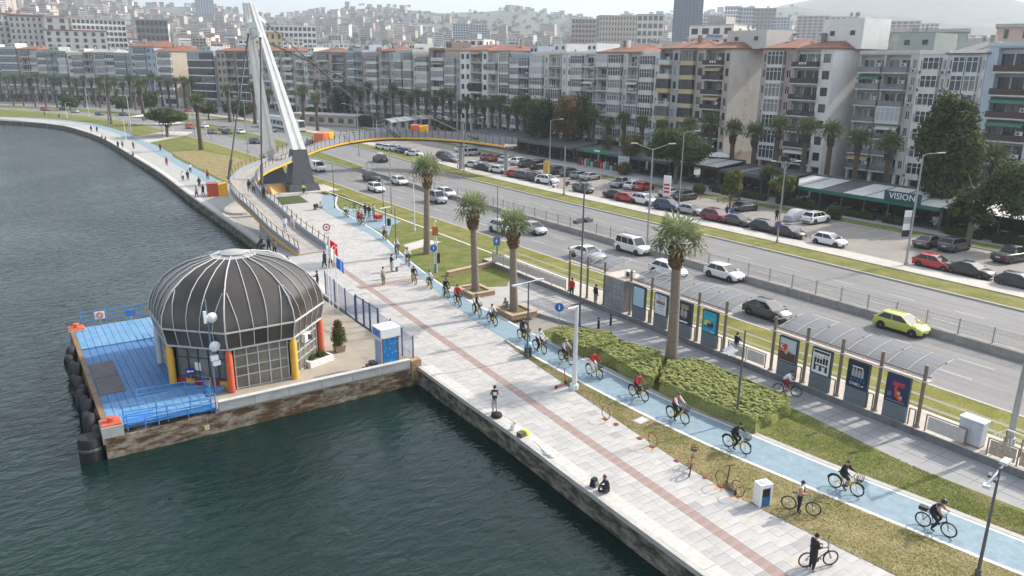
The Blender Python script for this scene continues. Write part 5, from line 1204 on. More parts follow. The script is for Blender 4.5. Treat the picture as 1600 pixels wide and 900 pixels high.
bb = MB(); bb.box(-1.1,-29.5,.02,1.1,.1,.36); bb.build('bogie', trim, tm)
# motor scooters
def make_scooter():
    t = thing('motor_scooter','scooter','motor scooter'); wm_ = MB(); wm_.lathe([(.12,-.06),(.24,-.06),(.26,0),(.24,.06),(.12,.06)], 14, axis='X', cap=False)
    for y in (-.6,.65):
        o = wm_.build('wheel', tyre_m, t, (0,y,.26)); r = MB(); r.lathe([(.13,-.03),(.13,.03)], 12, axis='X'); r.build('rim', rim_m, o)
    bb = MB(); bb.add([(-.16,-.75,.42),(.16,-.75,.42),(.18,-.1,.3),(-.18,-.1,.3),(-.12,-.85,.72),(.12,-.85,.72),(.16,-.05,.68),(-.16,-.05,.68)], [(0,3,2,1),(4,5,6,7),(0,1,5,4),(1,2,6,5),(2,3,7,6),(3,0,4,7)]); bb.box(-.17,-.1,.22,.17,.42,.3); bb.build('body', body0, t)
    bb = MB(); bb.add([(-.2,.40,.28),(.2,.40,.28),(.16,.62,.95),(-.16,.62,.95),(-.2,.46,.28),(.2,.46,.28),(.16,.68,.95),(-.16,.68,.95)], [(0,1,2,3),(7,6,5,4),(0,4,5,1),(3,2,6,7),(0,3,7,4),(1,5,6,2)]); bb.build('leg_shield', white_p, t)
    bb = MB(); bb.box(-.14,-.78,.72,.14,-.02,.82); bb.build('seat', trim, t); bb = MB(); bb.tube([(0,.65,.26),(0,.52,1.0)], .035, 6); bb.tube([(-.33,.46,1.02),(0,.52,1.0),(.33,.46,1.02)], .022, 6); bb.build('handlebar', trim, t)
    bb = MB(); bb.cbox((0,.64,.93), (.18,.1,.14)); bb.build('headlight', lampw, t); return t
sc0 = make_scooter()
dup(sc0, at(497,327,0), radians(-62), 'black and white motor scooter parked beside the blue lane', swap={'car_paint': CP['black']})
dup(sc0, at(868,293,.05), radians(-70), 'white motor scooter parked at the car park edge behind a lamp post', swap={'car_paint': CP['white']})
dup(sc0, at(890,291,.05), radians(-100), 'dark red motor scooter parked right of the white one', swap={'car_paint': CP['dark_red']})
kill(sc0)
for k in PROTO: kill(PROTO[k])
# ---------------------------------------------------------------- people and bicycles
skin = mat('skin', (.42,.24,.17), .6, var=.08); 
def cl(nm, c): return mat('cloth_'+nm, c, .85, var=.12, scale=8)
CL_ = {n: cl(n, c) for n, c in {'white':(.68,.68,.68),'black':(.016,.016,.018),'navy':(.02,.028,.06),'red':(.48,.02,.025),'dark_red':(.18,.015,.03),'grey':(.20,.20,.21),'pale_grey':(.42,.42,.43),'pink':(.52,.40,.45),'beige':(.40,.31,.22),'brown':(.14,.09,.06),'blue':(.05,.12,.32),'yellow':(.60,.62,.05),'khaki':(.20,.17,.11),'royal':(.02,.06,.35),'olive':(.09,.09,.05)}.items()}
hairm = mat('dark_hair', (.025,.018,.014), .7, var=.2, scale=12); hairb = mat('brown_hair', (.12,.06,.03), .7, var=.2, scale=12); hairg = mat('grey_hair', (.4,.39,.38), .7, var=.1)
top0 = mat('proto_top', (.5,.5,.5), .85, var=0); leg0 = mat('proto_leg', (.1,.1,.1), .85, var=0); shoe0 = mat('proto_shoe', (.03,.03,.03), .7, var=0); arm0 = mat('proto_sleeve', (.5,.5,.5), .85, var=0); shin0 = mat('proto_shin', (.1,.1,.1), .85, var=0); hair0 = mat('proto_hair', (.02,.02,.02), .7, var=0)
def V(*a): return Vector(a)
def figure(pose):
    """one continuous skinned body; each face takes the material of the nearest bone. forward is +Y, feet at z=0"""
    J = dict(pelvis=V(0,0,.94), waist=V(0,.01,1.10), chest=V(0,.01,1.32), neck=V(0,.01,1.49), chin=V(0,.035,1.57), crown=V(0,.03,1.71))
    for s, n in ((-1,'l'),(1,'r')):
        J.update({n+'sho':V(s*.17,0,1.42), n+'elb':V(s*.235,-.02,1.14), n+'wri':V(s*.25,.06,.90), n+'pal':V(s*.25,.09,.82), n+'hip':V(s*.095,0,.90), n+'kne':V(s*.105,.02,.50), n+'ank':V(s*.105,-.02,.09), n+'toe':V(s*.12,.15,.045)})
    for k, v in pose.items():
        if k in J: J[k] = Vector(v)
    B = [('pelvis','waist',.175,.165,1),('waist','chest',.165,.19,1),('chest','neck',.19,.065,1),('neck','chin',.055,.075,0),('chin','crown',.08,.085,0)]
    for n in 'lr': B += [('chest',n+'sho',.15,.10,1),(n+'sho',n+'elb',.09,.07,2),(n+'elb',n+'wri',.066,.042,3),(n+'wri',n+'pal',.032,.036,0),('pelvis',n+'hip',.14,.115,4),(n+'hip',n+'kne',.135,.098,4),(n+'kne',n+'ank',.09,.064,5),(n+'ank',n+'toe',.05,.04,6)]
    names = list(J); rad = {n: .05 for n in names}
    for a, b_, ra, rb, _ in B: rad[a] = ra; rad[b_] = rb
    rad.update(pelvis=.175, chest=.19, neck=.055, chin=.08, crown=.085)
    me = bpy.data.meshes.new('f'); me.from_pydata([J[n] for n in names], [(names.index(a), names.index(b_)) for a, b_, *_ in B], [])
    o = bpy.data.objects.new('f', me); COL.objects.link(o); sk = o.modifiers.new('s', 'SKIN'); sk.use_smooth_shade = True
    for i, n in enumerate(names):
        me.skin_vertices[0].data[i].radius = (rad[n], rad[n]*(.8 if n in ('chest','waist') else 1)); me.skin_vertices[0].data[i].use_root = (n == 'pelvis')
    ss = o.modifiers.new('u', 'SUBSURF'); ss.levels = 1; ss.render_levels = 1
    dg = bpy.context.evaluated_depsgraph_get(); ev = o.evaluated_get(dg); body = bpy.data.meshes.new_from_object(ev); bpy.data.objects.remove(o)
    body.materials.clear()
    for m in (skin, top0, arm0, skin, leg0, shin0, shoe0, cK, cS): body.materials.append(m)
    bm = bmesh.new(); bm.from_mesh(body)
    bones = [(J[a], J[b_], mi) for a, b_, _, _, mi in B if a != 'pelvis' or b_ == 'waist']
    def near_bone(p):
        best = None
        for a, b_, mi in bones:
            d = b_-a; u = max(0, min(1, (p-a).dot(d)/max(d.length_squared, 1e-9))); q = (a+d*u-p).length
            if best is None or q < best[0]: best = (q, mi)
        return best[1]
    for f in bm.faces: f.material_index = near_bone(f.calc_center_median()); f.smooth = True
    # fingers and thumb, nose, ears, eyes
    x = MB()
    for n, s in (('l',-1),('r',1)):
        w_, p_ = J[n+'wri'], J[n+'pal']; d = (p_-w_).normalized(); side = d.cross(V(s,0,0.01)); side.normalize()
        for k in range(4):
            o_ = p_+side*(.024*(k-1.5)); l = (.075,.085,.08,.062)[k]; cv = V(-s*.02,0,0)
            x.tube([o_-d*.02, o_+d*l*.55, o_+d*l+cv], [.0095,.009,.006], 5, 0)
        x.tube([w_+d*.03+side*.02, w_+d*.06+side*.06, w_+d*.095+side*.065], [.011,.010,.007], 5, 0)
    h = J['crown']-J['chin']; hc = J['chin'].lerp(J['crown'],.45); fw = V(0,1,0) if abs(h.normalized().y) < .9 else V(0,0,-1); fw = (fw-h.normalized()*fw.dot(h.normalized())).normalized(); rt = fw.cross(h).normalized()
    if 'look' in pose: fw = Vector(pose['look']).normalized(); rt = fw.cross(h).normalized()
    up = h.normalized()
    x.tube([hc+fw*.085+up*.02, hc+fw*.115-up*.015], [.010,.017], 5, 0)
    for s in (-1,1):
        x.tube([hc+rt*s*.088-up*.03, hc+rt*s*.096+up*.03], [.014,.018], 5, 0); x.tube([hc+fw*.082+rt*s*.033+up*.03, hc+fw*.094+rt*s*.033+up*.03], .011, 5, 7)
    x.bar(hc+fw*.088+rt*-.025-up*.05, hc+fw*.088+rt*.025-up*.05, .012, .008, 8)
    vv = [bm.verts.new(v) for v in x.v]
    for f, mi in zip(x.f, x.m):
        try: q = bm.faces.new([vv[i] for i in f]); q.material_index = mi
        except ValueError: pass
    bm.to_mesh(body); bm.free(); body.name = 'body'
    # hair cap
    hm = MB(); hv = []; n1, n2 = 5, 12; ctr = hc+up*.045-fw*.012
    for i in range(n1):
        th_ = pi*.5*(1-i/(n1-1))*1.12
        for j in range(n2):
            a = 2*pi*j/n2; dd = (rt*cos(a)+fw*sin(a)); hv.append(ctr+dd*.104*sin(th_)+up*(.104*cos(th_)-.0)-(up*.055*max(0,-sin(a))*(1-i/(n1-1))))
    hm.add(hv, [(i*n2+j, i*n2+(j+1)%n2, (i+1)*n2+(j+1)%n2, (i+1)*n2+j) for i in range(n1-1) for j in range(n2)])
    hair = hm.mesh('hair', hair0, 80)
    return body, hair, J
POSES = {}
def ride(dy=0, foot=0, lean=0):
    d = dict(pelvis=(0,-.26,.98+dy), waist=(0,-.22,1.13+dy), chest=(0,-.11+lean,1.32+dy-lean*.3), neck=(0,-.04+lean*1.25,1.46+dy-lean*.35), chin=(0,.0+lean*1.35,1.54+dy-lean*.33), crown=(0,.0+lean*1.4,1.68+dy-lean*.33))
    for s, n in ((-1,'l'),(1,'r')):
        k = foot if s > 0 else -foot
        d.update({n+'sho':(s*.17,-.09+lean,1.41+dy-lean*.33), n+'elb':(s*.26,.06+lean*.8,1.18+dy-lean*.2), n+'wri':(s*.27,.26,1.09), n+'pal':(s*.26,.33,1.08), n+'hip':(s*.10,-.22,.94+dy), n+'kne':(s*.12,.14+.03*k,.66+.09*k), n+'ank':(s*.12,-.08+.06*k,.26+.17*k), n+'toe':(s*.13,.10+.06*k,.20+.17*k)})
    return d
POSES['ride_a'] = figure(ride(0,1)); POSES['ride_b'] = figure(ride(0,-1)); POSES['ride_lean'] = figure(ride(0,-.8,.12))
POSES['stand'] = figure({}); 
POSES['walk'] = figure({'lkne':(-.1,.16,.52),'lank':(-.1,.22,.10),'ltoe':(-.1,.38,.07),'rkne':(.1,.03,.50),'rank':(.1,-.24,.13),'rtoe':(.1,-.10,.05),'lelb':(-.24,-.14,1.16),'lwri':(-.24,-.12,.92),'lpal':(-.24,-.1,.84),'relb':(.24,.06,1.15),'rwri':(.23,.2,.95),'rpal':(.22,.25,.88)})
POSES['hold'] = figure({'lelb':(-.23,.06,1.17),'lwri':(-.10,.28,1.15),'lpal':(-.06,.33,1.17),'relb':(.23,.06,1.17),'rwri':(.10,.28,1.15),'rpal':(.06,.33,1.17),'chin':(0,.05,1.56),'crown':(0,.07,1.70)})
sit = {'pelvis':(0,0,.14),'waist':(0,.02,.29),'chest':(0,.08,.50),'neck':(0,.13,.66),'chin':(0,.17,.73),'crown':(0,.2,.87)}
for s, n in ((-1,'l'),(1,'r')): sit.update({n+'sho':(s*.17,.10,.60), n+'elb':(s*.25,.16,.36), n+'wri':(s*.16,.36,.34), n+'pal':(s*.11,.42,.33), n+'hip':(s*.10,.05,.12), n+'kne':(s*.14,.46,.16), n+'ank':(s*.13,.50,-.26), n+'toe':(s*.14,.66,-.30)})
POSES['sit'] = figure(sit)
cross = dict(sit); 
for s, n in ((-1,'l'),(1,'r')): cross.update({n+'kne':(s*.26,.36,.20), n+'ank':(s*.03,.44,.07), n+'toe':(-s*.12,.46,.06)})
POSES['crouch'] = figure(cross)
POSES['reach'] = figure({'lelb':(-.28,.18,1.32),'lwri':(-.22,.42,1.30),'lpal':(-.2,.5,1.3),'relb':(.26,.14,1.25),'rwri':(.16,.38,1.2),'rpal':(.12,.45,1.2),'lkne':(-.13,.12,.5),'lank':(-.14,.1,.09),'ltoe':(-.15,.27,.045)})
def person(pose, loc, rz, label, top='white', leg='black', hair=hairm, shoe='black', sleeve=None, shin=None, s=1.0, group=None):
    b_, h_, J = POSES[pose]; loc = Vector(loc)
    t = thing('person', label, 'person', loc, rz, group, s)
    o = obj('body', b_, t); M_ = [skin, CL_[top], CL_[sleeve or top] if sleeve != 'skin' else skin, CL_[sleeve] if sleeve and sleeve != 'skin' else (CL_[top] if sleeve is None else skin), CL_[leg], skin if shin == 'skin' else CL_[leg], CL_[shoe], cK, cS]
    for i, m in enumerate(M_):
        if o.material_slots[i].material != m: o.material_slots[i].link = 'OBJECT'; o.material_slots[i].material = m
    q = obj('hair', h_, t); q.material_slots[0].link = 'OBJECT'; q.material_slots[0].material = hair
    return t
# bicycles
bike0 = mat('proto_bike', (.6,.4,.02), .4, var=0, coat=.4); bask = mat('basket_black', (.02,.02,.022), .6, var=.1)
def make_bike(kind):
    t = thing('bicycle', 'bicycle', 'bicycle'); r = .345; hb, hf = V(0,-.54,r), V(0,.55,r)
    ty = MB(); ty.tube([(0,cos(a)*(r-.02),sin(a)*(r-.02)) for a in np.linspace(0,2*pi,25)[:-1]], .034, 6, closed=True); tme_ = ty.mesh('wheel', tyre_m, 60)
    rm = MB(); rm.tube([(0,cos(a)*(r-.05),sin(a)*(r-.05)) for a in np.linspace(0,2*pi,21)[:-1]], .010, 4, closed=True); rm.lathe([(.035,-.04),(.035,.04)], 8, axis='X')
    for k in range(14): a = 2*pi*k/14; rm.bar((0.03*(-1)**k,0,0),(0,cos(a)*(r-.05),sin(a)*(r-.05)),.006)
    rme_ = rm.mesh('rim', steel)
    for c in (hb, hf): o = obj('wheel', tme_, t, c); obj('rim', rme_, o)
    bbp = V(0,-.08,.30); st_ = V(0,-.27,.86); hd = V(0,.36,.92); hd2 = V(0,.41,.70)
    m = MB(); fr = .024
    if kind == 'rental':
        m.tube([hd2, V(0,.2,.46), V(0,.02,.36), bbp], .055, 6)
        m.tube([bbp, st_], .034, 6); m.tube([bbp, hb], .03, 5); m.tube([st_.lerp(bbp,.45), hb], .018, 5)
        m.tube([hd2, hd], .03, 6)
        gm = MB(); gm.tube([(0,cos(a)*.39-.54,sin(a)*.39+r) for a in np.linspace(.35,pi*.95,10)], .03, 4); gm.build('mudguard', trim, t); gm = MB(); gm.tube([(0,cos(a)*.39+.55,sin(a)*.39+r) for a in np.linspace(.5,pi*.8,8)], .028, 4); gm.build('mudguard', trim, t)
        bk = MB()
        for z in (.86,.97,1.08): w_ = .13+.04*(z-.86)/.22; bk.tube([(-w_,.48,z),(w_,.48,z),(w_,.48+.27,z),(-w_,.48+.27,z)], .013, 4, closed=True)
        bk.box(-.13,.48,.85,.13,.74,.87)
        for x in (-.14,-.05,.05,.14):
            for y in (.48,.75): bk.bar((x,y,.86),(x*1.2,y,1.08),.012)
        for y in (.57,.66):
            for x in (-.15,.15): bk.bar((x*.9,y,.86),(x*1.1,y,1.08),.012)
        bk.build('basket', bask, t)
    else:
        m.tube([hd2, bbp], .024, 6); m.tube([hd-V(0,0,.06), st_+V(0,0,-.06)], .02, 6); m.tube([bbp, st_], .02, 6); m.tube([bbp, hb], .014, 5); m.tube([st_-V(0,0,.08), hb], .014, 5); m.tube([hd2, hd], .026, 6)
    m.build('frame', bike0, t, smooth=60)
    for s in (-1,1): m = MB(); m.tube([hd2+V(s*.05,.01,0), hf+V(s*.055,0,0)], .014, 5); m.build('fork', bike0 if kind == 'rental' else dsteel, t)
    m = MB(); m.tube([hd, hd+V(0,-.02,.14)], .018, 6); m.tube([(-.29,.24,1.07),(-.2,.33,1.08),(0,.36,1.06),(.2,.33,1.08),(.29,.24,1.07)], .015, 6); m.build('handlebar', dsteel, t)
    m = MB(); m.add([(-.08,-.42,.93),(.08,-.42,.93),(.03,-.14,.93),(-.03,-.14,.93),(-.09,-.43,.98),(.09,-.43,.98),(.03,-.13,.965),(-.03,-.13,.965)], [(0,3,2,1),(4,5,6,7),(0,1,5,4),(1,2,6,5),(2,3,7,6),(3,0,4,7)]); m.tube([st_, (0,-.29,.94)], .015, 5); m.build('saddle', trim, t)
    m = MB(); m.lathe([(.09,-.006),(.09,.006)], 12, (.05,-.08,.30), axis='X'); m.bar((.06,-.08,.3),(.07,-.08+.1,.3+.13),.02); m.bar((-.06,-.08,.3),(-.07,-.08-.1,.3-.13),.02); m.cbox((.12,.02,.43),(.09,.09,.02)); m.cbox((-.12,-.18,.17),(.09,.09,.02)); m.build('crank', dsteel, t)
    return t
BK = {k: make_bike(k) for k in ('rental','sport')}
BP = {n: mat('bike_'+n, c, .4, var=.06, coat=.4) for n, c in {'yellow':(.70,.45,.02),'black':(.02,.02,.022),'orange':(.55,.17,.03),'mint':(.25,.40,.38),'white':(.6,.6,.6),'green':(.10,.35,.08),'red':(.4,.03,.03)}.items()}
def bike(px, py, rz, label, kind='rental', col='yellow', z=.014, group=None, tilt=0):
    o = dup(BK[kind], at(px,py,z), rz, label, group, swap={'proto_bike': BP[col]}); 
    if tilt: o.rotation_euler = (0, tilt, rz)
    return o
RIDERS = 'riders of the bicycle convoy'
def lane_dir(p):
    best = min(range(1, len(BL)-1), key=lambda i: (BL[i]-p).length); d = BL[best-1]-BL[best+1]; return atan2(-d.x, d.y)
def rider(px, py, what, pose='ride_a', kind='rental', col='yellow', rz=None, hair=hairm, bl=None, **k):
    p = at(px, py, .014); r = lane_dir(p) if rz is None else rz
    bike(px, py, r, 'yellow rental bicycle ridden by the '+what if bl is None else bl, kind, col)
    return person(pose, p, r, what[0].upper()*0+'cyclist: '+what, hair=hair, **k)
def cyc(what): return what
for px, py, what, pose, k in [
 (1320,768,'woman in a black jacket with bare legs and long brown hair','ride_a',dict(top='black',leg='black',shin='skin',hair=hairb)),
 (1150,703,'rider in black with a red scarf below the thin lamp post','ride_lean',dict(top='black',leg='black',sleeve='black')),
 (1058,657,'rider in a red vest with white sleeves beside the hedge','ride_b',dict(top='red',sleeve='white',leg='black',hair=hairb)),
 (997,622,'rider in a bright red shirt and black trousers beside the hedge','ride_a',dict(top='red',leg='black',hair=hairb)),
 (928,588,'woman in a red top and white trousers by the middle hedge','ride_b',dict(top='red',leg='white',hair=hairb)),
 (884,566,'grey haired rider in pale pink left of the lamp post','ride_a',dict(top='pink',leg='black',hair=hairg)),
 (843,549,'rider in a white T shirt and black trousers behind the dustbin','ride_b',dict(top='white',leg='black')),
 (818,532,'rider in a black shirt just left of the thin lamp pole','ride_a',dict(top='black',leg='black')),
 (769,506,'rider in a white shirt next to the seated woman','ride_a',dict(top='white',leg='black')),
 (745,491,'rider in a dark vest and white sleeves by the planter','ride_b',dict(top='navy',sleeve='white',leg='black')),
 (715,476,'rider in a red jacket left of the square planter','ride_a',dict(top='red',leg='black')),
 (697,463,'rider all in black behind the red jacket rider','ride_b',dict(top='black',leg='black')),
 (671,449,'rider in a white shirt where the lane meets the lawn corner','ride_a',dict(top='white',leg='black',shin='skin')),
 (647,442,'rider in a black T shirt near the red paving band','ride_b',dict(top='black',leg='beige',sleeve='black')),
 (637,413,'rider in white top and dark skirt beside the lawn','ride_a',dict(top='white',leg='black',shin='skin')),
 (620,396,'rider with a red bag and white cap below the tall pole','ride_b',dict(top='white',leg='dark_red',hair=CL_['white'])),
 (601,374,'rider in pale clothes next to the information post','ride_a',dict(top='pale_grey',leg='black',hair=CL_['white'])),
 (566,351,'rider in a red shirt riding side by side, right one','ride_b',dict(top='red',leg='navy')),
 (561,349,'rider in a red shirt riding side by side, left one','ride_a',dict(top='red',leg='black')),
 (541,339,'rider in white with dark shorts where the lane bends','ride_a',dict(top='white',leg='black',shin='skin'))]:
    p = at(px, py, .014); r = lane_dir(p)
    bike(px, py, r, 'yellow bicycle of the '+what)
    t = person(pose, p, r, what, s=random.uniform(.95,1.05), **k); t['group'] = RIDERS
# police rider, boy on a mint bike, man pushing a black bike, others
bike(1460,830,lane_dir(at(1460,830))-.05,'black patrol bicycle with a rear case, nearest on the blue lane','sport','black')
t = person('ride_lean', at(1460,830,.014), lane_dir(at(1460,830))-.05, 'officer in dark uniform with royal blue shoulders and a helmet', 'black','black',hair=hairm,sleeve='skin')
bb = MB(); bb.lathe([(.125,1.57),(.135,1.62),(.12,1.69),(.07,1.735),(.01,1.745)], 12, (0,.155,-.02)); bb.build('helmet', mat('helmet_black', (.02,.02,.025), .3, var=.05), t, smooth=50)
bb = MB(); bb.cbox((0,.015,1.335),(.36,.20,.10)); bb.build('shoulder_patch', CL_['royal'], t)
t = thing('carrier_case', 'black case on the carrier of the patrol bicycle', 'case', at(1460,830,.014), lane_dir(at(1460,830))-.05); bb = MB(); bb.box(-.12,-.78,.82,.12,-.44,1.0); bb.build('case', trim, t); bb = MB(); bb.tube([(-.05,-.5,.36),(-.05,-.7,.81)], .012, 4); bb.tube([(.05,-.5,.36),(.05,-.7,.81)], .012, 4); bb.bar((0,-.78,.81),(0,-.3,.81),.1,.02); bb.build('carrier', dsteel, t)
rz = radians(208); bike(1250,800,rz,'mint coloured bicycle straddled on the grass edge','sport','mint',.024)
t = person('hold', at(1247,801,.024), rz, 'youth in a white T shirt with a black sash straddling a mint bicycle','white','black',sleeve='skin',s=.97)
bb = MB(); bb.tube([(-.17,.13,1.42),(0,.17,1.25),(.16,.14,1.02)], .022, 5); bb.build('strap', CL_['black'], t)
bike(1277,884,radians(-116),'black bicycle pushed by the man in black on the paving','sport','black',.005)
person('hold', at(1274,892,.005)+V(-.1,.12,0), radians(-112), 'man in a black hooded jacket pushing a black bicycle','black','black',shoe='pale_grey')
bike(475,304,radians(-62),'bicycle of the rider in the yellow vest by the mast','sport','black'); person('ride_a', at(475,304,.014), radians(-62), 'rider in a bright yellow vest beside the dark mast pedestal','yellow','black')
bike(560,330,radians(100),'green bicycle standing on the blue yard','rental','green')
bike(1229,617,radians(-150),'dark bicycle passing behind the hedge end','sport','black',-.004); person('ride_lean', at(1229,617,-.004), radians(-150), 'cyclist in a white shirt and red shorts behind the hedge end','white','dark_red',shin='skin')
bike(1079,735,radians(-52),'orange rental bicycle parked alone on the paving','rental','orange',.004,tilt=.06)
bike(1150,762,radians(145),'x','sport','green',.004) if False else None
# red cargo tricycle with people around it
t = thing('cargo_tricycle', 'red cargo tricycle parked on the blue yard', 'tricycle', at(585,346,.012), radians(-75))
bb = MB(); bb.add([(-.4,.2,.3),(.4,.2,.3),(.4,1.0,.3),(-.4,1.0,.3),(-.5,.1,.85),(.5,.1,.85),(.5,1.1,.8),(-.5,1.1,.8)], [(0,3,2,1),(4,5,6,7),(0,1,5,4),(1,2,6,5),(2,3,7,6),(3,0,4,7)]); bb.build('cargo_box', mat('trike_red', (.42,.03,.03), .45, var=.1), t)
wv = MB(); wv.tube([(0,cos(a)*.31,sin(a)*.31) for a in np.linspace(0,2*pi,17)[:-1]], .03, 5, closed=True)
for k in range(8): a = 2*pi*k/8; wv.bar((0,0,0),(0,cos(a)*.31,sin(a)*.31),.01)
for c in ((-.55,.65,.33),(.55,.65,.33),(0,-1.0,.33)): wv.build('wheel', tyre_m, t, c)
bb = MB(); bb.tube([(0,.1,.4),(0,-.4,.35),(0,-1.0,.33)], .03, 5); bb.tube([(0,-.5,.35),(0,-.6,.9)], .025, 5); bb.tube([(0,-.1,.4),(0,-.05,1.05)], .025, 5); bb.build('frame', _M['trike_red'], t)
bb = MB(); bb.cbox((0,-.62,.93),(.2,.28,.06)); bb.build('saddle', trim, t); bb = MB(); bb.tube([(-.3,-.15,1.05),(0,-.05,1.07),(.3,-.15,1.05)], .018, 5); bb.build('handlebar', trim, t)
PEO = [('stand',571,337,.012,200,'woman in a long black dress beside the cargo tricycle','black','black',{}),('stand',577,340,.012,150,'man in a black jacket behind the cargo tricycle','black','khaki',{}),('hold',584,338,.012,190,'person in a beige top by the tricycle saddle','beige','grey',{}),
 ('stand',599.5,445,0,20,'man with a pinkish backpack and beige shirt in the middle of the promenade','beige','khaki',dict(hair=hairm)),('hold',612,424,0,-90,'man in a black jacket and beige trousers beside the information board','black','beige',{}),
 ('walk',518,418,0,30,'woman in a white blouse and black skirt by the flagpoles','white','black',dict(shin='skin')),('walk',508,419,0,30,'person in dark clothes half hidden by the flags','navy','black',{}),
 ('walk',421,394,0,10,'man in dark clothes walking beside the quay, left of a pair','black','navy',{}),('walk',430,399,0,10,'person in a brown coat walking beside the quay, right of a pair','brown','black',{}),('crouch',452,413,0,60,'person in black seen just above the dome edge','black','black',{}),
 ('walk',446,362,1.6,170,'man in a white shirt on the ramp, left of a pair','white','pale_grey',{}),('walk',458,360,1.5,170,'man in pale clothes on the ramp by the right parapet','pale_grey','beige',{}),('walk',413,312,3.2,0,'person in black walking up the ramp alone','black','black',{}),('walk',390,301,3.5,0,'person in dark jacket near the top of the ramp, left of a pair','black','grey',{}),('walk',397,303,3.4,0,'person in grey near the top of the ramp, right of a pair','grey','black',{}),
 ('stand',930,475,.38,-90,'woman in a black coat with shopping on the platform','black','grey',{}),('stand',893,464,.38,-60,'person in a red top at the far end of the platform','red','navy',{}),('reach',1149,556,.38,-100,'person in dark clothes handling a white sheet on the platform','black','grey',{}),
 ('walk',1135,340,-.1,100,'person in dark clothes crossing the car park, left of a pair','navy','black',{}),('walk',1143,342,-.1,100,'person in blue crossing the car park, right of a pair','blue','blue',{}),('stand',1213,345,-.1,120,'man in dark clothes standing by the kerb left of the covered car','black','black',{}),
 ('walk',308,309,0,20,'person in grey walking on the promenade left of the ramp','grey','black',{}),('walk',318,306,0,20,'person in black walking on the promenade next to the painted box','black','black',{}),('stand',312,293,0,0,'person in dark clothes standing seaward of the painted box','navy','navy',{}),('walk',325,281,0,0,'person in red walking by the blue lane left of the painted box','red','black',{}),
 ('walk',286,283,0,180,'person in white on the promenade, left of a pair','white','black',{}),('walk',294,282,0,180,'person in blue on the promenade, right of a pair','navy','navy',{}),('walk',261,259,0,0,'runner in a red shirt on the promenade','red','black',{}),('walk',185,232,0,0,'person in dark clothes on the promenade, left of a pair','black','black',{}),('walk',192,231,0,0,'person in grey on the promenade, right of a pair','grey','navy',{}),('walk',209,233,0,180,'lone walker in brown on the promenade','brown','black',{}),
 ('walk',298,270,.012,0,'person in white on the blue lane beyond the bridge','white','navy',{}),('stand',251,236,.012,0,'person in red standing on the blue lane','dark_red','navy',{}),('walk',143,206,0,0,'distant walker in dark clothes left of a pair','black','black',{}),('walk',152,207,0,0,'distant walker in navy right of a pair','navy','black',{}),('walk',93,186,0,0,'far walker in dark clothes near the bend','black','grey',{}),('walk',70,181,0,0,'far walker in grey near the bend','grey','black',{})]
for pose, px, py, z, rz, l, top, leg, k in PEO: person(pose, at(px,py,z+.004), radians(rz), l, top, leg, **k)
for px, py, rz, l, top in ((390,384,90,'person in black sitting on the quay edge behind the dome','black'),(397,387,90,'person in a pale jacket sitting on the quay edge behind the dome','pale_grey'),(191,244,90,'person in dark clothes sitting on the quay edge','navy'),(158,218,90,'distant person sitting on the quay edge in black','black'),(135,216,90,'far person sitting on the quay edge near the bend','grey')):
    p = at(px,py,.06); person('sit', (lerp_tab(qx,p.y)+.25, p.y, .06), radians(rz), l, top, 'navy')
# anglers on the near quay
def rod(p, q, label):
    t = thing('fishing_rod', label, 'rod', p); bb = MB(); d = Vector(q)-Vector(p); bb.tube([(0,0,0), d*.5+V(0,0,.05), d], [.022,.014,.006], 5); bb.build('blank', dsteel, t); bb = MB(); bb.lathe([(.05,-.03),(.05,.03)], 8, tuple(d*.12+V(0,0,-.06)), axis='X'); bb.build('reel', steel, t); return t
p = at(773,645,.0); t = person('hold', p, radians(-30), 'angler in a black T shirt with a white print standing at the quay','black','pale_grey',sleeve='skin'); bb = MB(); bb.quad((-.1,-.162,1.2),(.1,-.162,1.2),(.1,-.162,1.42),(-.1,-.162,1.42)); bb.build('shirt_print', cW, t)
t = thing('bag', 'black bag on the paving in front of the standing angler', 'bag', at(776,651,.06), .4); bb = MB(); bb.lathe([(.30,0),(.36,.08),(.30,.22),(.12,.28)], 10); bb.build('sack', CL_['black'], t, smooth=60); bb = MB(); bb.tube([(-.15,0,.22),(0,.05,.38),(.15,0,.22)], .02, 5); bb.build('handle', CL_['black'], t)
p = at(940,771,.06); person('crouch', (22.45,p.y,.06), radians(70), 'man in a navy jacket sitting bent on the white coping','navy','black',hair=hairb)
t = thing('backpack', 'black backpack beside the man sitting on the coping', 'bag', (22.2,lerp_tab([(0,0)],0)+p.y+.75,.06), .3); bb = MB(); bb.add([(-.2,-.14,0),(.2,-.14,0),(.2,.14,0),(-.2,.14,0),(-.15,-.1,.42),(.15,-.1,.42),(.15,.1,.42),(-.15,.1,.42)], [(0,3,2,1),(4,5,6,7),(0,1,5,4),(1,2,6,5),(2,3,7,6),(3,0,4,7)]); bb.build('pack', CL_['black'], t); bb = MB(); bb.cbox((0,-.17,.15),(.26,.08,.2)); bb.build('pocket', CL_['grey'], t)
t = thing('tackle_bag', 'dark tackle bag with a yellow jacket on the coping', 'bag', at(816,681,.06), .2); bb = MB(); bb.box(-.28,-.18,0,.12,.18,.26); bb.build('bag', CL_['olive'], t); bb = MB(); bb.lathe([(.22,0),(.25,.1),(.14,.26),(.03,.28)], 9, (.28,0,0)); bb.build('jacket', CL_['yellow'], t, smooth=50)
t = thing('bucket', 'white bucket beside the tackle bag', 'bucket', at(801,671,.06)); bb = MB(); bb.lathe([(.12,0),(.16,.28),(.15,.28),(.115,.03)], 12); bb.build('pail', white_p, t); bb = MB(); bb.tube([(-.15,0,.28),(0,0,.4),(.15,0,.28)], .008, 4); bb.build('handle', steel, t)
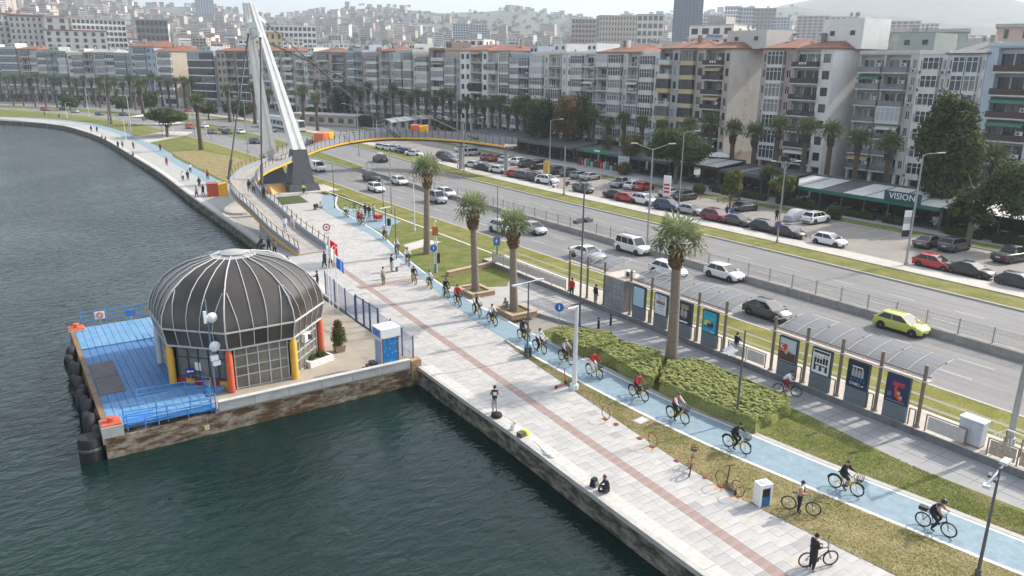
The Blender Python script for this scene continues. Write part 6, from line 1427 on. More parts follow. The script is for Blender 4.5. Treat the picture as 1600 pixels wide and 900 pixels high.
rod(at(806,662,.08), at(785,648,.35), 'fishing rod leaning by the tackle bag'); rod(at(850,706,.08), at(832,688,.12), 'fishing rod lying on the coping below the tackle bag')
for px, py, l in ((862,713,'crumpled white plastic bag on the coping'),(855,709,'pale cloth lying on the coping by the rods')):
    t = thing('plastic_bag', l, 'bag', at(px,py,.06)); bb = MB(); bb.lathe([(.16,0),(.2,.05),(.13,.13),(.04,.16)], 8); bb.build('bag', white_p, t, smooth=50)
p = at(497,452,.05); person('reach', p, radians(70), 'angler in a dark jacket leaning over the fence behind the dome','navy','navy'); rod(p+V(-.3,.5,1.2), at(486,440,1.9), 'fishing rod of the angler behind the dome')
p = at(792,481,.40); person('sit', p, radians(100), 'woman in a grey coat sitting on the edge of the palm planter','grey','grey',hair=hairb)
t = thing('white_sheet', 'white plastic sheet spread on the railing by the person in dark clothes', 'sheet', at(1141,549,1.0), 1.2); bb = MB(); n = 6; vs = []
for i in range(n):
    for j in range(4): vs.append((-.6+1.2*i/(n-1), -.3+.2*j, .25-.12*j+.05*sin(i*2+j)))
bb.add(vs, [(i*4+j,(i+1)*4+j,(i+1)*4+j+1,i*4+j+1) for i in range(n-1) for j in range(3)]); bb.build('sheet', white_p, t, smooth=60)
# e-scooters
def kick(px, py, rz, label, col, z=.005):
    t = thing('kick_scooter', label, 'kick scooter', at(px,py,z), rz); c = BP[col]
    wv_ = MB(); wv_.lathe([(.05,-.03),(.11,-.03),(.12,0),(.11,.03),(.05,.03)], 12, axis='X')
    for y in (-.48,.48): wv_.build('wheel', tyre_m, t, (0,y,.12))
    bb = MB(); bb.box(-.09,-.42,.12,.09,.34,.17); bb.tube([(0,-.4,.15),(0,-.55,.22)], .03, 5); bb.build('deck', c, t); bb = MB(); bb.tube([(0,.48,.15),(0,.40,.7),(0,.34,1.15)], .03, 6); bb.build('stem', c, t); bb = MB(); bb.tube([(-.24,.30,1.16),(0,.34,1.17),(.24,.30,1.16)], .018, 5); bb.build('handlebar', trim, t)
kick(876,604,radians(-75),'dark red electric kick scooter left of the white lamp post foot','red'); kick(1142,765,radians(-25),'grey kick scooter between two rusty rings','black')
for k in BK: kill(BK[k])
# ---------------------------------------------------------------- street furniture
lamp_g = mat('lamp_grey', (.30,.31,.32), .45, .3, var=.06); lamp_d = mat('lamp_dark', (.11,.115,.12), .5, .3, var=.08); lamp_w = mat('lamp_white', (.62,.63,.64), .45, var=.05); head_m = mat('lamp_head', (.5,.51,.52), .35, var=.05)
def height(px, py, topy, z0=0):
    p = at(px, py, z0); lo, hi = 0, 60
    for _ in range(40):
        m_ = (lo+hi)/2; v = Vector((p.x,p.y,m_-H)); q = v.dot(_f); y = 450-F*v.dot(CU)/q
        lo, hi = (m_, hi) if y > topy else (lo, m_)
    return lo-z0
def lamp(px, py, topy, label, style='single', z=0, m=None, r=.09, az=0, arm=1.6, group=None, p=None, h=None):
    p = p or at(px, py, z); h = h or height(px, py, topy, z); m = m or lamp_g
    t = thing('street_lamp', label, 'lamp post', p, az, group)
    bb = MB(); bb.tube([(0,0,0),(0,0,.35)], r*1.7, 8); bb.tube([(0,0,.3),(0,0,h*.5),(0,0,h)], [r,r*.85,r*.6], 8); bb.build('pole', m, t, smooth=50)
    def head(x, z_, dx):
        q = MB(); q.add([(x,-.11,z_-.05),(x+dx,-.15,z_-.02),(x+dx,.15,z_-.02),(x,.11,z_-.05),(x,-.09,z_+.05),(x+dx,-.10,z_+.08),(x+dx,.10,z_+.08),(x,.09,z_+.05)], [(0,3,2,1),(4,5,6,7),(0,1,5,4),(1,2,6,5),(2,3,7,6),(3,0,4,7)]); q.build('lamp_head', head_m, t)
    if style == 'single': bb = MB(); bb.tube([(0,0,h-.1),(arm*.3,0,h+.12),(arm,0,h+.2)], .045, 6); bb.build('arm', m, t); head(arm*.9, h+.22, .75)
    if style == 'double':
        bb = MB(); bb.tube([(-arm,0,h+.55),(0,0,h-.15),(arm,0,h+.55)], .05, 6); bb.build('arm', m, t); head(arm*.9, h+.55, .8); head(-arm*.9, h+.55, -.8)
    if style == 'curved':
        for s in (-1,1): bb = MB(); bb.tube([(0,0,h-1.6),(s*.12,0,h-.8),(s*arm*.45,0,h-.1),(s*arm,0,h)], .04, 6); bb.build('arm', m, t); head(s*arm*.9, h+.02, s*.6)
    return t
lamp(1011,383,232,'tall double armed street lamp on the median left of the large palm crown','double',.0,arm=1.9,r=.12,az=-.6)
lamp(911,372,293,'double armed street lamp on the median behind the CCTV pole','double',.0,arm=.8,r=.08,az=-.6)
lamp(725,277,188,'double armed street lamp at the car park edge left of the bridge end','double',.05,arm=3.2,r=.13,az=-.6,m=lamp_g)
lamp(561,243,166,'double armed street lamp beyond the bridge deck near the tram','double',.0,arm=2.8,r=.12,az=-.6)
lamp(584,215,166,'small double armed lamp right of the tram','double',0,arm=1.6,az=-.6)
lamp(858,290,188,'slim street lamp at the car park edge by the yellow sign','single',.05,az=-.6)
lamp(881,305,228,'grey lamp post with a cut off top beside the motor scooters','none',.05,r=.13)
lamp(1060,331,207,'slim street lamp behind the blue sport utility car','single',.05,az=-.6)
lamp(1214,379,252,'curved twin armed street lamp beside the yellow green tree','curved',.05,arm=1.3,az=-.5)
lamp(1415,414,242,'street lamp with a banner at the front of the car park','single',.05,az=-.6,r=.12)
lamp(1577,692,480,'thick grey lamp column at the right end of the tram platform','single',.38,r=.17,az=.6)
lamp(715,262,150,'slim lamp post left of the double armed lamp by the bridge end','none',.05,r=.07)
for px, py, ty, l, m, r in ((897,608,478,'thick white lamp post on the promenade with a short arm',lamp_w,.17),(824,560,442,'thin dark lamp pole on the grass edge with a lamp arm to the left',lamp_d,.075),(1527,900,731,'thin dark pole with twin cameras at the lower right corner',lamp_d,.075),(1150,660,516,'thin dark pole behind the hedge at the lane side',lamp_d,.075),(523,325,256,'thin dark pole with an arm by the white van',lamp_d,.06),(599,326,282,'thin dark pole on the lawn edge below the old estate car',lamp_d,.06),(612,333,234,'tall pale lamp post left of the lawn palm',lamp_g,.10),(648,361,287,'short pale lamp post left of the lawn palm foot',lamp_w,.09),(620,423,326,'tall thin pole beside the information board',lamp_d,.06),(777,410,290,'thin pole with a square blue sign right of the second palm',lamp_d,.06),(905,512,293,'tall dark CCTV pole between the booth and the hedge',lamp_d,.085)):
    t = lamp(px, py, ty, l, 'none', .01, m, r); h = height(px,py,ty,.01)
    if '897' in str(px): bb = MB(); bb.tube([(0,0,h-.05),(-.9,-.2,h+.02)], .05, 6); bb.build('arm', lamp_w, t)
    if px == 824: bb = MB(); bb.tube([(-1.2,0,h),(1.3,0,h+.12)], .035, 6); bb.build('arm', lamp_w, t); bb = MB(); bb.cbox((-1.0,0,h-.02),(.7,.25,.1)); bb.cbox((.9,0,h+.1),(.6,.25,.1)); bb.build('lamp_head', head_m, t)
    if px == 1527: 
        bb = MB(); bb.tube([(-.55,.1,h-.55),(1.3,.3,h-.25)], .035, 6); bb.build('arm', lamp_w, t)
        bb = MB(); bb.cbox((-.6,.1,h-.6),(.55,.26,.12),.3); bb.cbox((1.15,.28,h-.2),(.6,.28,.12),.1); bb.build('lamp_head', head_m, t); bb = MB(); bb.cbox((-.28,-.02,h-.42),(.34,.13,.11),.3); bb.cbox((-.15,.25,h-.38),(.34,.13,.11),.3); bb.build('camera', dsteel, t)
    if px == 523: bb = MB(); bb.tube([(0,0,h),(-1.3,.8,h+.1)], .03, 5); bb.build('arm', lamp_d, t)
    if px == 905:
        for s in (-1,1): bb = MB(); bb.cbox((s*.5,0,8.6),(.7,.4,.25),.2); bb.build('camera', dsteel, t)
        bb = MB(); bb.bar((-.6,0,8.8),(.6,0,8.8),.08); bb.build('bracket', lamp_d, t); bb = MB(); bb.cbox((0,0,11.2),(.35,.35,.6)); bb.build('cabinet', lamp_d, t)
def round_sign(px, py, cy, label, m, face=None, r=.33, az=-.35, pole=steel, sq=False):
    p = at(px, py, .01); h = height(px, py, cy, .01); t = thing('road_sign', label, 'sign', p, az)
    bb = MB(); bb.tube([(0,0,0),(0,0,h+r*.9)], .035, 6); bb.build('post', pole, t)
    bb = MB()
    if sq: bb.box(-r*.8,-.06,h-r,r*.8,-.04,h+r)
    else: bb.lathe([(r,-.06),(r,-.04)], 18, (0,0,h), axis='Y')
    pl = bb.build('plate', m, t)
    if face: face(pl, h, r)
    return t
blue_s = mat('sign_blue', (.01,.13,.42), .4, var=.05)
def ped_face(pl, h, r):
    bb = MB(); bb.box(-.05,-.066,h-.17,.05,-.062,h+.08); bb.box(-.05,-.066,h+.11,.05,-.062,h+.19); bb.build('symbol', rail_w, pl)
round_sign(873,513,480,'round blue sign with a white figure beside the hedge', blue_s, ped_face, .36, -.6)
def red_ring(pl, h, r):
    bb = MB(); bb.lathe([(r*.70,-.068),(r*.70,-.062)], 16, (0,0,h), axis='Y'); bb.build('white_disc', rail_w, pl); bb = MB(); bb.box(-.1,-.074,h-.07,.1,-.07,h+.07); bb.build('symbol', cK, pl); bb = MB(); bb.box(-.3,-.07,h-r-.34,.3,-.06,h-r-.08); bb.build('lower_plate', rail_w, pl)
round_sign(512,390,355,'round red bordered sign with a white plate below at the foot of the ramp', mat('sign_red', (.5,.02,.03), .4, var=.05), red_ring, .42, -.3)
def sq_face(pl, h, r):
    bb = MB(); bb.box(-.12,-.066,h-.1,.12,-.062,h+.2); bb.build('symbol', rail_w, pl)
round_sign(776,408,377,'square blue sign on the thin pole right of the second palm', blue_s, sq_face, .45, -.4, lamp_d, True)
t = thing('info_totem', 'white and blue post with an orange top box and round blue sign on the lawn', 'totem', at(681,426,.02), -.4); h = height(681,426,348,.02)
bb = MB(); bb.box(-.12,-.1,0,.0,.1,.9); bb.build('blue_foot', blue_s, t); bb = MB(); bb.tube([(-.08,0,.9),(-.08,0,h)], .06, 6); bb.tube([(.12,0,0),(.12,0,h-.6)], .07, 6); bb.build('post', lamp_w, t); bb = MB(); bb.box(-.28,-.2,h-1.25,.28,.2,h-.35); bb.build('top_box', mat('orange_brown', (.40,.13,.03), .6, var=.15), t); bb = MB(); bb.lathe([(.12,h),(.16,h+.12),(.03,h+.25)], 8); bb.build('lantern', head_m, t); bb = MB(); bb.lathe([(.34,-.2),(.34,-.16)], 16, (-.2,0,2.55), axis='Y'); pl_ = bb.build('round_sign', blue_s, t); bb = MB(); bb.box(-.25,-.21,2.45,-.15,-.205,2.7); bb.build('symbol', rail_w, pl_); bb = MB(); bb.box(.16,-.12,1.0,.42,.1,2.0); bb.build('bin', trim, t)
t = thing('info_board', 'white information cabinet beside the man in the black jacket', 'board', at(620,424,.01), .2); bb = MB(); bb.box(-.45,-.12,.5,.3,.12,1.15); bb.build('cabinet', lamp_w, t); bb = MB(); bb.box(-.1,-.08,0,.1,.08,.5); bb.build('foot', lamp_d, t)
t = thing('info_post', 'white sign post with a black bin at the blue yard', 'post', at(603,357,.01), .3); h=2.6; bb = MB(); bb.tube([(0,0,0),(0,0,h)], .07, 6); bb.build('post', lamp_d, t); bb = MB(); bb.box(-.9,-.06,h,.9,.06,h+.12); bb.build('arm', lamp_w, t); bb = MB(); bb.lathe([(.22,.3),(.27,1.1),(.2,1.2)], 10, (.55,0,0)); bb.build('bin', trim, t)
# dustbins, bollards, cycle rings, covers
t = thing('dustbin', 'white dustbin with a dark opening and blue front on the paving', 'dustbin', at(1190,787,.005), -.25)
bb = MB(); bb.box(-.34,-.27,0,-.24,.27,1.15); bb.box(.24,-.27,0,.34,.27,1.15); bb.box(-.24,-.2,0,.24,.27,1.15); bb.box(-.24,-.25,.95,.24,-.2,1.15); bb.build('body', white_p, t)
bb = MB(); bb.box(-.235,-.26,.05,.235,-.205,.5); bb.build('front', mat('bin_blue', (.03,.14,.32), .5, var=.08), t); bb = MB(); bb.box(-.235,-.21,.5,.235,-.202,.95); bb.build('opening', trim, t); bb = MB(); bb.box(-.2,-.14,1.152,.2,.14,1.175); bb.build('ash_tray', steel, t)
t = thing('dustbin', 'dark cylindrical bin with a pale blue lid beside the thin lamp pole', 'dustbin', at(825,557,.01)); bb = MB(); bb.lathe([(.26,0),(.27,.75),(.25,.8)], 12); bb.build('drum', trim, t); bb = MB(); bb.lathe([(.29,.8),(.28,1.0),(.15,1.1)], 12); bb.build('lid', mat('pale_blue_lid', (.20,.40,.50), .5), t)
for px, py, l in ((935,513,'left of the pair of black bollards behind the hedge'),(954,508,'right of the pair of black bollards behind the hedge')):
    t = thing('bollard', l, 'bollard', at(px,py,0)); bb = MB(); bb.lathe([(.10,0),(.09,.85),(.07,.92),(.02,.94)], 10); bb.build('post', trim, t); bb = MB(); bb.lathe([(.095,.7),(.095,.78)], 10); bb.build('band', steel, t)
rust = mat('rusty_red_tube', (.20,.045,.03), .7, col2=(.28,.10,.04), scale=9); stain = mat('rust_stain', (.48,.27,.10), .9, col2=(.52,.42,.30), scale=3)
for px, py, l in ((946,655,'rusty ring cycle stand, farthest of the four'),(1019,698,'rusty ring cycle stand, second farthest'),(1126,760,'rusty ring cycle stand left of the grey kick scooter'),(1152,775,'rusty ring cycle stand right of the grey kick scooter')):
    t = thing('cycle_ring', l, 'cycle stand', at(px,py,.005), radians(-96)); bb = MB(); bb.tube([(cos(a)*.40,0,.43+sin(a)*.40) for a in np.linspace(0,2*pi,25)[:-1]], .025, 6, closed=True); bb.build('ring', rust, t); bb = MB(); bb.box(-.14,-.1,0,.14,.1,.05); bb.build('foot', rust, t)
    n_ = 14; flat('rust_stain', [(t.location.x-.18+.3*cos(a)*random.uniform(.7,1.1), t.location.y-.03+.24*sin(a)*random.uniform(.7,1.1)) for a in np.linspace(0,2*pi,n_+1)[:-1]], .0055, stain, .004)
for px, py, l in ((963,663,'rusty round cap in the paving by the farthest ring stand'),(1058,720,'rusty round cap in the paving left of the orange bicycle'),(1000,685,'dull round cap in the paving beside the second ring stand'),(1103,746,'grey round cap in the paving between orange bicycle and ring stand')):
    t = thing('ground_cap', l, 'cap', at(px,py,.005)); bb = MB(); bb.lathe([(.17,0),(.17,.03),(.12,.05)], 12); bb.build('cap', rust, t); bb = MB(); bb.lathe([(.05,.05),(.05,.07)], 8); bb.build('knob', dsteel, t)
t = thing('manhole_cover', 'square pale manhole cover in the grass strip by the farthest ring stand', 'manhole', at(1002,657,.024), .1); bb = MB(); bb.box(-.45,-.3,0,.45,.3,.02); bb.build('frame', conc, t); bb = MB(); bb.box(-.3,-.2,.021,.3,.2,.03); bb.build('lid', white_p, t)
# banner on the lamp, signs of the car park
t = thing('banner', 'black and white vertical banner on the lamp post of the car park', 'banner', at(1415,414,.05)+Vector((-.2,.45,3.0)), 1.1)
for k, m in enumerate((cK, cW, cG, cW)): bb = MB(); bb.box(-.02,-.4,.7*k,.02,.4,.7*k+.69); bb.build('panel', m, t)
t = thing('round_no_parking_sign', 'purple red round sign on the curved lamp post', 'sign', at(1214,379,.05)+Vector((-.15,0,2.2)), radians(-60)); bb = MB(); bb.lathe([(.38,-.02),(.38,.02)], 16, axis='Y'); bb.build('plate', mat('sign_purple', (.28,.03,.14), .5), t); bb = MB(); bb.lathe([(.24,-.03),(.24,-.022)], 14, axis='Y'); bb.build('disc', blue_s, t)
t = thing('parking_sign', 'tall yellow sign board in the car park beside the slim lamp', 'sign', at(853,281,-.1), radians(-75)); bb = MB(); bb.box(-.6,-.1,.5,.6,.1,3.4); bb.build('board', yel_p, t); bb = MB(); bb.box(-.5,-.08,0,.5,.08,.5); bb.build('foot', trim, t); 
for z in (1.5,2.0,2.5): bb = MB(); bb.box(-.4,-.115,z,.4,-.105,z+.14); bb.build('print', cG, t)
t = thing('price_board', 'white board with red stripes behind the slim lamp of the car park', 'sign', at(1041,310,-.1), radians(-70)); bb = MB(); bb.box(-.6,-.1,.3,.6,.1,3.6); bb.build('board', white_p, t)
for z in (.9,1.45,2.0): bb = MB(); bb.box(-.5,-.115,z,.5,-.105,z+.32); bb.build('stripe', _M['sign_red'], t)
for px in (1131,1182,1094,1122): 
    t = thing('traffic_post', 'slim red plastic post closing off the car park bay', 'post', at(px,{1131:318,1182:317,1094:311,1122:315}[px],-.1), 0, 'red plastic posts'); bb = MB(); bb.tube([(0,0,0),(0,0,1)], .05, 6); bb.build('post', mat('plastic_red', (.4,.05,.03), .5), t); bb = MB(); bb.lathe([(.15,0),(.12,.05)], 8); bb.build('foot', trim, t)
# tensile shades of the northern lawn
for px, py, l, s in ((222,196,'white tensile shade left of the broad round tree',1.0),(268,212,'white tensile shade below the broad round tree',1.15)):
    t = thing('tensile_shade', l, 'shade sail', at(px,py,0)); A_ = [Vector(v)*s for v in ((-9,1,3.0),(7,-4,3.4),(2,8,3.0),(-3,-6,2.0))]
    for k, v in enumerate(A_[:3]): bb = MB(); bb.tube([(v.x*1.05,v.y*1.05,0),v], .09, 6); bb.build('mast', lamp_w, t)
    c = Vector((0,0,2.5)); bb = MB(); bb.add([A_[0],A_[1],A_[2],c,(A_[0]+A_[1])/2*.8+Vector((0,0,.3)),(A_[1]+A_[2])/2*.8+Vector((0,0,.3)),(A_[2]+A_[0])/2*.8+Vector((0,0,.3))], [(0,4,3),(4,1,3),(1,5,3),(5,2,3),(2,6,3),(6,0,3)]); bb.build('sail', mat('sail_cloth', (.66,.65,.6), .8, var=.05), t)
# lamps and poles of the far bend
for i, (px, py, ty) in enumerate(((197,220,186),(105,184,161),(139,182,137),(206,213,150),(305,214,128),(172,196,122),(62,174,145),(254,213,152),(330,218,200),(388,240,152),(281,176,128),(363,196,134),(388,188,138),(420,214,172),(242,168,120),(18,166,118),(152,166,118),(75,166,120),(380,172,135),(325,172,130))):
    lamp(px, py, ty, 'slim street lamp on the distant bend of the boulevard', 'single' if i % 2 else 'none', 0, lamp_w if i < 4 else lamp_g, .10, random.uniform(0,6), 1.6, 'lamps of the far bend')
for px, py, ty in ((303,297,200),(252,248,196),(335,282,228),(367,302,240)):
    pass
# ---------------------------------------------------------------- front row of apartment blocks
FLN = [Vector((x,y)) for x, y in ((124,-40),(124,200),(121,250),(112,300),(98,350),(78,400),(50,445),(10,490),(-40,525),(-120,560),(-220,590))]
def fac(px, back=0):
    d = ray_az(px)
    for a, b_ in zip(FLN, FLN[1:]):
        e = b_-a; den = d.x*e.y-d.y*e.x
        if abs(den) < 1e-9: continue
        t_ = (a.x*e.y-a.y*e.x)/den; u = (a.x*d.y-a.y*d.x)/den
        if t_ > 0 and -1e-6 <= u <= 1: 
            n = Vector((e.y,-e.x)).normalized(); return d*t_
    return d*500
def ztop(p, py):
    lo, hi = -10, 400
    for _ in range(45):
        m_ = (lo+hi)/2; v = Vector((p.x,p.y,m_-H)); y = 450-F*v.dot(CU)/v.dot(_f)
        lo, hi = (m_, hi) if y > py else (lo, m_)
    return lo
WC = {}
def wallm(nm, c): 
    if nm not in WC: WC[nm] = mat('render_'+nm, c, .85, var=.10, scale=.35, detail=8, bump=.05, bscale=8)
    return WC[nm]
for nm, c in (('white',(.76,.745,.71)),('offwhite',(.68,.655,.61)),('grey',(.44,.43,.42)),('dgrey',(.22,.215,.21)),('beige',(.46,.41,.345)),('sand',(.42,.35,.275)),('pink',(.46,.355,.32)),('bluegrey',(.42,.46,.52)),('paleblue',(.52,.575,.64)),('brown',(.26,.20,.165)),('ochre',(.52,.42,.23)),('green',(.36,.40,.36)),('cream',(.58,.56,.51))): wallm(nm, c)
w_gl = [glass('window_glass', (.04,.045,.052), .08, .8, .5, .3), mat('window_curtain', (.20,.20,.195), .3, var=.35, scale=.5, spec=.7), mat('window_blind', (.42,.43,.44), .5, var=.12, scale=1), glass('window_glass_blue', (.05,.075,.09), .1, .8, .4, .3)]
fr_w = mat('window_frame_white', (.76,.76,.74), .5, var=.05); fr_d = mat('window_frame_dark', (.07,.06,.055), .5, var=.1)
slab_m = mat('balcony_slab', (.62,.605,.575), .8, var=.12, scale=.7); rl_d = mat('dark_railing', (.04,.036,.036), .4, var=.1); rl_b = mat('brown_railing', (.085,.055,.045), .6, var=.1); rl_g = glass('glass_railing', (.16,.18,.19), .12, .7); rl_w = mat('white_railing', (.58,.58,.57), .5, var=.05)
tile_m = mat('roof_tile', (.20,.08,.05), .85, fine=.25, fscale=2, col2=(.28,.13,.085), scale=1.2, bump=.5, bscale=7, detail=8); tile_d = mat('roof_tile_dark', (.14,.075,.055), .85, col2=(.20,.12,.09), scale=1.2, bump=.5, bscale=7)
slate = mat('slate_roof', (.15,.145,.15), .7, var=.15, scale=1, bump=.3, bscale=6); tin = mat('tin_roof', (.40,.385,.365), .5, .2, var=.15, scale=.8)
ac_m = mat('ac_white', (.55,.55,.53), .5, var=.05); tank_m = mat('tank_grey', (.30,.31,.32), .5, var=.15)
MC = {}
def win_mesh(w, h, fr, gl, mull):
    k = (round(w,1), round(h,1), fr.name, gl.name, mull)
    if k not in MC:
        w, h = k[0], k[1]; m = MB(); f = .06
        m.quad((-w/2,.05,0),(w/2,.05,0),(w/2,.05,h),(-w/2,.05,h),1)
        for x0,x1,z0,z1 in ((-w/2,-w/2+f,0,h),(w/2-f,w/2,0,h),(-w/2+f,w/2-f,0,f),(-w/2+f,w/2-f,h-f,h)): m.box(x0,0,z0,x1,.06,z1,0)
        for i in range(1, mull+1): x = -w/2+w*i/(mull+1); m.box(x-.03,.0,f,x+.03,.055,h-f,0)
        MC[k] = m.mesh('window', [fr, gl])
    return MC[k]
def balcony_mesh(w, d, style, sm):
    k = ('b', round(w,1), d, style, sm.name)
    if k not in MC:
        w = k[1]; m = MB(); m.box(-w/2,-d,-.14,w/2,0,.04); sl_ = m.mesh('balcony', sm)
        r = MB(); hh = .95
        if style in ('dark','brown','parapet','glass','white_solid'):
            z0 = .045 if style != 'glass' else .12
            r.box(-w/2,-d,z0,w/2,-d+.05,hh); r.box(-w/2,-d+.051,z0,-w/2+.05,0,hh); r.box(w/2-.05,-d+.051,z0,w/2,0,hh)
        else:
            for z in (.12,hh): r.bar((-w/2,-d+.03,z),(w/2,-d+.03,z),.045); r.bar((-w/2+.03,-d,z),(-w/2+.03,0,z),.045); r.bar((w/2-.03,-d,z),(w/2-.03,0,z),.045)
            n = int(w/.22)
            for i in range(n+1): x = -w/2+.03+(w-.06)*i/n; r.bar((x,-d+.03,.05),(x,-d+.03,hh),.03)
        MC[k] = (sl_, r.mesh('railing', {'dark':rl_d,'brown':rl_b,'parapet':sm,'glass':rl_g,'white_solid':rl_w,'bars':rl_w,'dbars':rl_d}[style]))
    return MC[k]
def glazed_mesh(w, h, d, fr, gl, sm):
    pz = .751 if int(w*10) % 2 else .30
    k = ('g', pz, round(w,1), round(h,2), d, fr.name, gl.name, sm.name)
    if k not in MC:
        w = k[2]; m = MB(); m.box(-w/2,-d,-.14,w/2,0,.04,0); m.box(-w/2+.02,-d+.02,.041,w/2-.02,0,pz-.001,0)
        m.box(-w/2+.05,-d+.05,pz,w/2-.05,0,h-.16,1)
        n = max(2, int(w/.75))
        for i in range(n+1): x = -w/2+.04+(w-.08)*i/n; m.box(x-.045,-d+.01,pz,x+.045,-d+.07,h-.15,2)
        for z in (pz+.03,h-.2,h*.68): m.box(-w/2+.03,-d+.005,z,w/2-.03,-d+.045,z+.06,2)
        for s in (-1,1): m.box(*sorted((s*(w/2-.01), s*(w/2-.06)))[:1],-d/2-.03,pz+.01,sorted((s*(w/2-.01), s*(w/2-.06)))[1],-d/2+.03,h-.17,2)
        MC[k] = m.mesh('glazed_balcony', [sm, gl, fr])
    return MC[k]
acme = MB().box(-.4,-.3,0,.4,0,.55).mesh('air_conditioner', ac_m); acfan = MB().lathe([(.2,-.315),(.2,-.302)], 10, (-.1,0,.28), axis='Y').mesh('fan', fr_d)
dish_m = MB().lathe([(.04,0),(.33,.06),(.45,.18),(.43,.18),(.03,.03)], 12, (0,0,.7), axis='Y'); dish_m.tube([(0,.1,0),(0,.1,.7)], .03, 4); dish = dish_m.mesh('satellite_dish', tank_m, 50)
tk = MB(); tk.lathe([(.33,.5),(.36,.55),(.36,1.3),(.33,1.35)], 10, axis='Z'); tk.bar((-.3,0,0),(-.3,0,.5),.05); tk.bar((.3,0,0),(.3,0,.5),.05); tank = tk.mesh('water_tank', tank_m, 50)
sp_ = MB(); sp_.add([(-.9,-.6,.1),(.9,-.6,.1),(.9,.5,1.0),(-.9,.5,1.0)], [(0,1,2,3)]); sp_.tube([(-.9,.5,1.1),(.9,.5,1.1)], .22, 8); solar = sp_.mesh('solar_heater', [tank_m])
aw_ = [MB().add([(-.5,0,0),(.5,0,0),(.5,-1.1,-.55),(-.5,-1.1,-.55),(-.5,-1.1,-.75),(.5,-1.1,-.75)], [(0,1,2,3),(3,2,5,4)]).mesh('awning', mat('awning_'+n_, c_, .8, var=.12)) for n_, c_ in (('white',(.62,.61,.58)),('sand',(.45,.36,.24)),('green',(.10,.20,.15)))]
la_ = [MB().add([(x_+a_,0,b_) for x_ in (-.8,-.25,.35) for a_, b_ in ((0,0),(.42,0),(.42,.42),(0,.42))], [(0,1,2,3),(4,5,6,7),(8,9,10,11)]).mesh('laundry', mat('laundry_'+n_, c_, .9, var=.25, scale=5)) for n_, c_ in (('white',(.6,.6,.6)),('dark',(.12,.14,.22)))]
RELW = {'w':1.5,'W':2.2,'B':3.3,'G':3.2,'p':.7,'n':1.0,'S':3.0}
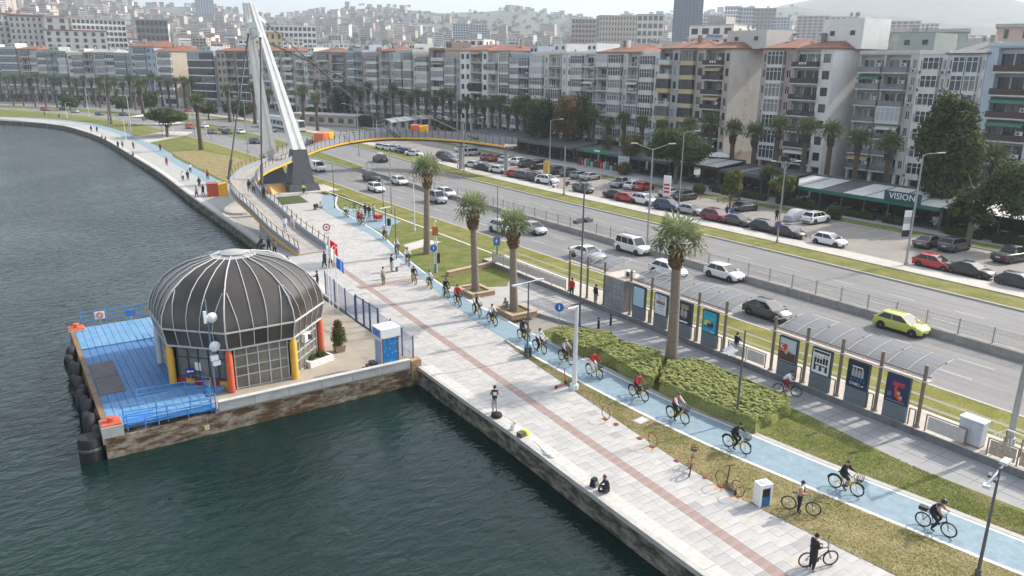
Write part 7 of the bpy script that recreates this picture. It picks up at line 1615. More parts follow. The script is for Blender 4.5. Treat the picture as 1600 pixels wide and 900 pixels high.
def block(px0, px1, roofy, pat, wall, label, roof='flat', rail='bars', fr=None, slabm=None, side=0, depth=14, setback=0, nfl=None, fh=2.72, gl=None, pent=None, sidew=None, acs=.3, roofm=None, cat='building'):
    A, B_ = fac(px0), fac(px1)
    ux = (B_-A).normalized(); uy = Vector((-ux.y, ux.x))
    if setback:
        A = A+uy*setback; B_ = B_+uy*setback
        da, db = ray_az(px0), ray_az(px1)    # keep its place in the row
        A = da*(A.length*(1.0)); B_ = db*(B_.length)
        ux = (B_-A).normalized(); uy = Vector((-ux.y, ux.x))
    w = (B_-A).length; mid = (A+B_)/2; zt = ztop(mid, roofy)
    n = nfl or max(5, round((zt-.4)/fh)); f = (zt-.4)/n; rng = random.Random(int(px0*13)+5)
    t = thing('apartment_building', label, cat, (A.x,A.y,0), atan2(ux.y, ux.x))
    wm_ = WC[wall]; frm = fr or fr_w; slm = slabm or slab_m
    tot = sum(RELW[c] for c in pat); xs = [0]
    for c in pat: xs.append(xs[-1]+w*RELW[c]/tot)
    wl = MB(); back = depth
    wl.add([(0,0,0),(w,0,0),(w,back,0),(0,back,0),(0,0,zt),(w,0,zt),(w,back,zt),(0,back,zt)], [(4,5,6,7),(1,2,6,5),(2,3,7,6),(3,0,4,7)])
    def cell(x0,x1,z0,z1,a,b_,c,d,r):
        if a is None: wl.quad((x0,0,z0),(x1,0,z0),(x1,0,z1),(x0,0,z1)); return
        wl.add([(x0,0,z0),(x1,0,z0),(x1,0,z1),(x0,0,z1),(a,0,c),(b_,0,c),(b_,0,d),(a,0,d),(a,r,c),(b_,r,c),(b_,r,d),(a,r,d)], [(0,1,5,4),(1,2,6,5),(2,3,7,6),(3,0,4,7),(4,5,9,8),(5,6,10,9),(6,7,11,10),(7,4,8,11),(8,9,10,11)])
    for fl in range(n):
        z0 = f*fl; z1 = f*(fl+1) if fl < n-1 else zt
        for c, x0, x1 in zip(pat, xs, xs[1:]):
            cw = x1-x0; xm = (x0+x1)/2; g = (gl if gl and rng.random()<.8 else None) or rng.choices(w_gl, [.55,.25,.10,.10])[0]
            if fl == 0: cell(x0,x1,z0,z1,x0+.3,x1-.3,.1,min(2.9,z1-.2),.8); obj('shop_front', win_mesh(cw-.7,2.3,fr_d,w_gl[0],2), t, (xm,.7,.12)); continue
            if c == 'p': cell(x0,x1,z0,z1,None,0,0,0,0); continue
            if c in 'wWn':
                ww = cw*{'w':.58,'W':.72,'n':.5}[c]; hh = f*.52
                cell(x0,x1,z0,z1,xm-ww/2,xm+ww/2,z0+f*.30,z0+f*.30+hh,.18); obj('window', win_mesh(ww-.02,hh-.02,frm,g,2 if c=='W' else 1), t, (xm,.10,z0+f*.30+.01))
                if rng.random() < acs*.5:
                    o = obj('air_conditioner', acme, t, (xm+ww*.2,-.01,z0+f*.06)); obj('fan', acfan, o)
            elif c == 'B':
                a, b_ = x0+.12, x1-.12; enclosed = rng.random() < .22 and rail not in ('dark','brown')
                if enclosed:
                    cell(x0,x1,z0,z1,None,0,0,0,0); obj('glazed_balcony', glazed_mesh(b_-a,f,1.0,frm,g,slm), t, (xm,-.004,z0+.1)); continue
                cell(x0,x1,z0,z1,a,b_,z0+.1,z1-.22,1.1)
                s_, r_ = balcony_mesh(b_-a,.9,rail,slm); o = obj('balcony', s_, t, (xm,-.003,z0+.1)); obj('railing', r_, o)
                k = max(1, int((b_-a)/1.7))
                for i in range(k):
                    obj('window', win_mesh((b_-a)/k-.25, f*.78, frm, rng.choice([g,w_gl[0],w_gl[1]]), 1), t, (a+(b_-a)*(i+.5)/k, 1.02, z0+.14))
                if rng.random() < .22: q = obj('awning', aw_[rng.randrange(3)], t, (xm,-.012,z1-.30)); q.scale = ((b_-a)*.9,1,1)
                if rng.random() < .3: q = obj('laundry', la_[rng.randrange(2)], t, (xm+rng.uniform(-.3,.3),-.97,z0+.55))
                if rng.random() < acs: o = obj('air_conditioner', acme, t, (x1-.55,-.91,z0+1.1)); obj('fan', acfan, o)
            elif c == 'G':
                cell(x0,x1,z0,z1,None,0,0,0,0); obj('glazed_balcony', glazed_mesh(cw-.16,f,.85,frm,g,slm), t, (xm,-.004,z0+.1))
            elif c == 'S':
                cell(x0,x1,z0,z1,None,0,0,0,0); s_, r_ = balcony_mesh(cw-.2,.8,'white_solid',slm); o = obj('balcony', s_, t, (xm,-.003,z0+.1)); obj('railing', r_, o)
                obj('window', win_mesh(cw-.5,f*.55,frm,w_gl[2] if rng.random()<.6 else g,2), t, (xm,-.08,z0+1.0))
    if side:                                   # windows of the free end wall
        for fl in range(1, n):
            for j in range(side):
                y = depth*(.35+.5*j/max(1,side-1)) if side > 1 else depth*.3
                o = obj('window', win_mesh(.8 if j == 0 else 1.1, 1.2, fr_d, w_gl[0], 0), t, (w+.005,y,f*fl+.9)); o.rotation_euler = (0,0,pi/2)
                if rng.random() < .3: q = obj('air_conditioner', acme, t, (w+.002,y+.2,f*fl+.15)); q.rotation_euler = (0,0,pi/2)
    wmats = [wm_]; wl.build('wall', wm_, t)
    if sidew: bb = MB(); bb.quad((w+.004,.02,3),(w+.004,depth,3),(w+.004,depth,zt-.05),(w+.004,.02,zt-.05)); bb.build('end_wall', WC[sidew], t)
    rm_ = roofm or tile_m
    if roof in ('hip','gable'):
        o_ = .5; rh = 1.9 if roof == 'hip' else 2.8; i_ = min(w*.3, 4) if roof == 'hip' else .0
        bb = MB(); bb.add([(-o_,-o_,zt),(w+o_,-o_,zt),(w+o_,depth+o_,zt),(-o_,depth+o_,zt),(-o_,-o_,zt+.12),(w+o_,-o_,zt+.12),(w+o_,depth+o_,zt+.12),(-o_,depth+o_,zt+.12),(i_,depth*.5,zt+rh),(w-i_,depth*.5,zt+rh)],
            [(0,3,2,1),(0,1,5,4),(1,2,6,5),(2,3,7,6),(3,0,4,7),(4,5,9,8),(6,7,8,9),(5,6,9),(7,4,8)]); rf = bb.build('roof', rm_, t)
        for k in range(max(1,int(w/6))):
            x = rng.uniform(1,w-1); y = rng.uniform(depth*.25,depth*.5); bb = MB(); bb.box(x-.35,y-.35,zt+.3,x+.35,y+.35,zt+rh+.9); bb.build('chimney', rng.choice([WC['brown'],WC['white'],WC['sand']]), rf)
    else:
        bb = MB()
        for (x0,y0,x1,y1) in ((-.15,-.15,w+.15,.1),(-.15,depth-.1,w+.15,depth+.15),(-.15,.101,.1,depth-.101),(w-.1,.101,w+.15,depth-.101)): bb.box(x0,y0,zt+.002,x1,y1,zt+.55)
        rf = bb.build('parapet', wm_, t); bb = MB(); bb.box(.1,.1,zt+.001,w-.1,depth-.1,zt+.08); rf = bb.build('roof', rm_ if roofm else tin, t)
    zr = zt+(1.6 if roof in ('hip','gable') else .08)
    if pent is None and w > 9 and roof == 'flat': pent = (rng.uniform(.1,.4), rng.uniform(.3,.4), 2.6)
    if pent:
        a, k, ph = pent[:3]; bb = MB(); bb.box(w*a,depth*.35,zt,w*(a+k),depth*.9,zt+ph); ps = bb.build('roof_room', WC[pent[3] if len(pent) > 3 else wall], t)
        for i in range(2): o = obj('window', win_mesh(.9,.8,fr_d,w_gl[0],0), ps, (w*(a+k*(.25+.5*i)),depth*.35-.06,zt+ph*.45))
        for i in range(3): o = obj(rng.choice(['x']) and 'satellite_dish', dish, ps, (w*a+rng.uniform(.2,.8)*w*k, depth*.45, zt+ph), rng.uniform(-.8,.8))
    for i in range(int(w/3)):
        me_, nm = rng.choice([(dish,'satellite_dish'),(tank,'water_tank'),(solar,'solar_heater'),(dish,'satellite_dish')])
        obj(nm, me_, t, (rng.uniform(.6,w-.6), rng.uniform(depth*.35,depth*.65), zr if roof == 'flat' else zr+.1), rng.uniform(-.7,.7))
    return t
block(1541,1640,72,'pBp','paleblue','pale blue block with broad brown balconies at the right edge of the row',rail='brown',fr=fr_d,acs=.9,nfl=7,gl=w_gl[0])
block(1481,1540,84,'wGGn','white','white block with glazed balconies and slate roof behind the dark conifer',roof='hip',roofm=slate,nfl=8,gl=w_gl[3])
block(1436,1480,85,'nGn','white','narrow white framed block left of the slate roofed one',roofm=slate,nfl=8,fr=fr_w,gl=w_gl[0],acs=.8)
block(1343,1435,84,'BBn','cream','cream block with long glass fronted balconies and a roof terrace',rail='glass',fr=fr_w,nfl=8,setback=5,pent=(.35,.6,3.4,'green'),acs=.7)
block(1240,1301,76,'Bw','offwhite','tall grey white block with black balconies and a blank white end wall',rail='dark',fr=fr_d,nfl=8,depth=15,sidew='white',pent=(.2,1.0,5.2,'white'),roof='hip',acs=.5)
block(1190,1239,76,'wGw','pink','pink rendered block with white window frames',nfl=8,roof='hip',rail='white_solid')
block(1088,1141,76,'wBn','beige','beige block with wide black balconies and a peeling cream end wall',rail='dark',fr=fr_d,side=2,depth=16,sidew='cream',roof='hip',pent=(.3,1.1,3.6,'cream'),nfl=8,acs=.5)
block(1031,1087,76,'BwnG','grey','grey block with ochre balcony fronts left of the beige one',rail='white_solid',slabm=WC['ochre'],fr=fr_d,roof='hip',nfl=8,acs=.8)
block(1003,1030,84,'Gn','white','slim white block with a dark glazed top floor',nfl=8,gl=w_gl[0])
block(934,1002,82,'BGnB','offwhite','grey white block with stacked open balconies under an orange roof',roof='hip',nfl=8)
block(886,933,84,'wGB','white','bright white block behind the brown trees',nfl=8)
block(831,885,84,'GnBn','offwhite','pale block with mixed glazed and open balconies left of the bright white one',nfl=8,rail='bars')
block(799,830,87,'GB','bluegrey','narrow blue grey block with green tinted glazing',nfl=8,gl=w_gl[3])
block(763,798,80,'BnG','offwhite','pale block with white railings right of the gridded white one',nfl=8,roof='hip')
block(719,762,79,'wwBw','white','white block with a grid of dark windows and red hipped roof',nfl=8,roof='hip',gl=w_gl[0],fr=fr_d)
block(697,718,88,'Gn','grey','narrow grey block left of the gridded white one',nfl=8)
block(671,696,78,'nB','brown','brownish block with open balconies',nfl=8,rail='parapet')
block(646,670,86,'wG','cream','pale cream narrow block with a flat roof',nfl=8)
block(618,645,80,'GnG','cream','pale block fully fronted with white glazed balconies',nfl=8)
block(592,617,80,'nBw','grey','grey block with an orange hipped roof near the stay cables',nfl=8,roof='hip')
block(568,591,85,'wG','pink','dull pink block with white glazing',nfl=8)
block(545,567,81,'GB','bluegrey','blue grey block crossed by the stay cable',nfl=8,gl=w_gl[3])
block(520,544,86,'Bn','dgrey','dark grey block with deep balconies',nfl=8,rail='dbars')
block(492,519,82,'wBn','pink','pinkish block with small balconies right of the mast',nfl=8,roof='hip',roofm=tile_d)
block(464,491,84,'BwB','offwhite','pale block with wide balconies beside the stay cables',nfl=8)
block(426,463,80,'BwBn','beige','long beige grey block right behind the mast',nfl=8,rail='parapet',roof='hip')
block(391,425,80,'GwB','offwhite','pale block seen between the mast legs',nfl=8,roof='hip')
block(339,390,80,'wwBnG','sand','sandy block with paired square windows under an orange roof left of the mast',nfl=7,roof='hip',fr=fr_d,gl=w_gl[0])
block(296,335,81,'GG','bluegrey','block with a dark blue glass front',nfl=7,gl=w_gl[0],fr=fr_d,slabm=WC['white'])
block(245,270,80,'nG','white','slim white block with a tan gabled end wall',nfl=7,roof='gable',depth=22,sidew='sand')
block(205,244,73,'wGwn','bluegrey','grey white block under a large red gabled roof',nfl=8,roof='gable',depth=18)
block(182,204,85,'Gn','green','greenish glazed block on the bend',nfl=7,gl=w_gl[3])
block(133,181,82,'BnGS','grey','grey block with pale roller blinds on the bend',nfl=7,roof='hip',roofm=tin)
block(107,132,84,'wG','offwhite','pale block with white glazed balconies on the bend',nfl=7)
block(62,106,81,'GwBG','green','pale green grey block with a curved balcony front on the bend',nfl=7)
block(31,61,77,'wBS','pink','dull pink block under red roofs near the left edge',nfl=7,roof='hip')
block(3,30,75,'G','cream','dark blue glazed block with a pale roof edge at the left',nfl=7,gl=w_gl[3],slabm=WC['white'])
block(-40,2,77,'GwB','offwhite','pale block cut off by the left edge',nfl=7)
# ---------------------------------------------------------------- restaurants, trees of the boulevard, far town, hills, air
rf_d = mat('canopy_dark', (.085,.088,.092), .6, var=.15, scale=1.5); rf_p = mat('canopy_pale', (.55,.53,.50), .6, var=.12, scale=.7); rf_g = mat('canopy_green', (.018,.13,.085), .6, var=.12, scale=2); rf_b = mat('canopy_brown', (.10,.055,.04), .7, var=.2)
sign_g = mat('sign_dark_teal', (.015,.075,.095), .5, var=.05); tb_m = mat('table_top', (.40,.37,.33), .6, var=.2); ch_m = mat('chair_dark', (.05,.045,.04), .7, var=.2)
def canopy(label, y0, y1, x0, x1, z, roof, nbay, valance=None, front=None, pale=None, drop=.5, tables=5):
    """restaurant terrace: posts, beams, one roof panel per bay, low front, tables"""
    t = thing('restaurant_terrace', label, 'restaurant', (x0, (y0+y1)/2, .03)); ym = (y0+y1)/2; w = x1-x0; l = (y1-y0)
    for k in range(nbay+1):
        y = -l/2+l*k/nbay
        for x in (.1, w): bb = MB(); bb.bar((x,y,0),(x,y,z-(drop if x < 1 else 0)),.16); bb.build('post', rf_d, t)
        bb = MB(); bb.bar((-.2,y,z-drop-.05),(w,y,z+.02),.14,.2); bb.build('beam', rf_d, t)
    for k in range(nbay):
        a, b_ = -l/2+l*k/nbay+.12, -l/2+l*(k+1)/nbay-.12
        bb = MB(); bb.add([(-.15,a,z-drop),(w,a,z),(w,b_,z),(-.15,b_,z-drop),(-.15,a,z-drop+.06),(w,a,z+.06),(w,b_,z+.06),(-.15,b_,z-drop+.06)], [(0,3,2,1),(4,5,6,7),(0,1,5,4),(1,2,6,5),(2,3,7,6),(3,0,4,7)])
        bb.build('roof_panel', pale if pale and k % 5 != 4 else roof, t)
    bb = MB(); bb.bar((w,-l/2,z+.1),(w,l/2,z+.1),.5,.35); bb.build('gutter', rf_d, t)
    if valance: bb = MB(); bb.box(-.24,-l/2,z-drop-.45,-.18,l/2,z-drop+.08); bb.build('valance', valance, t)
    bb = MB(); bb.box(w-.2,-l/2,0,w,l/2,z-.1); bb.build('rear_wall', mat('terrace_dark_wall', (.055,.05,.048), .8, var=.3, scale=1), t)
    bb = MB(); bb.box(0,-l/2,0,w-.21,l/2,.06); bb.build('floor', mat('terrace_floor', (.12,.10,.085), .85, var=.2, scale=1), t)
    if front: bb = MB(); bb.box(-.05,-l/2,.061,.05,l/2,.95); bb.build('front_panel', front, t)
    for k in range(tables):
        y = -l/2+l*(k+.5)/tables
        o = thing('table', 'dark pedestal table under the restaurant roof', 'table', (x0+1.6+1.3*(k%2), ym+y, .09), 0, 'tables on the restaurant terraces')
        bb = MB(); bb.lathe([(.3,0),(.05,.06),(.05,.7)], 8); bb.build('leg', ch_m, o); bb = MB(); bb.lathe([(.45,.71),(.45,.75)], 10); bb.build('table_top', tb_m, o)
        for s in (-1,1):
            c = thing('chair', 'dark chair at a terrace table', 'chair', (x0+1.6+1.3*(k%2), ym+y+s*.75, .09), 0 if s > 0 else pi, 'chairs on the restaurant terraces')
            bb = MB(); bb.box(-.22,-.22,.42,.22,.22,.47); bb.build('seat', ch_m, c); bb = MB(); bb.box(-.22,.17,.47,.22,.22,.88); bb.build('backrest', ch_m, c); bb = MB()
            for x in (-.19,.19):
                for q in (-.19,.19): bb.bar((x,q,0),(x,q,.42),.035)
            bb.build('leg', ch_m, c)
    return t
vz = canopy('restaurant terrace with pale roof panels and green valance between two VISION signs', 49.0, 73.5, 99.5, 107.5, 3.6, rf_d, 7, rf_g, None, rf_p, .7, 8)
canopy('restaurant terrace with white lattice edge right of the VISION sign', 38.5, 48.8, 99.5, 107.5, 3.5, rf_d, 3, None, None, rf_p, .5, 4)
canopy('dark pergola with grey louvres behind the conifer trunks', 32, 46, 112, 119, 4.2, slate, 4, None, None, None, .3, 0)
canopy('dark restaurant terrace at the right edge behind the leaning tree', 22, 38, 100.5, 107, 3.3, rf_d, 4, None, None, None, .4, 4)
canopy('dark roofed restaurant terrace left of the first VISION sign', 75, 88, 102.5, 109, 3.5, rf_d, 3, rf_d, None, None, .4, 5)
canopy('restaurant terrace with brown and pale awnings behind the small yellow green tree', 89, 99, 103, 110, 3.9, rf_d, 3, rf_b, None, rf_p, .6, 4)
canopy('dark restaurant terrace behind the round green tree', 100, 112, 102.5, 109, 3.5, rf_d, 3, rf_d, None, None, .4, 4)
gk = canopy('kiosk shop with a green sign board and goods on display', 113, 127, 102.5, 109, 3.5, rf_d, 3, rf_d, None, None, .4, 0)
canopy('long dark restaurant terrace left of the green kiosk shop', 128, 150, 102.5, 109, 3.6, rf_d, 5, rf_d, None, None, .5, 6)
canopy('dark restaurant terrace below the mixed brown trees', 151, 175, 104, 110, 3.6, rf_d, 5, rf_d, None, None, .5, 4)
bb = MB(); bb.box(-.4,-4.0,2.75,-.3,4.0,3.7); gsn = bb.build('green_sign', mat('shop_green', (.02,.20,.10), .5, var=.08), gk)
bb = MB(); bb.box(-.41,-.9,3.1,-.405,.9,3.45); bb.build('print', cW, gsn)
for k in range(12):
    t = thing('shop_goods', 'colourful goods stand in front of the green kiosk shop', 'goods', (101.9, 114+k*1.0, .03), 0, 'goods of the kiosk shop'); bb = MB(); bb.box(-.3,-.35,0,.3,.35,.8+.6*random.random()); bb.build('crate', [cBr, cG, _M['shop_green'], cG, cR, cBr][k % 6], t); bb = MB(); bb.lathe([(.2,0),(.25,.2),(.05,.35)], 8, (0,0,1.2)); bb.build('goods', [cG, cBr, cR][k % 3], t)
t = thing('shop_board', 'pale blue price panel beside the kiosk shop', 'sign', (101.8,111.5,.03)); 
for k in range(3): bb = MB(); bb.box(-.06,-1.6,1.0+.72*k,0,1.6,1.68+.72*k); bb.build('panel', mat('panel_pale', (.42,.48,.5), .5, var=.05), t)
for y in (-1.4,1.4): bb = MB(); bb.bar((.05,y,0),(.05,y,3.2),.08); bb.build('post', rf_d, t)
def vision(px, py, label, h_=1.25, w_=5.0, size=1.15):
    p = at(px, py, 3.6); d = at(px,py,3.6); k = 99.2/d.x; 
    t = thing('shop_sign', label, 'sign', (99.1, d.y*k, H-(H-3.6)*k), radians(-90)); 
    bb = MB(); bb.box(-w_/2,-.12,-h_/2,w_/2,.12,h_/2); pl_ = bb.build('board', sign_g, t)
    text('lettering', 'VISION', size, rail_w, pl_, (0,-.125,0), (pi/2,0,0), .01)
vision(1411,308,'dark teal VISION sign at the right end of the terrace roof'); vision(1226,282,'dark teal VISION sign at the left end of the terrace roof behind the tree')
for i, (a, b_) in enumerate(((52,56),(57,64),(65,73),(43,47.5),(36,42),(75,86),(26,35))):
    t = thing('terrace_hedge', ['short dark hedge right below the right VISION sign','dark hedge below the middle of the green valance','dark hedge below the left end of the green valance','hedge with white pots right of the VISION sign','hedge under the white lattice edge','hedge in front of the dark roofed terrace','hedge near the right edge under the leaning tree'][i], 'hedge', (98.6,(a+b_)/2,.02))
    obj('foliage', crown_mesh([(0,-(b_-a)/2+1+k*1.1,.55,.6,.9,.62) for k in range(max(1,int((b_-a)/1.1)))], int(1100*(b_-a)/3), .10, i+40, [lf_dark, lf_mid, lf_dark], .55), t); bb = MB(); bb.box(-.4,-(b_-a)/2+.2,0,.4,(b_-a)/2-.2,.8); bb.build('stems', _M['hedge_core'], t)
for px, py, l in ((1461,352,'tall white pot with a young tree right of the VISION sign, left one'),(1522,363,'tall white pot with a young tree, right one')):
    t = thing('tree_pot', l, 'pot', at(px,py,.03)); bb = MB(); bb.lathe([(.3,0),(.48,1.1),(.44,1.1),(.4,.95)], 12); bb.build('pot', white_p, t); bb = MB(); bb.tube([(0,0,.9),(0,0,1.9)], .04, 5); bb.build('trunk', wood, t); obj('crown', crown_mesh([(0,0,2.3,.6,.6,.6)], 500, .12, px, [lf_olive, lf_mid], .4), t)
def bush(px, py, r, label, mats, z=.02, n=2200): 
    t = thing('bush', label, 'bush', at(px,py,z)); obj('crown', crown_mesh([(0,0,r*.8,r,r,r*.85)], n, .12, px, mats, .6), t); bb = MB(); bb.tube([(0,0,0),(0,0,r*.7)], [.12,.05], 6); bb.build('stem', wood, t)
bush(1303,342,1.15,'round clipped dark bush on the car park lawn', [lf_dark, lf_mid]); bush(975,273,1.5,'reddish brown shrub behind the silver pickup', [lf_brown, lf_dark, lf_brown]); bush(1092,303,1.0,'low bright green shrub by the red posts', [lf_light, lf_mid])
t = thing('bench', 'dark bench behind the small yellow green tree', 'bench', at(1148,313,.03), radians(-80)); bb = MB(); bb.box(-.9,-.25,.4,.9,.25,.47); bb.build('seat', ch_m, t); bb = MB(); bb.box(-.9,.2,.5,.9,.26,.95); bb.build('backrest', ch_m, t)
for x in (-.7,.7): bb = MB(); bb.box(x-.05,-.22,0,x+.05,.22,.4); bb.build('leg', ch_m, t)
# broad trees, each with a crown of its own
def at_x(px, X, z=0): 
    d = ray_az(px); return Vector((X, d.y/d.x*X, z))
tree('pine_tree','big dark green conifer in front of the right hand buildings', at_x(1499,106.5), 6.5, .42, lobes(3.9,3.9,6.9,9.8,14,21,.5,.42), 20000, .24, [lf_dark, lf_grey, lf_olive, lf_mid], 21, limbs=9)
tree('pine_tree','second trunk and lower crown right of the big dark conifer', at_x(1522,105.5), 5.5, .34, lobes(2.8,3.2,4.8,8.2,8,22,.5,.52), 8000, .28, [lf_grey, lf_olive, lf_mid], 22, limbs=6)
tree('leaning_tree','loose brownish green tree leaning over the right edge of the car park', at_x(1562,95.8), 4.8, .30, [(0,0,5.2,2.2,2.0,1.7),(.6,-2.2,6.6,2.2,2.2,1.7),(1.2,-3.4,8.4,2.4,2.2,1.6),(-.6,1.2,4.0,1.6,1.5,1.1),(.2,-1.0,3.3,1.6,1.5,1.0),(1.0,-4.2,5.3,2.0,2.0,1.6)], 7000, .22, [lf_grey, lf_mid, lf_olive, lf_dark], 23, limbs=8, lean=.5)
tree('pine_tree','round green umbrella pine right of the twin armed lamp', at_x(1068,99.5), 4.6, .34, [(0,0,7.0,4.0,4.6,2.6),(0,3.2,6.2,3.0,3.2,2.2),(0,-3.2,6.4,3.0,3.4,2.2),(-1.4,1.0,8.3,2.6,3.0,1.5),(-1.2,-4.2,5.3,2.4,2.2,1.4),(-.5,4.8,5.2,2.0,2.0,1.3)], 15000, .21, [lf_mid, lf_dark, lf_mid, lf_olive], 24, limbs=9)
tree('autumn_tree','tree with orange yellow leaves left of the round pine', at_x(992,103), 4.2, .2, lobes(2.2,2.2,2.2,5.2,6,25), 3000, .2, [lf_yel, lf_brown, lf_olive, lf_light], 25)
tree('autumn_tree','brown leaved tree in the mixed group before the white block', at_x(889,108), 5.5, .3, lobes(3.2,3.4,4.6,8.8,8,26), 7000, .24, [lf_brown, lf_brown, lf_olive], 26)
tree('broad_tree','dark green tree at the left of the mixed group', at_x(845,108), 5.2, .32, lobes(3.2,4.0,4.2,8.2,8,27), 7000, .25, [lf_dark, lf_dark, lf_mid], 27)
tree('broad_tree','olive green tree rising behind the brown leaved tree', at_x(912,112), 6.5, .3, lobes(3.0,3.4,4.6,10.8,8,28), 6000, .25, [lf_olive, lf_mid, lf_dark], 28)
tree('bare_tree','thin half bare brown tree left of the orange yellow one', at_x(955,105.5), 5.0, .16, lobes(1.7,1.7,2.4,5.0,5,29), 700, .18, [lf_brown, lf_grey], 29, limbs=9)
tree('small_tree','small round yellow green tree on the paving by the bench', at(1140,325,.03), 2.0, .14, lobes(1.6,1.6,1.7,3.6,6,30), 3200, .17, [lf_light, lf_yel, lf_mid, lf_olive], 30)
tree('small_tree','small yellow green tree in front of the left VISION sign', at_x(1246,97.0), 1.8, .14, lobes(1.9,1.9,1.6,3.6,6,31), 3200, .17, [lf_light, lf_olive, lf_yel, lf_mid], 31)
tree('small_tree','young palm like shrub left of the first VISION sign', at_x(1222,100.5), 2.5, .14, lobes(1.5,1.5,1.6,4.0,5,32), 1500, .2, [lf_olive, lf_mid], 32)
tree('broad_tree','broad low round tree on the northern lawn', at(262,214,.02), 3.2, .4, lobes(4.3,4.3,2.2,5.4,10,33,.6,.5), 7000, .32, [lf_mid, lf_olive, lf_dark], 33)
for px, X, h, r, l, ms in ((530,112,8.5,4.0,'dark bushy tree before the pink block right of the mast',[lf_dark,lf_mid]),(505,114,9.5,3.4,'dark tree before the pale block right of the mast',[lf_dark,lf_dark,lf_grey]),(452,112,7.0,3.0,'dark tree beside the mast legs',[lf_dark,lf_mid]),(575,104,3.6,4.0,'low green bushes by the tram stop roof',[lf_mid,lf_dark]),(480,104,3.4,2.8,'low green tree left of the tram stop roof',[lf_mid,lf_light]),(757,104,3.2,2.6,'green shrubs at the bridge end',[lf_mid,lf_dark]),(700,108,4.2,2.4,'loose pale green tree above the bridge deck',[lf_olive,lf_grey])):
    tree('broad_tree', l, at_x(px,X), h*.5, .25, lobes(r,r,h*.4,h*.62,7,px), 4200, .28, ms, px)
for px, d, h, l in ((358,300,7,'dark green tree right of the blue glass block, left one'),(376,292,6,'dark green tree right of the blue glass block, right one'),(228,330,8,'dark green tree on the bend near the red gabled block'),(318,300,7,'dark green tree below the blue glass block'),(100,372,6,'green tree among the palms of the bend'),(183,352,6,'dark tree among the palms of the bend')):
    p = ray_az(px)*d; tree('broad_tree', l, (p.x,p.y,0), h*.5, .25, lobes(3.4,3.4,h*.4,h*.62,7,px), 2600, .32, [lf_dark, lf_mid], px)
# palms along the restaurants and the bend (their own trunks and crowns, shared meshes)
P0 = [make_palm('palm', (0,0,0), hh, 2.5, 44, s, rt=.36, nb=7, parts=False) for hh, s in ((8.2,11),(7.4,12),(8.8,13))]
def palms(pts, label, group, sc=(.92,1.1)):
    for i, p in enumerate(pts): dup(P0[i % 3], p, random.uniform(0,6), label, group, scale=random.uniform(*sc))
for px, l in ((1119,'palm before the dark balconies of the beige block'),(1156,'palm at the left foot of the cream end wall'),(1192,'palm at the right foot of the cream end wall'),(1229,'palm before the pink block'),(1274,'palm before the black balconies of the grey white block'),(1313,'palm before the blank white end wall'),(1359,'palm left of the cream balcony block'),(1411,'palm between cream balcony block and dark conifer'),(1585,'palm before the pale blue block at the right edge')):
    dup(P0[px % 3], at_x(px,110), random.uniform(0,6), l, 'palms behind the restaurants', scale=random.uniform(1.1,1.22))
palms([at_x(px,111) for px in (1085,1040,1008,980,955,931,808,822)], 'palm behind the dark terraces at mid picture', 'palms at mid picture', (.95,1.1))
palms([at_x(px,112) for px in range(470,930,13)], 'palm in the shaded row beyond the footbridge', 'palms beyond the footbridge', (1.05,1.3))
palms([ray_az(x).to_3d()*(fac(x).length-26-(x%5)) for x in range(-5,300,12)]+[ray_az(px).to_3d()*d for px, d in ((352,285),(392,275),(414,268),(438,262),(470,250),(490,246))], 'palm in the row before the blocks of the bend', 'palms before the blocks of the bend', (1.15,1.4))
palms([at(px,py,0) for px, py in ((22,166),(38,166),(56,167),(72,168),(90,169),(118,168),(133,168),(157,169),(186,170),(212,172),(236,174),(250,176),(150,167),(104,167))], 'small palm on the median of the bend', 'small palms on the median', (.72,.85))
dup(P0[0], at(173,194,0), 1, 'taller dark palm on the lawn of the bend, left one', scale=1.35); dup(P0[1], at(225,188,0), 2, 'taller dark palm on the lawn of the bend, right one', scale=1.5); dup(P0[2], at(315,234,0), 3, 'slender palm on the lawn left of the mast', scale=1.2)
for o in P0: kill(o)
# tram stop roof and low pavilion beyond the bridge
t = thing('tram_stop_roof', 'curved pale canopy of the tram stop beyond the footbridge', 'tram stop', at(648,208,0), radians(25)); tr_ = []
for k in range(8):
    x0 = -14+3.5*k; bb = MB(); n = 6; vs = []
    for j in range(n): u = j/(n-1); vs += [(x0+.05,-3+6*u,4.2+.9*sin(u*pi)-.04*(k-3)**2*.6),(x0+3.45,-3+6*u,4.2+.9*sin(u*pi)-.04*(k-3)**2*.6)]
    bb.add(vs, [(2*j,2*j+1,2*j+3,2*j+2) for j in range(n-1)]); bb.build('roof_panel', rf_p if k % 3 else mat('glass_roof_panel', (.25,.30,.28), .3, var=.1), t)
    bb = MB(); bb.tube([(x0,-2.6,0),(x0,-2.6,4.2)], .1, 6); bb.build('post', lamp_w, t); bb = MB(); bb.tube([(x0,2.6,0),(x0,2.6,4.2)], .1, 6); bb.build('post', lamp_w, t)
t = thing('low_pavilion', 'long low building with flat pale roof right of the tram', 'pavilion', at_x(510,96), radians(-60)); bb = MB(); bb.box(-14,-4,0,14,4,3.2); bb.build('wall', WC['beige'], t); bb = MB(); bb.box(-14.5,-4.6,3.2,14.5,4.6,3.5); bb.build('roof', tin, t)
for k in range(7): obj('window', win_mesh(2.2,1.5,fr_d,w_gl[0],1), t, (-12+4*k,-4.06,1))
t = thing('parasol', 'white parasol above the terraces left of the pink block', 'parasol', at_x(1135,111,.03)); bb = MB(); bb.tube([(0,0,0),(0,0,4.6)], .05, 6); bb.build('pole', steel, t); bb = MB(); bb.lathe([(2.4,4.2),(1.2,4.65),(.05,4.95)], 8, cap=False); bb.build('canopy', white_p, t)
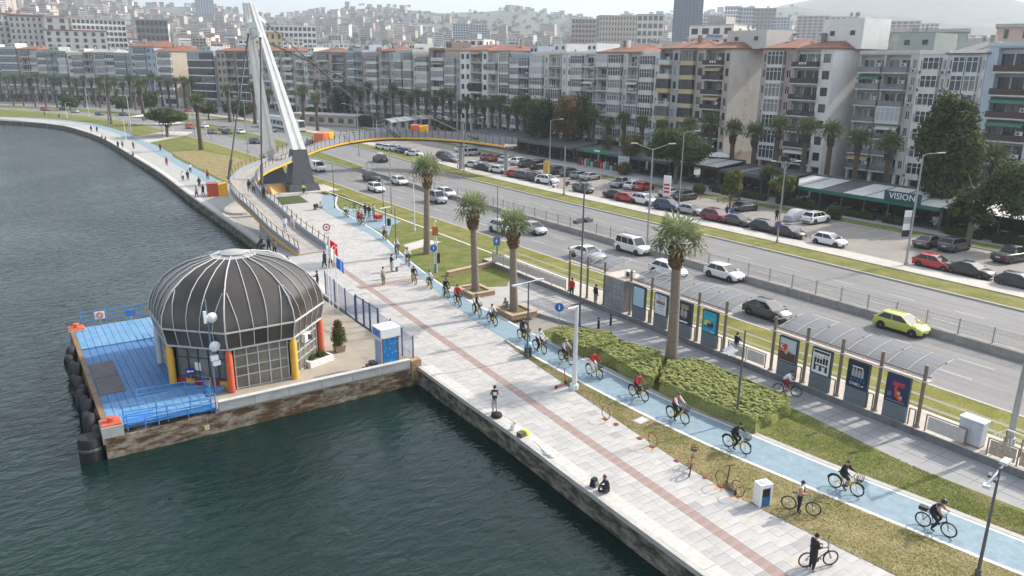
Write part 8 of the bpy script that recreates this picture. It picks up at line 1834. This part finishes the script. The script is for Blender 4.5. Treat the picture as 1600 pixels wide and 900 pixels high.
t = thing('parasol', 'red parasol left of the mixed brown trees', 'parasol', at_x(828,108,.03)); bb = MB(); bb.tube([(0,0,0),(0,0,3.0)], .05, 6); bb.build('pole', steel, t); bb = MB(); bb.lathe([(2.2,2.7),(1.1,3.1),(.05,3.4)], 8, cap=False); bb.build('canopy', red_p, t)

# ---------------------------------------------------------------- hills
SKY = [(-200,-60),(-50,-45),(60,-30),(150,-14),(215,2),(270,8),(330,10),(400,19),(440,24),(500,15),(560,9),(605,5),(640,9),(700,13),(770,14),(810,13),(870,21),(925,26),(980,21),(1040,17),(1130,14),(1200,10),(1250,9),(1320,14),(1400,22),(1500,34),(1600,44),(1800,50)]
MTN = [(1000,60),(1120,40),(1200,14),(1260,2),(1330,-16),(1420,-22),(1480,-16),(1540,-2),(1600,12),(1700,30),(1800,40)]
def az_px(x, y): 
    v = Vector((x, y, 0)); q = v.dot(_f); return 800+F*v.dot(CR)/q if q > 1 else (-3000 if x < 0 else 4000)
def hy(px): return 100.9+(px-800)*.0105
def hill(x, y):
    d = hypot(x, y); px = max(-200, min(1800, az_px(x, y)))
    e = (hy(px)-lerp_tab(SKY, px)-7)/1240*(cos(atan2(px-800,1240)))
    D = 2500; hr = H+e*D
    u = max(0, min(1, (d-420)/(D-420)))
    z = hr*(u**1.55)*(1 if d <= D else max(.0, 1-(d-D)/900))
    z += 10*u*(noise.noise((x*.004,y*.004,1))+.5*noise.noise((x*.011,y*.011,3)))*(1 if d < D else .3)
    em = (hy(px)-lerp_tab(MTN, px))/1240*cos(atan2(px-800,1240))
    if px > 1000:
        um = max(0, min(1, (d-2300)/1900)); z = max(z, (H+em*4200)*um**1.3+18*um*noise.noise((x*.0016,y*.0016,7)))
    return z
hm_ = mat('hill_ground', (.045,.055,.04), 1, col2=(.15,.15,.12), scale=.012, detail=9)
NA, ND = 130, 60; vs = []; fs = []
ds = [430*(6800/430)**(i/(ND-1)) for i in range(ND)]
for i, d in enumerate(ds):
    for j in range(NA):
        a = AZ+radians(-46+92*j/(NA-1)); x, y = d*sin(a), d*cos(a); vs.append((x, y, hill(x,y)-.5))
fs = [(i*NA+j, i*NA+j+1, (i+1)*NA+j+1, (i+1)*NA+j) for i in range(ND-1) for j in range(NA-1)]
hl = MB(); hl.add(vs, fs); o = hl.build('hills', hm_, kind=ST, smooth=60)
if o.data.polygons[0].normal.z < 0: o.data.flip_normals()
# town on the slopes
def far_mesh(w, d, h, wm_, rm_, rows, cols, hip):
    m = MB(); m.box(-w/2,0,-12,w/2,d,h,0); wi = MB(); f = h/rows
    for r in range(rows):
        for c in range(cols):
            x = -w/2+w*(c+.5)/cols; ww = w/cols*.58
            wi.box(x-ww/2,-.12,r*f+f*.3,x+ww/2,-.02,r*f+f*.82)
    for r in range(1, rows): m.box(-w/2-.1,-.7 if r % 2 or cols > 3 else -.3,r*f-.15,w/2+.1,-.01,r*f+.05,0)
    for r in range(rows):
        for c in range(2): y = d*(.3+.4*c); wi.box(w/2+.02,y-.7,r*f+f*.3,w/2+.1,y+.7,r*f+f*.8); wi.box(-w/2-.1,y-.7,r*f+f*.3,-w/2-.02,y+.7,r*f+f*.8)
    ro = MB()
    if hip: ro.add([(-w/2-.5,-.8,h),(w/2+.5,-.8,h),(w/2+.5,d+.5,h),(-w/2-.5,d+.5,h),(-w/4,d/2,h+2.2),(w/4,d/2,h+2.2)], [(3,2,1,0),(0,1,5,4),(2,3,4,5),(1,2,5),(3,0,4)])
    else: ro.box(-w/2,0,h,w/2,d,h+.4); ro.box(-w/4,d*.3,h+.401,w/6,d*.7,h+2.6)
    return m.mesh('wall', wm_), wi.mesh('window', w_gl[0]), ro.mesh('roof', rm_)
wcols = ['offwhite','beige','cream','grey','pink','sand','white','beige']
FM = []
for i, (w, d, rows, cols, hip) in enumerate([(14,12,6,4,1),(18,13,7,5,1),(12,12,8,3,0),(22,14,8,6,0),(16,12,5,5,1),(13,13,10,4,0),(26,14,7,8,1),(15,12,6,4,0),(11,11,5,3,1),(17,14,9,5,0)]):
    for j in range(2): FM.append(far_mesh(w, d, rows*2.9, WC[wcols[(i+3*j) % 8]], tile_m if hip else tin, rows, cols, hip))
def far_building(x, y, mi, label, group=None, s=1.0, z=None, rz=None):
    a = atan2(x, y); t = thing('apartment_building', label, 'building', (x,y,hill(x,y)-.5 if z is None else z), rz if rz is not None else -a+random.uniform(-.6,.6), group, s)
    w, wi, r = FM[mi]; obj('wall', w, t); q = obj('window', wi, t, kind='stuff'); obj('roof', r, t); return t
cellset = set(); kinds_ = ['orange roofed apartment block on the slope behind the front row','flat roofed pale apartment block on the slope behind the front row']
cnt = 0; R_ = random.Random(5)
for d in (195,205,215,228,245,265,290,320,350,385,420,470,520,570,640,720,800,900):
    px = -30+R_.uniform(0,20)
    while px < 1630 and cnt < 262:
        v = ray_az(px); fr = fac(px).length; dd = max(fr+30, d) if d < 400 else d+R_.uniform(-12,12)
        if d >= fr+26:
            x, y = v.x*dd, v.y*dd; key = (int(x/21), int(y/21))
            if key not in cellset:
                cellset.add(key); mi = R_.randrange(len(FM)); hip = (mi//2) in (0,1,4,6,8)
                far_building(x, y, mi, kinds_[0 if hip else 1]+(', close behind' if d < 300 else ', far up'), 'blocks with tiled roofs up the slope' if hip and d >= 300 else ('blocks with flat roofs up the slope' if d >= 300 else ('tiled blocks close behind the front row' if hip else 'flat blocks close behind the front row')), R_.uniform(.85,1.15)); cnt += 1
        px += 1240*R_.uniform(26,44)/d*(1.0 if d < 600 else 1.3)
# farther houses as one mass
fw = [WC[c] for c in ('cream','offwhite','sand','pink','beige')]
fm = MB(); fr_ = MB()
for k in range(2300):
    d = 930*(2650/930)**(R_.random()**.85); px = R_.uniform(-40,1640); v = ray_az(px); x, y = v.x*d, v.y*d
    nz = noise.noise((x*.003,y*.003,9))
    if nz < -.04 and px > 380: continue
    if px > 1180 and d > 1700: continue
    z = hill(x,y); w, dp, h = R_.uniform(9,20), R_.uniform(9,14), R_.choice((9,12,15,18,20,24)) if d < 1900 else R_.choice((6,9,12,15))
    a = -atan2(x,y)+R_.uniform(-.7,.7); mi = R_.randrange(5)
    fm.cbox((x,y,z+h/2-3), (w,dp,h+6), a, mi)
    ca, sa = cos(a), sin(a)
    nr = int(h/3)
    for r in range(nr):
        fm.cbox((x+sa*(dp/2+.02)*1, y-ca*(dp/2+.02)*1, z+3*r+1.7), (w*.86,.3,1.3), a, 5)
    if R_.random() < .72: fr_.cbox((x,y,z+h+.35), (w+.8,dp+.8,.7), a, 0)
    else: fr_.cbox((x,y,z+h+.2), (w,dp,.4), a, 1)
tag(fm.build('distant_houses', fw+[mat('far_window_band', (.07,.075,.085), .4, var=.3, scale=.3)]), kind='stuff'); tag(fr_.build('distant_roofs', [tile_m, tin]), kind='stuff')
# landmarks one can tell apart
def slab_block(px, d, w, dp, topy, label, wall, rows, cols, gl=None, bandf=True, rz=None, roof=None, cat='building', z0=None):
    v = ray_az(px); x, y = v.x*d, v.y*d; z = hill(x,y)-1 if z0 is None else z0; zt = ztop(Vector((x,y)), topy)-z
    t = thing('tower_block' if zt > 45 else 'apartment_building', label, cat, (x,y,z), -atan2(x,y)+(rz or 0)); m = MB(); m.box(-w/2,-dp/2,-10,w/2,dp/2,zt); m.build('wall', wall, t); f = zt/rows
    wi = MB()
    for r in range(rows):
        for c in range(cols):
            ww = w/cols*(.22 if bandf == 's' else .7 if bandf else .4); xx = -w/2+w*(c+.5)/cols; wi.box(xx-ww/2,-dp/2-.15,r*f+f*.25,xx+ww/2,-dp/2-.01,r*f+f*.85)
        wi.box(w/2+.01,-dp*.3,r*f+f*.25,w/2+.15,dp*.3,r*f+f*.85); wi.box(-w/2-.15,-dp*.3,r*f+f*.25,-w/2-.01,dp*.3,r*f+f*.85)
    wi.build('window', gl or w_gl[0], t, kind='stuff'); m = MB(); m.box(-w/2-.4,-dp/2-.4,zt+.01,w/2+.4,dp/2+.4,zt+.6); m.build('roof', roof or tin, t)
    return t
bl_g = mat('tower_glass', (.03,.05,.085), .25, var=.2, scale=.2, spec=.7); bl_w = mat('tower_cladding', (.065,.095,.15), .5, var=.1, scale=.2)
slab_block(1069,900,31,26,-22,'dark blue glass tower rising above the skyline at right of centre', bl_w, 34, 8, bl_g)
slab_block(329,1900,38,30,-10,'pale tower cut off by the top edge left of the mast', WC['bluegrey'], 30, 7)
slab_block(968,760,44,20,26,'long beige block with pink panels below the glass tower', WC['beige'], 12, 16, rz=.15, bandf=False); slab_block(1012,700,22,16,24,'narrow cream block right of the long beige block', WC['cream'], 9, 5)
slab_block(915,800,30,18,31,'pale pink block left of the long beige block', WC['pink'], 12, 9)
for px, ty, w, l, wc in ((1138,11,22,'pale high block with white columns right of the glass tower','white'),(1158,13,22,'second pale high block right of the glass tower','bluegrey'),(1186,14,30,'dark grey high block right of the pale pair','dgrey'),(1108,24,26,'white mid height block below the pale high blocks','white'),(1090,30,20,'small pale block right of the glass tower foot','offwhite'),(1212,28,24,'pale terraced block above the red roofs','bluegrey'),(720,38,22,'faint blue grey tower above the gridded white block','bluegrey'),(748,40,24,'second faint tower above the gridded white block','bluegrey'),(1262,26,40,'terraced housing row on the right slope, left part','pink'),(1305,27,40,'terraced housing row on the right slope, middle part','offwhite'),(1338,29,34,'terraced housing row on the right slope, right part','pink'),(1400,34,42,'faint housing terraces below the mountain','pink'),(1436,38,30,'faint lower housing terraces below the mountain','offwhite')):
    slab_block(px, 1150, w, 18, ty, l, WC[wc], 12, 6)
slab_block(24,640,62,16,24,'long cream housing slab at the top left', WC['cream'], 11, 18, w_gl[3], rz=.1, roof=tile_m, bandf=False); slab_block(70,625,30,14,27,'cream housing slab right of the long one at the top left', WC['cream'], 11, 9, rz=-.3, roof=tile_m, bandf=False); slab_block(98,610,14,12,28,'blank yellowish tower end of the cream housing slab', WC['cream'], 10, 2, bandf=False)
slab_block(160,640,34,16,31,'white stepped block above the red gabled block', WC['white'], 11, 12, rz=.2); slab_block(126,575,34,16,49,'cream house with an orange roof above the bend', WC['cream'], 9, 7, roof=tile_m, bandf=False); slab_block(425,430,12,12,52,'yellow building above the roofs right of the mast', WC['ochre'], 9, 4, bandf=False); slab_block(455,640,40,24,42,'white hall with a pale roof right of the mast top', WC['white'], 10, 12, roof=white_p); slab_block(245,620,20,14,32,'dark grey block left of the cypresses', WC['dgrey'], 9, 7)
# roof storeys behind the right hand front row
slab_block(1432,172,15,9,52,'grey roof house behind the cream balcony block', WC['green'], 11, 4, bandf='s', z0=0); slab_block(1622,170,14,10,44,'pale pink roof house at the right edge', WC['pink'], 11, 5, bandf='s', z0=0)
# cypresses and the green slope left of the mast, woods
for i, px in enumerate((217,228,236,247,300,337,368,385)):
    d = 560; v = ray_az(px); x, y = v.x*d, v.y*d; h = (16,20,22,17,15,13,20,14)[i]
    t = thing('cypress_tree', 'slim dark cypress on the green slope left of the mast', 'tree', (x,y,hill(x,y)-1), 0, 'cypresses left of the mast'); bb = MB(); bb.tube([(0,0,0),(0,0,h*.6)], [.4,.15], 6); bb.build('trunk', wood, t); obj('crown', crown_mesh([(0,0,h*.3,2.2,2.2,h*.3),(0,0,h*.6,1.7,1.7,h*.3),(0,0,h*.82,1.0,1.0,h*.2)], 700, .7, i, [lf_dark, lf_dark, lf_mid], .5), t)
wood_b = []
for k in range(1000):
    if k < 150: px = R_.uniform(255,400); d = R_.uniform(500,600)
    elif k < 760: px = R_.uniform(400,1250); d = R_.uniform(1000,2550)
    elif k < 880: px = R_.uniform(-20,400); d = R_.uniform(700,2300)
    else: px = R_.uniform(900,1650); d = R_.uniform(900,2000)
    v = ray_az(px); x, y = v.x*d, v.y*d; s = R_.uniform(3.5,6)*(1 if d < 900 else 1.15)
    wood_b.append((x,y,hill(x,y)+s*.6,s,s,s*.75))
tag(obj('distant_trees', crown_mesh(wood_b, 110000, 1.2, 77, [lf_dark, lf_mid, lf_grey], .6)), kind='stuff')
# ---------------------------------------------------------------- air
hz = bpy.data.materials.new('haze'); hz.use_nodes = True; t = hz.node_tree; t.nodes.clear(); o_ = t.nodes.new('ShaderNodeOutputMaterial'); pv_ = t.nodes.new('ShaderNodeVolumePrincipled')
pv_.inputs['Color'].default_value = (.80,.90,1,1); pv_.inputs['Density'].default_value = HAZE; pv_.inputs['Anisotropy'].default_value = .2
t.links.new(pv_.outputs[0], o_.inputs['Volume'])
MB().box(-5200,-900,-2.3,7200,7200,900).build('haze', hz, kind='stuff')
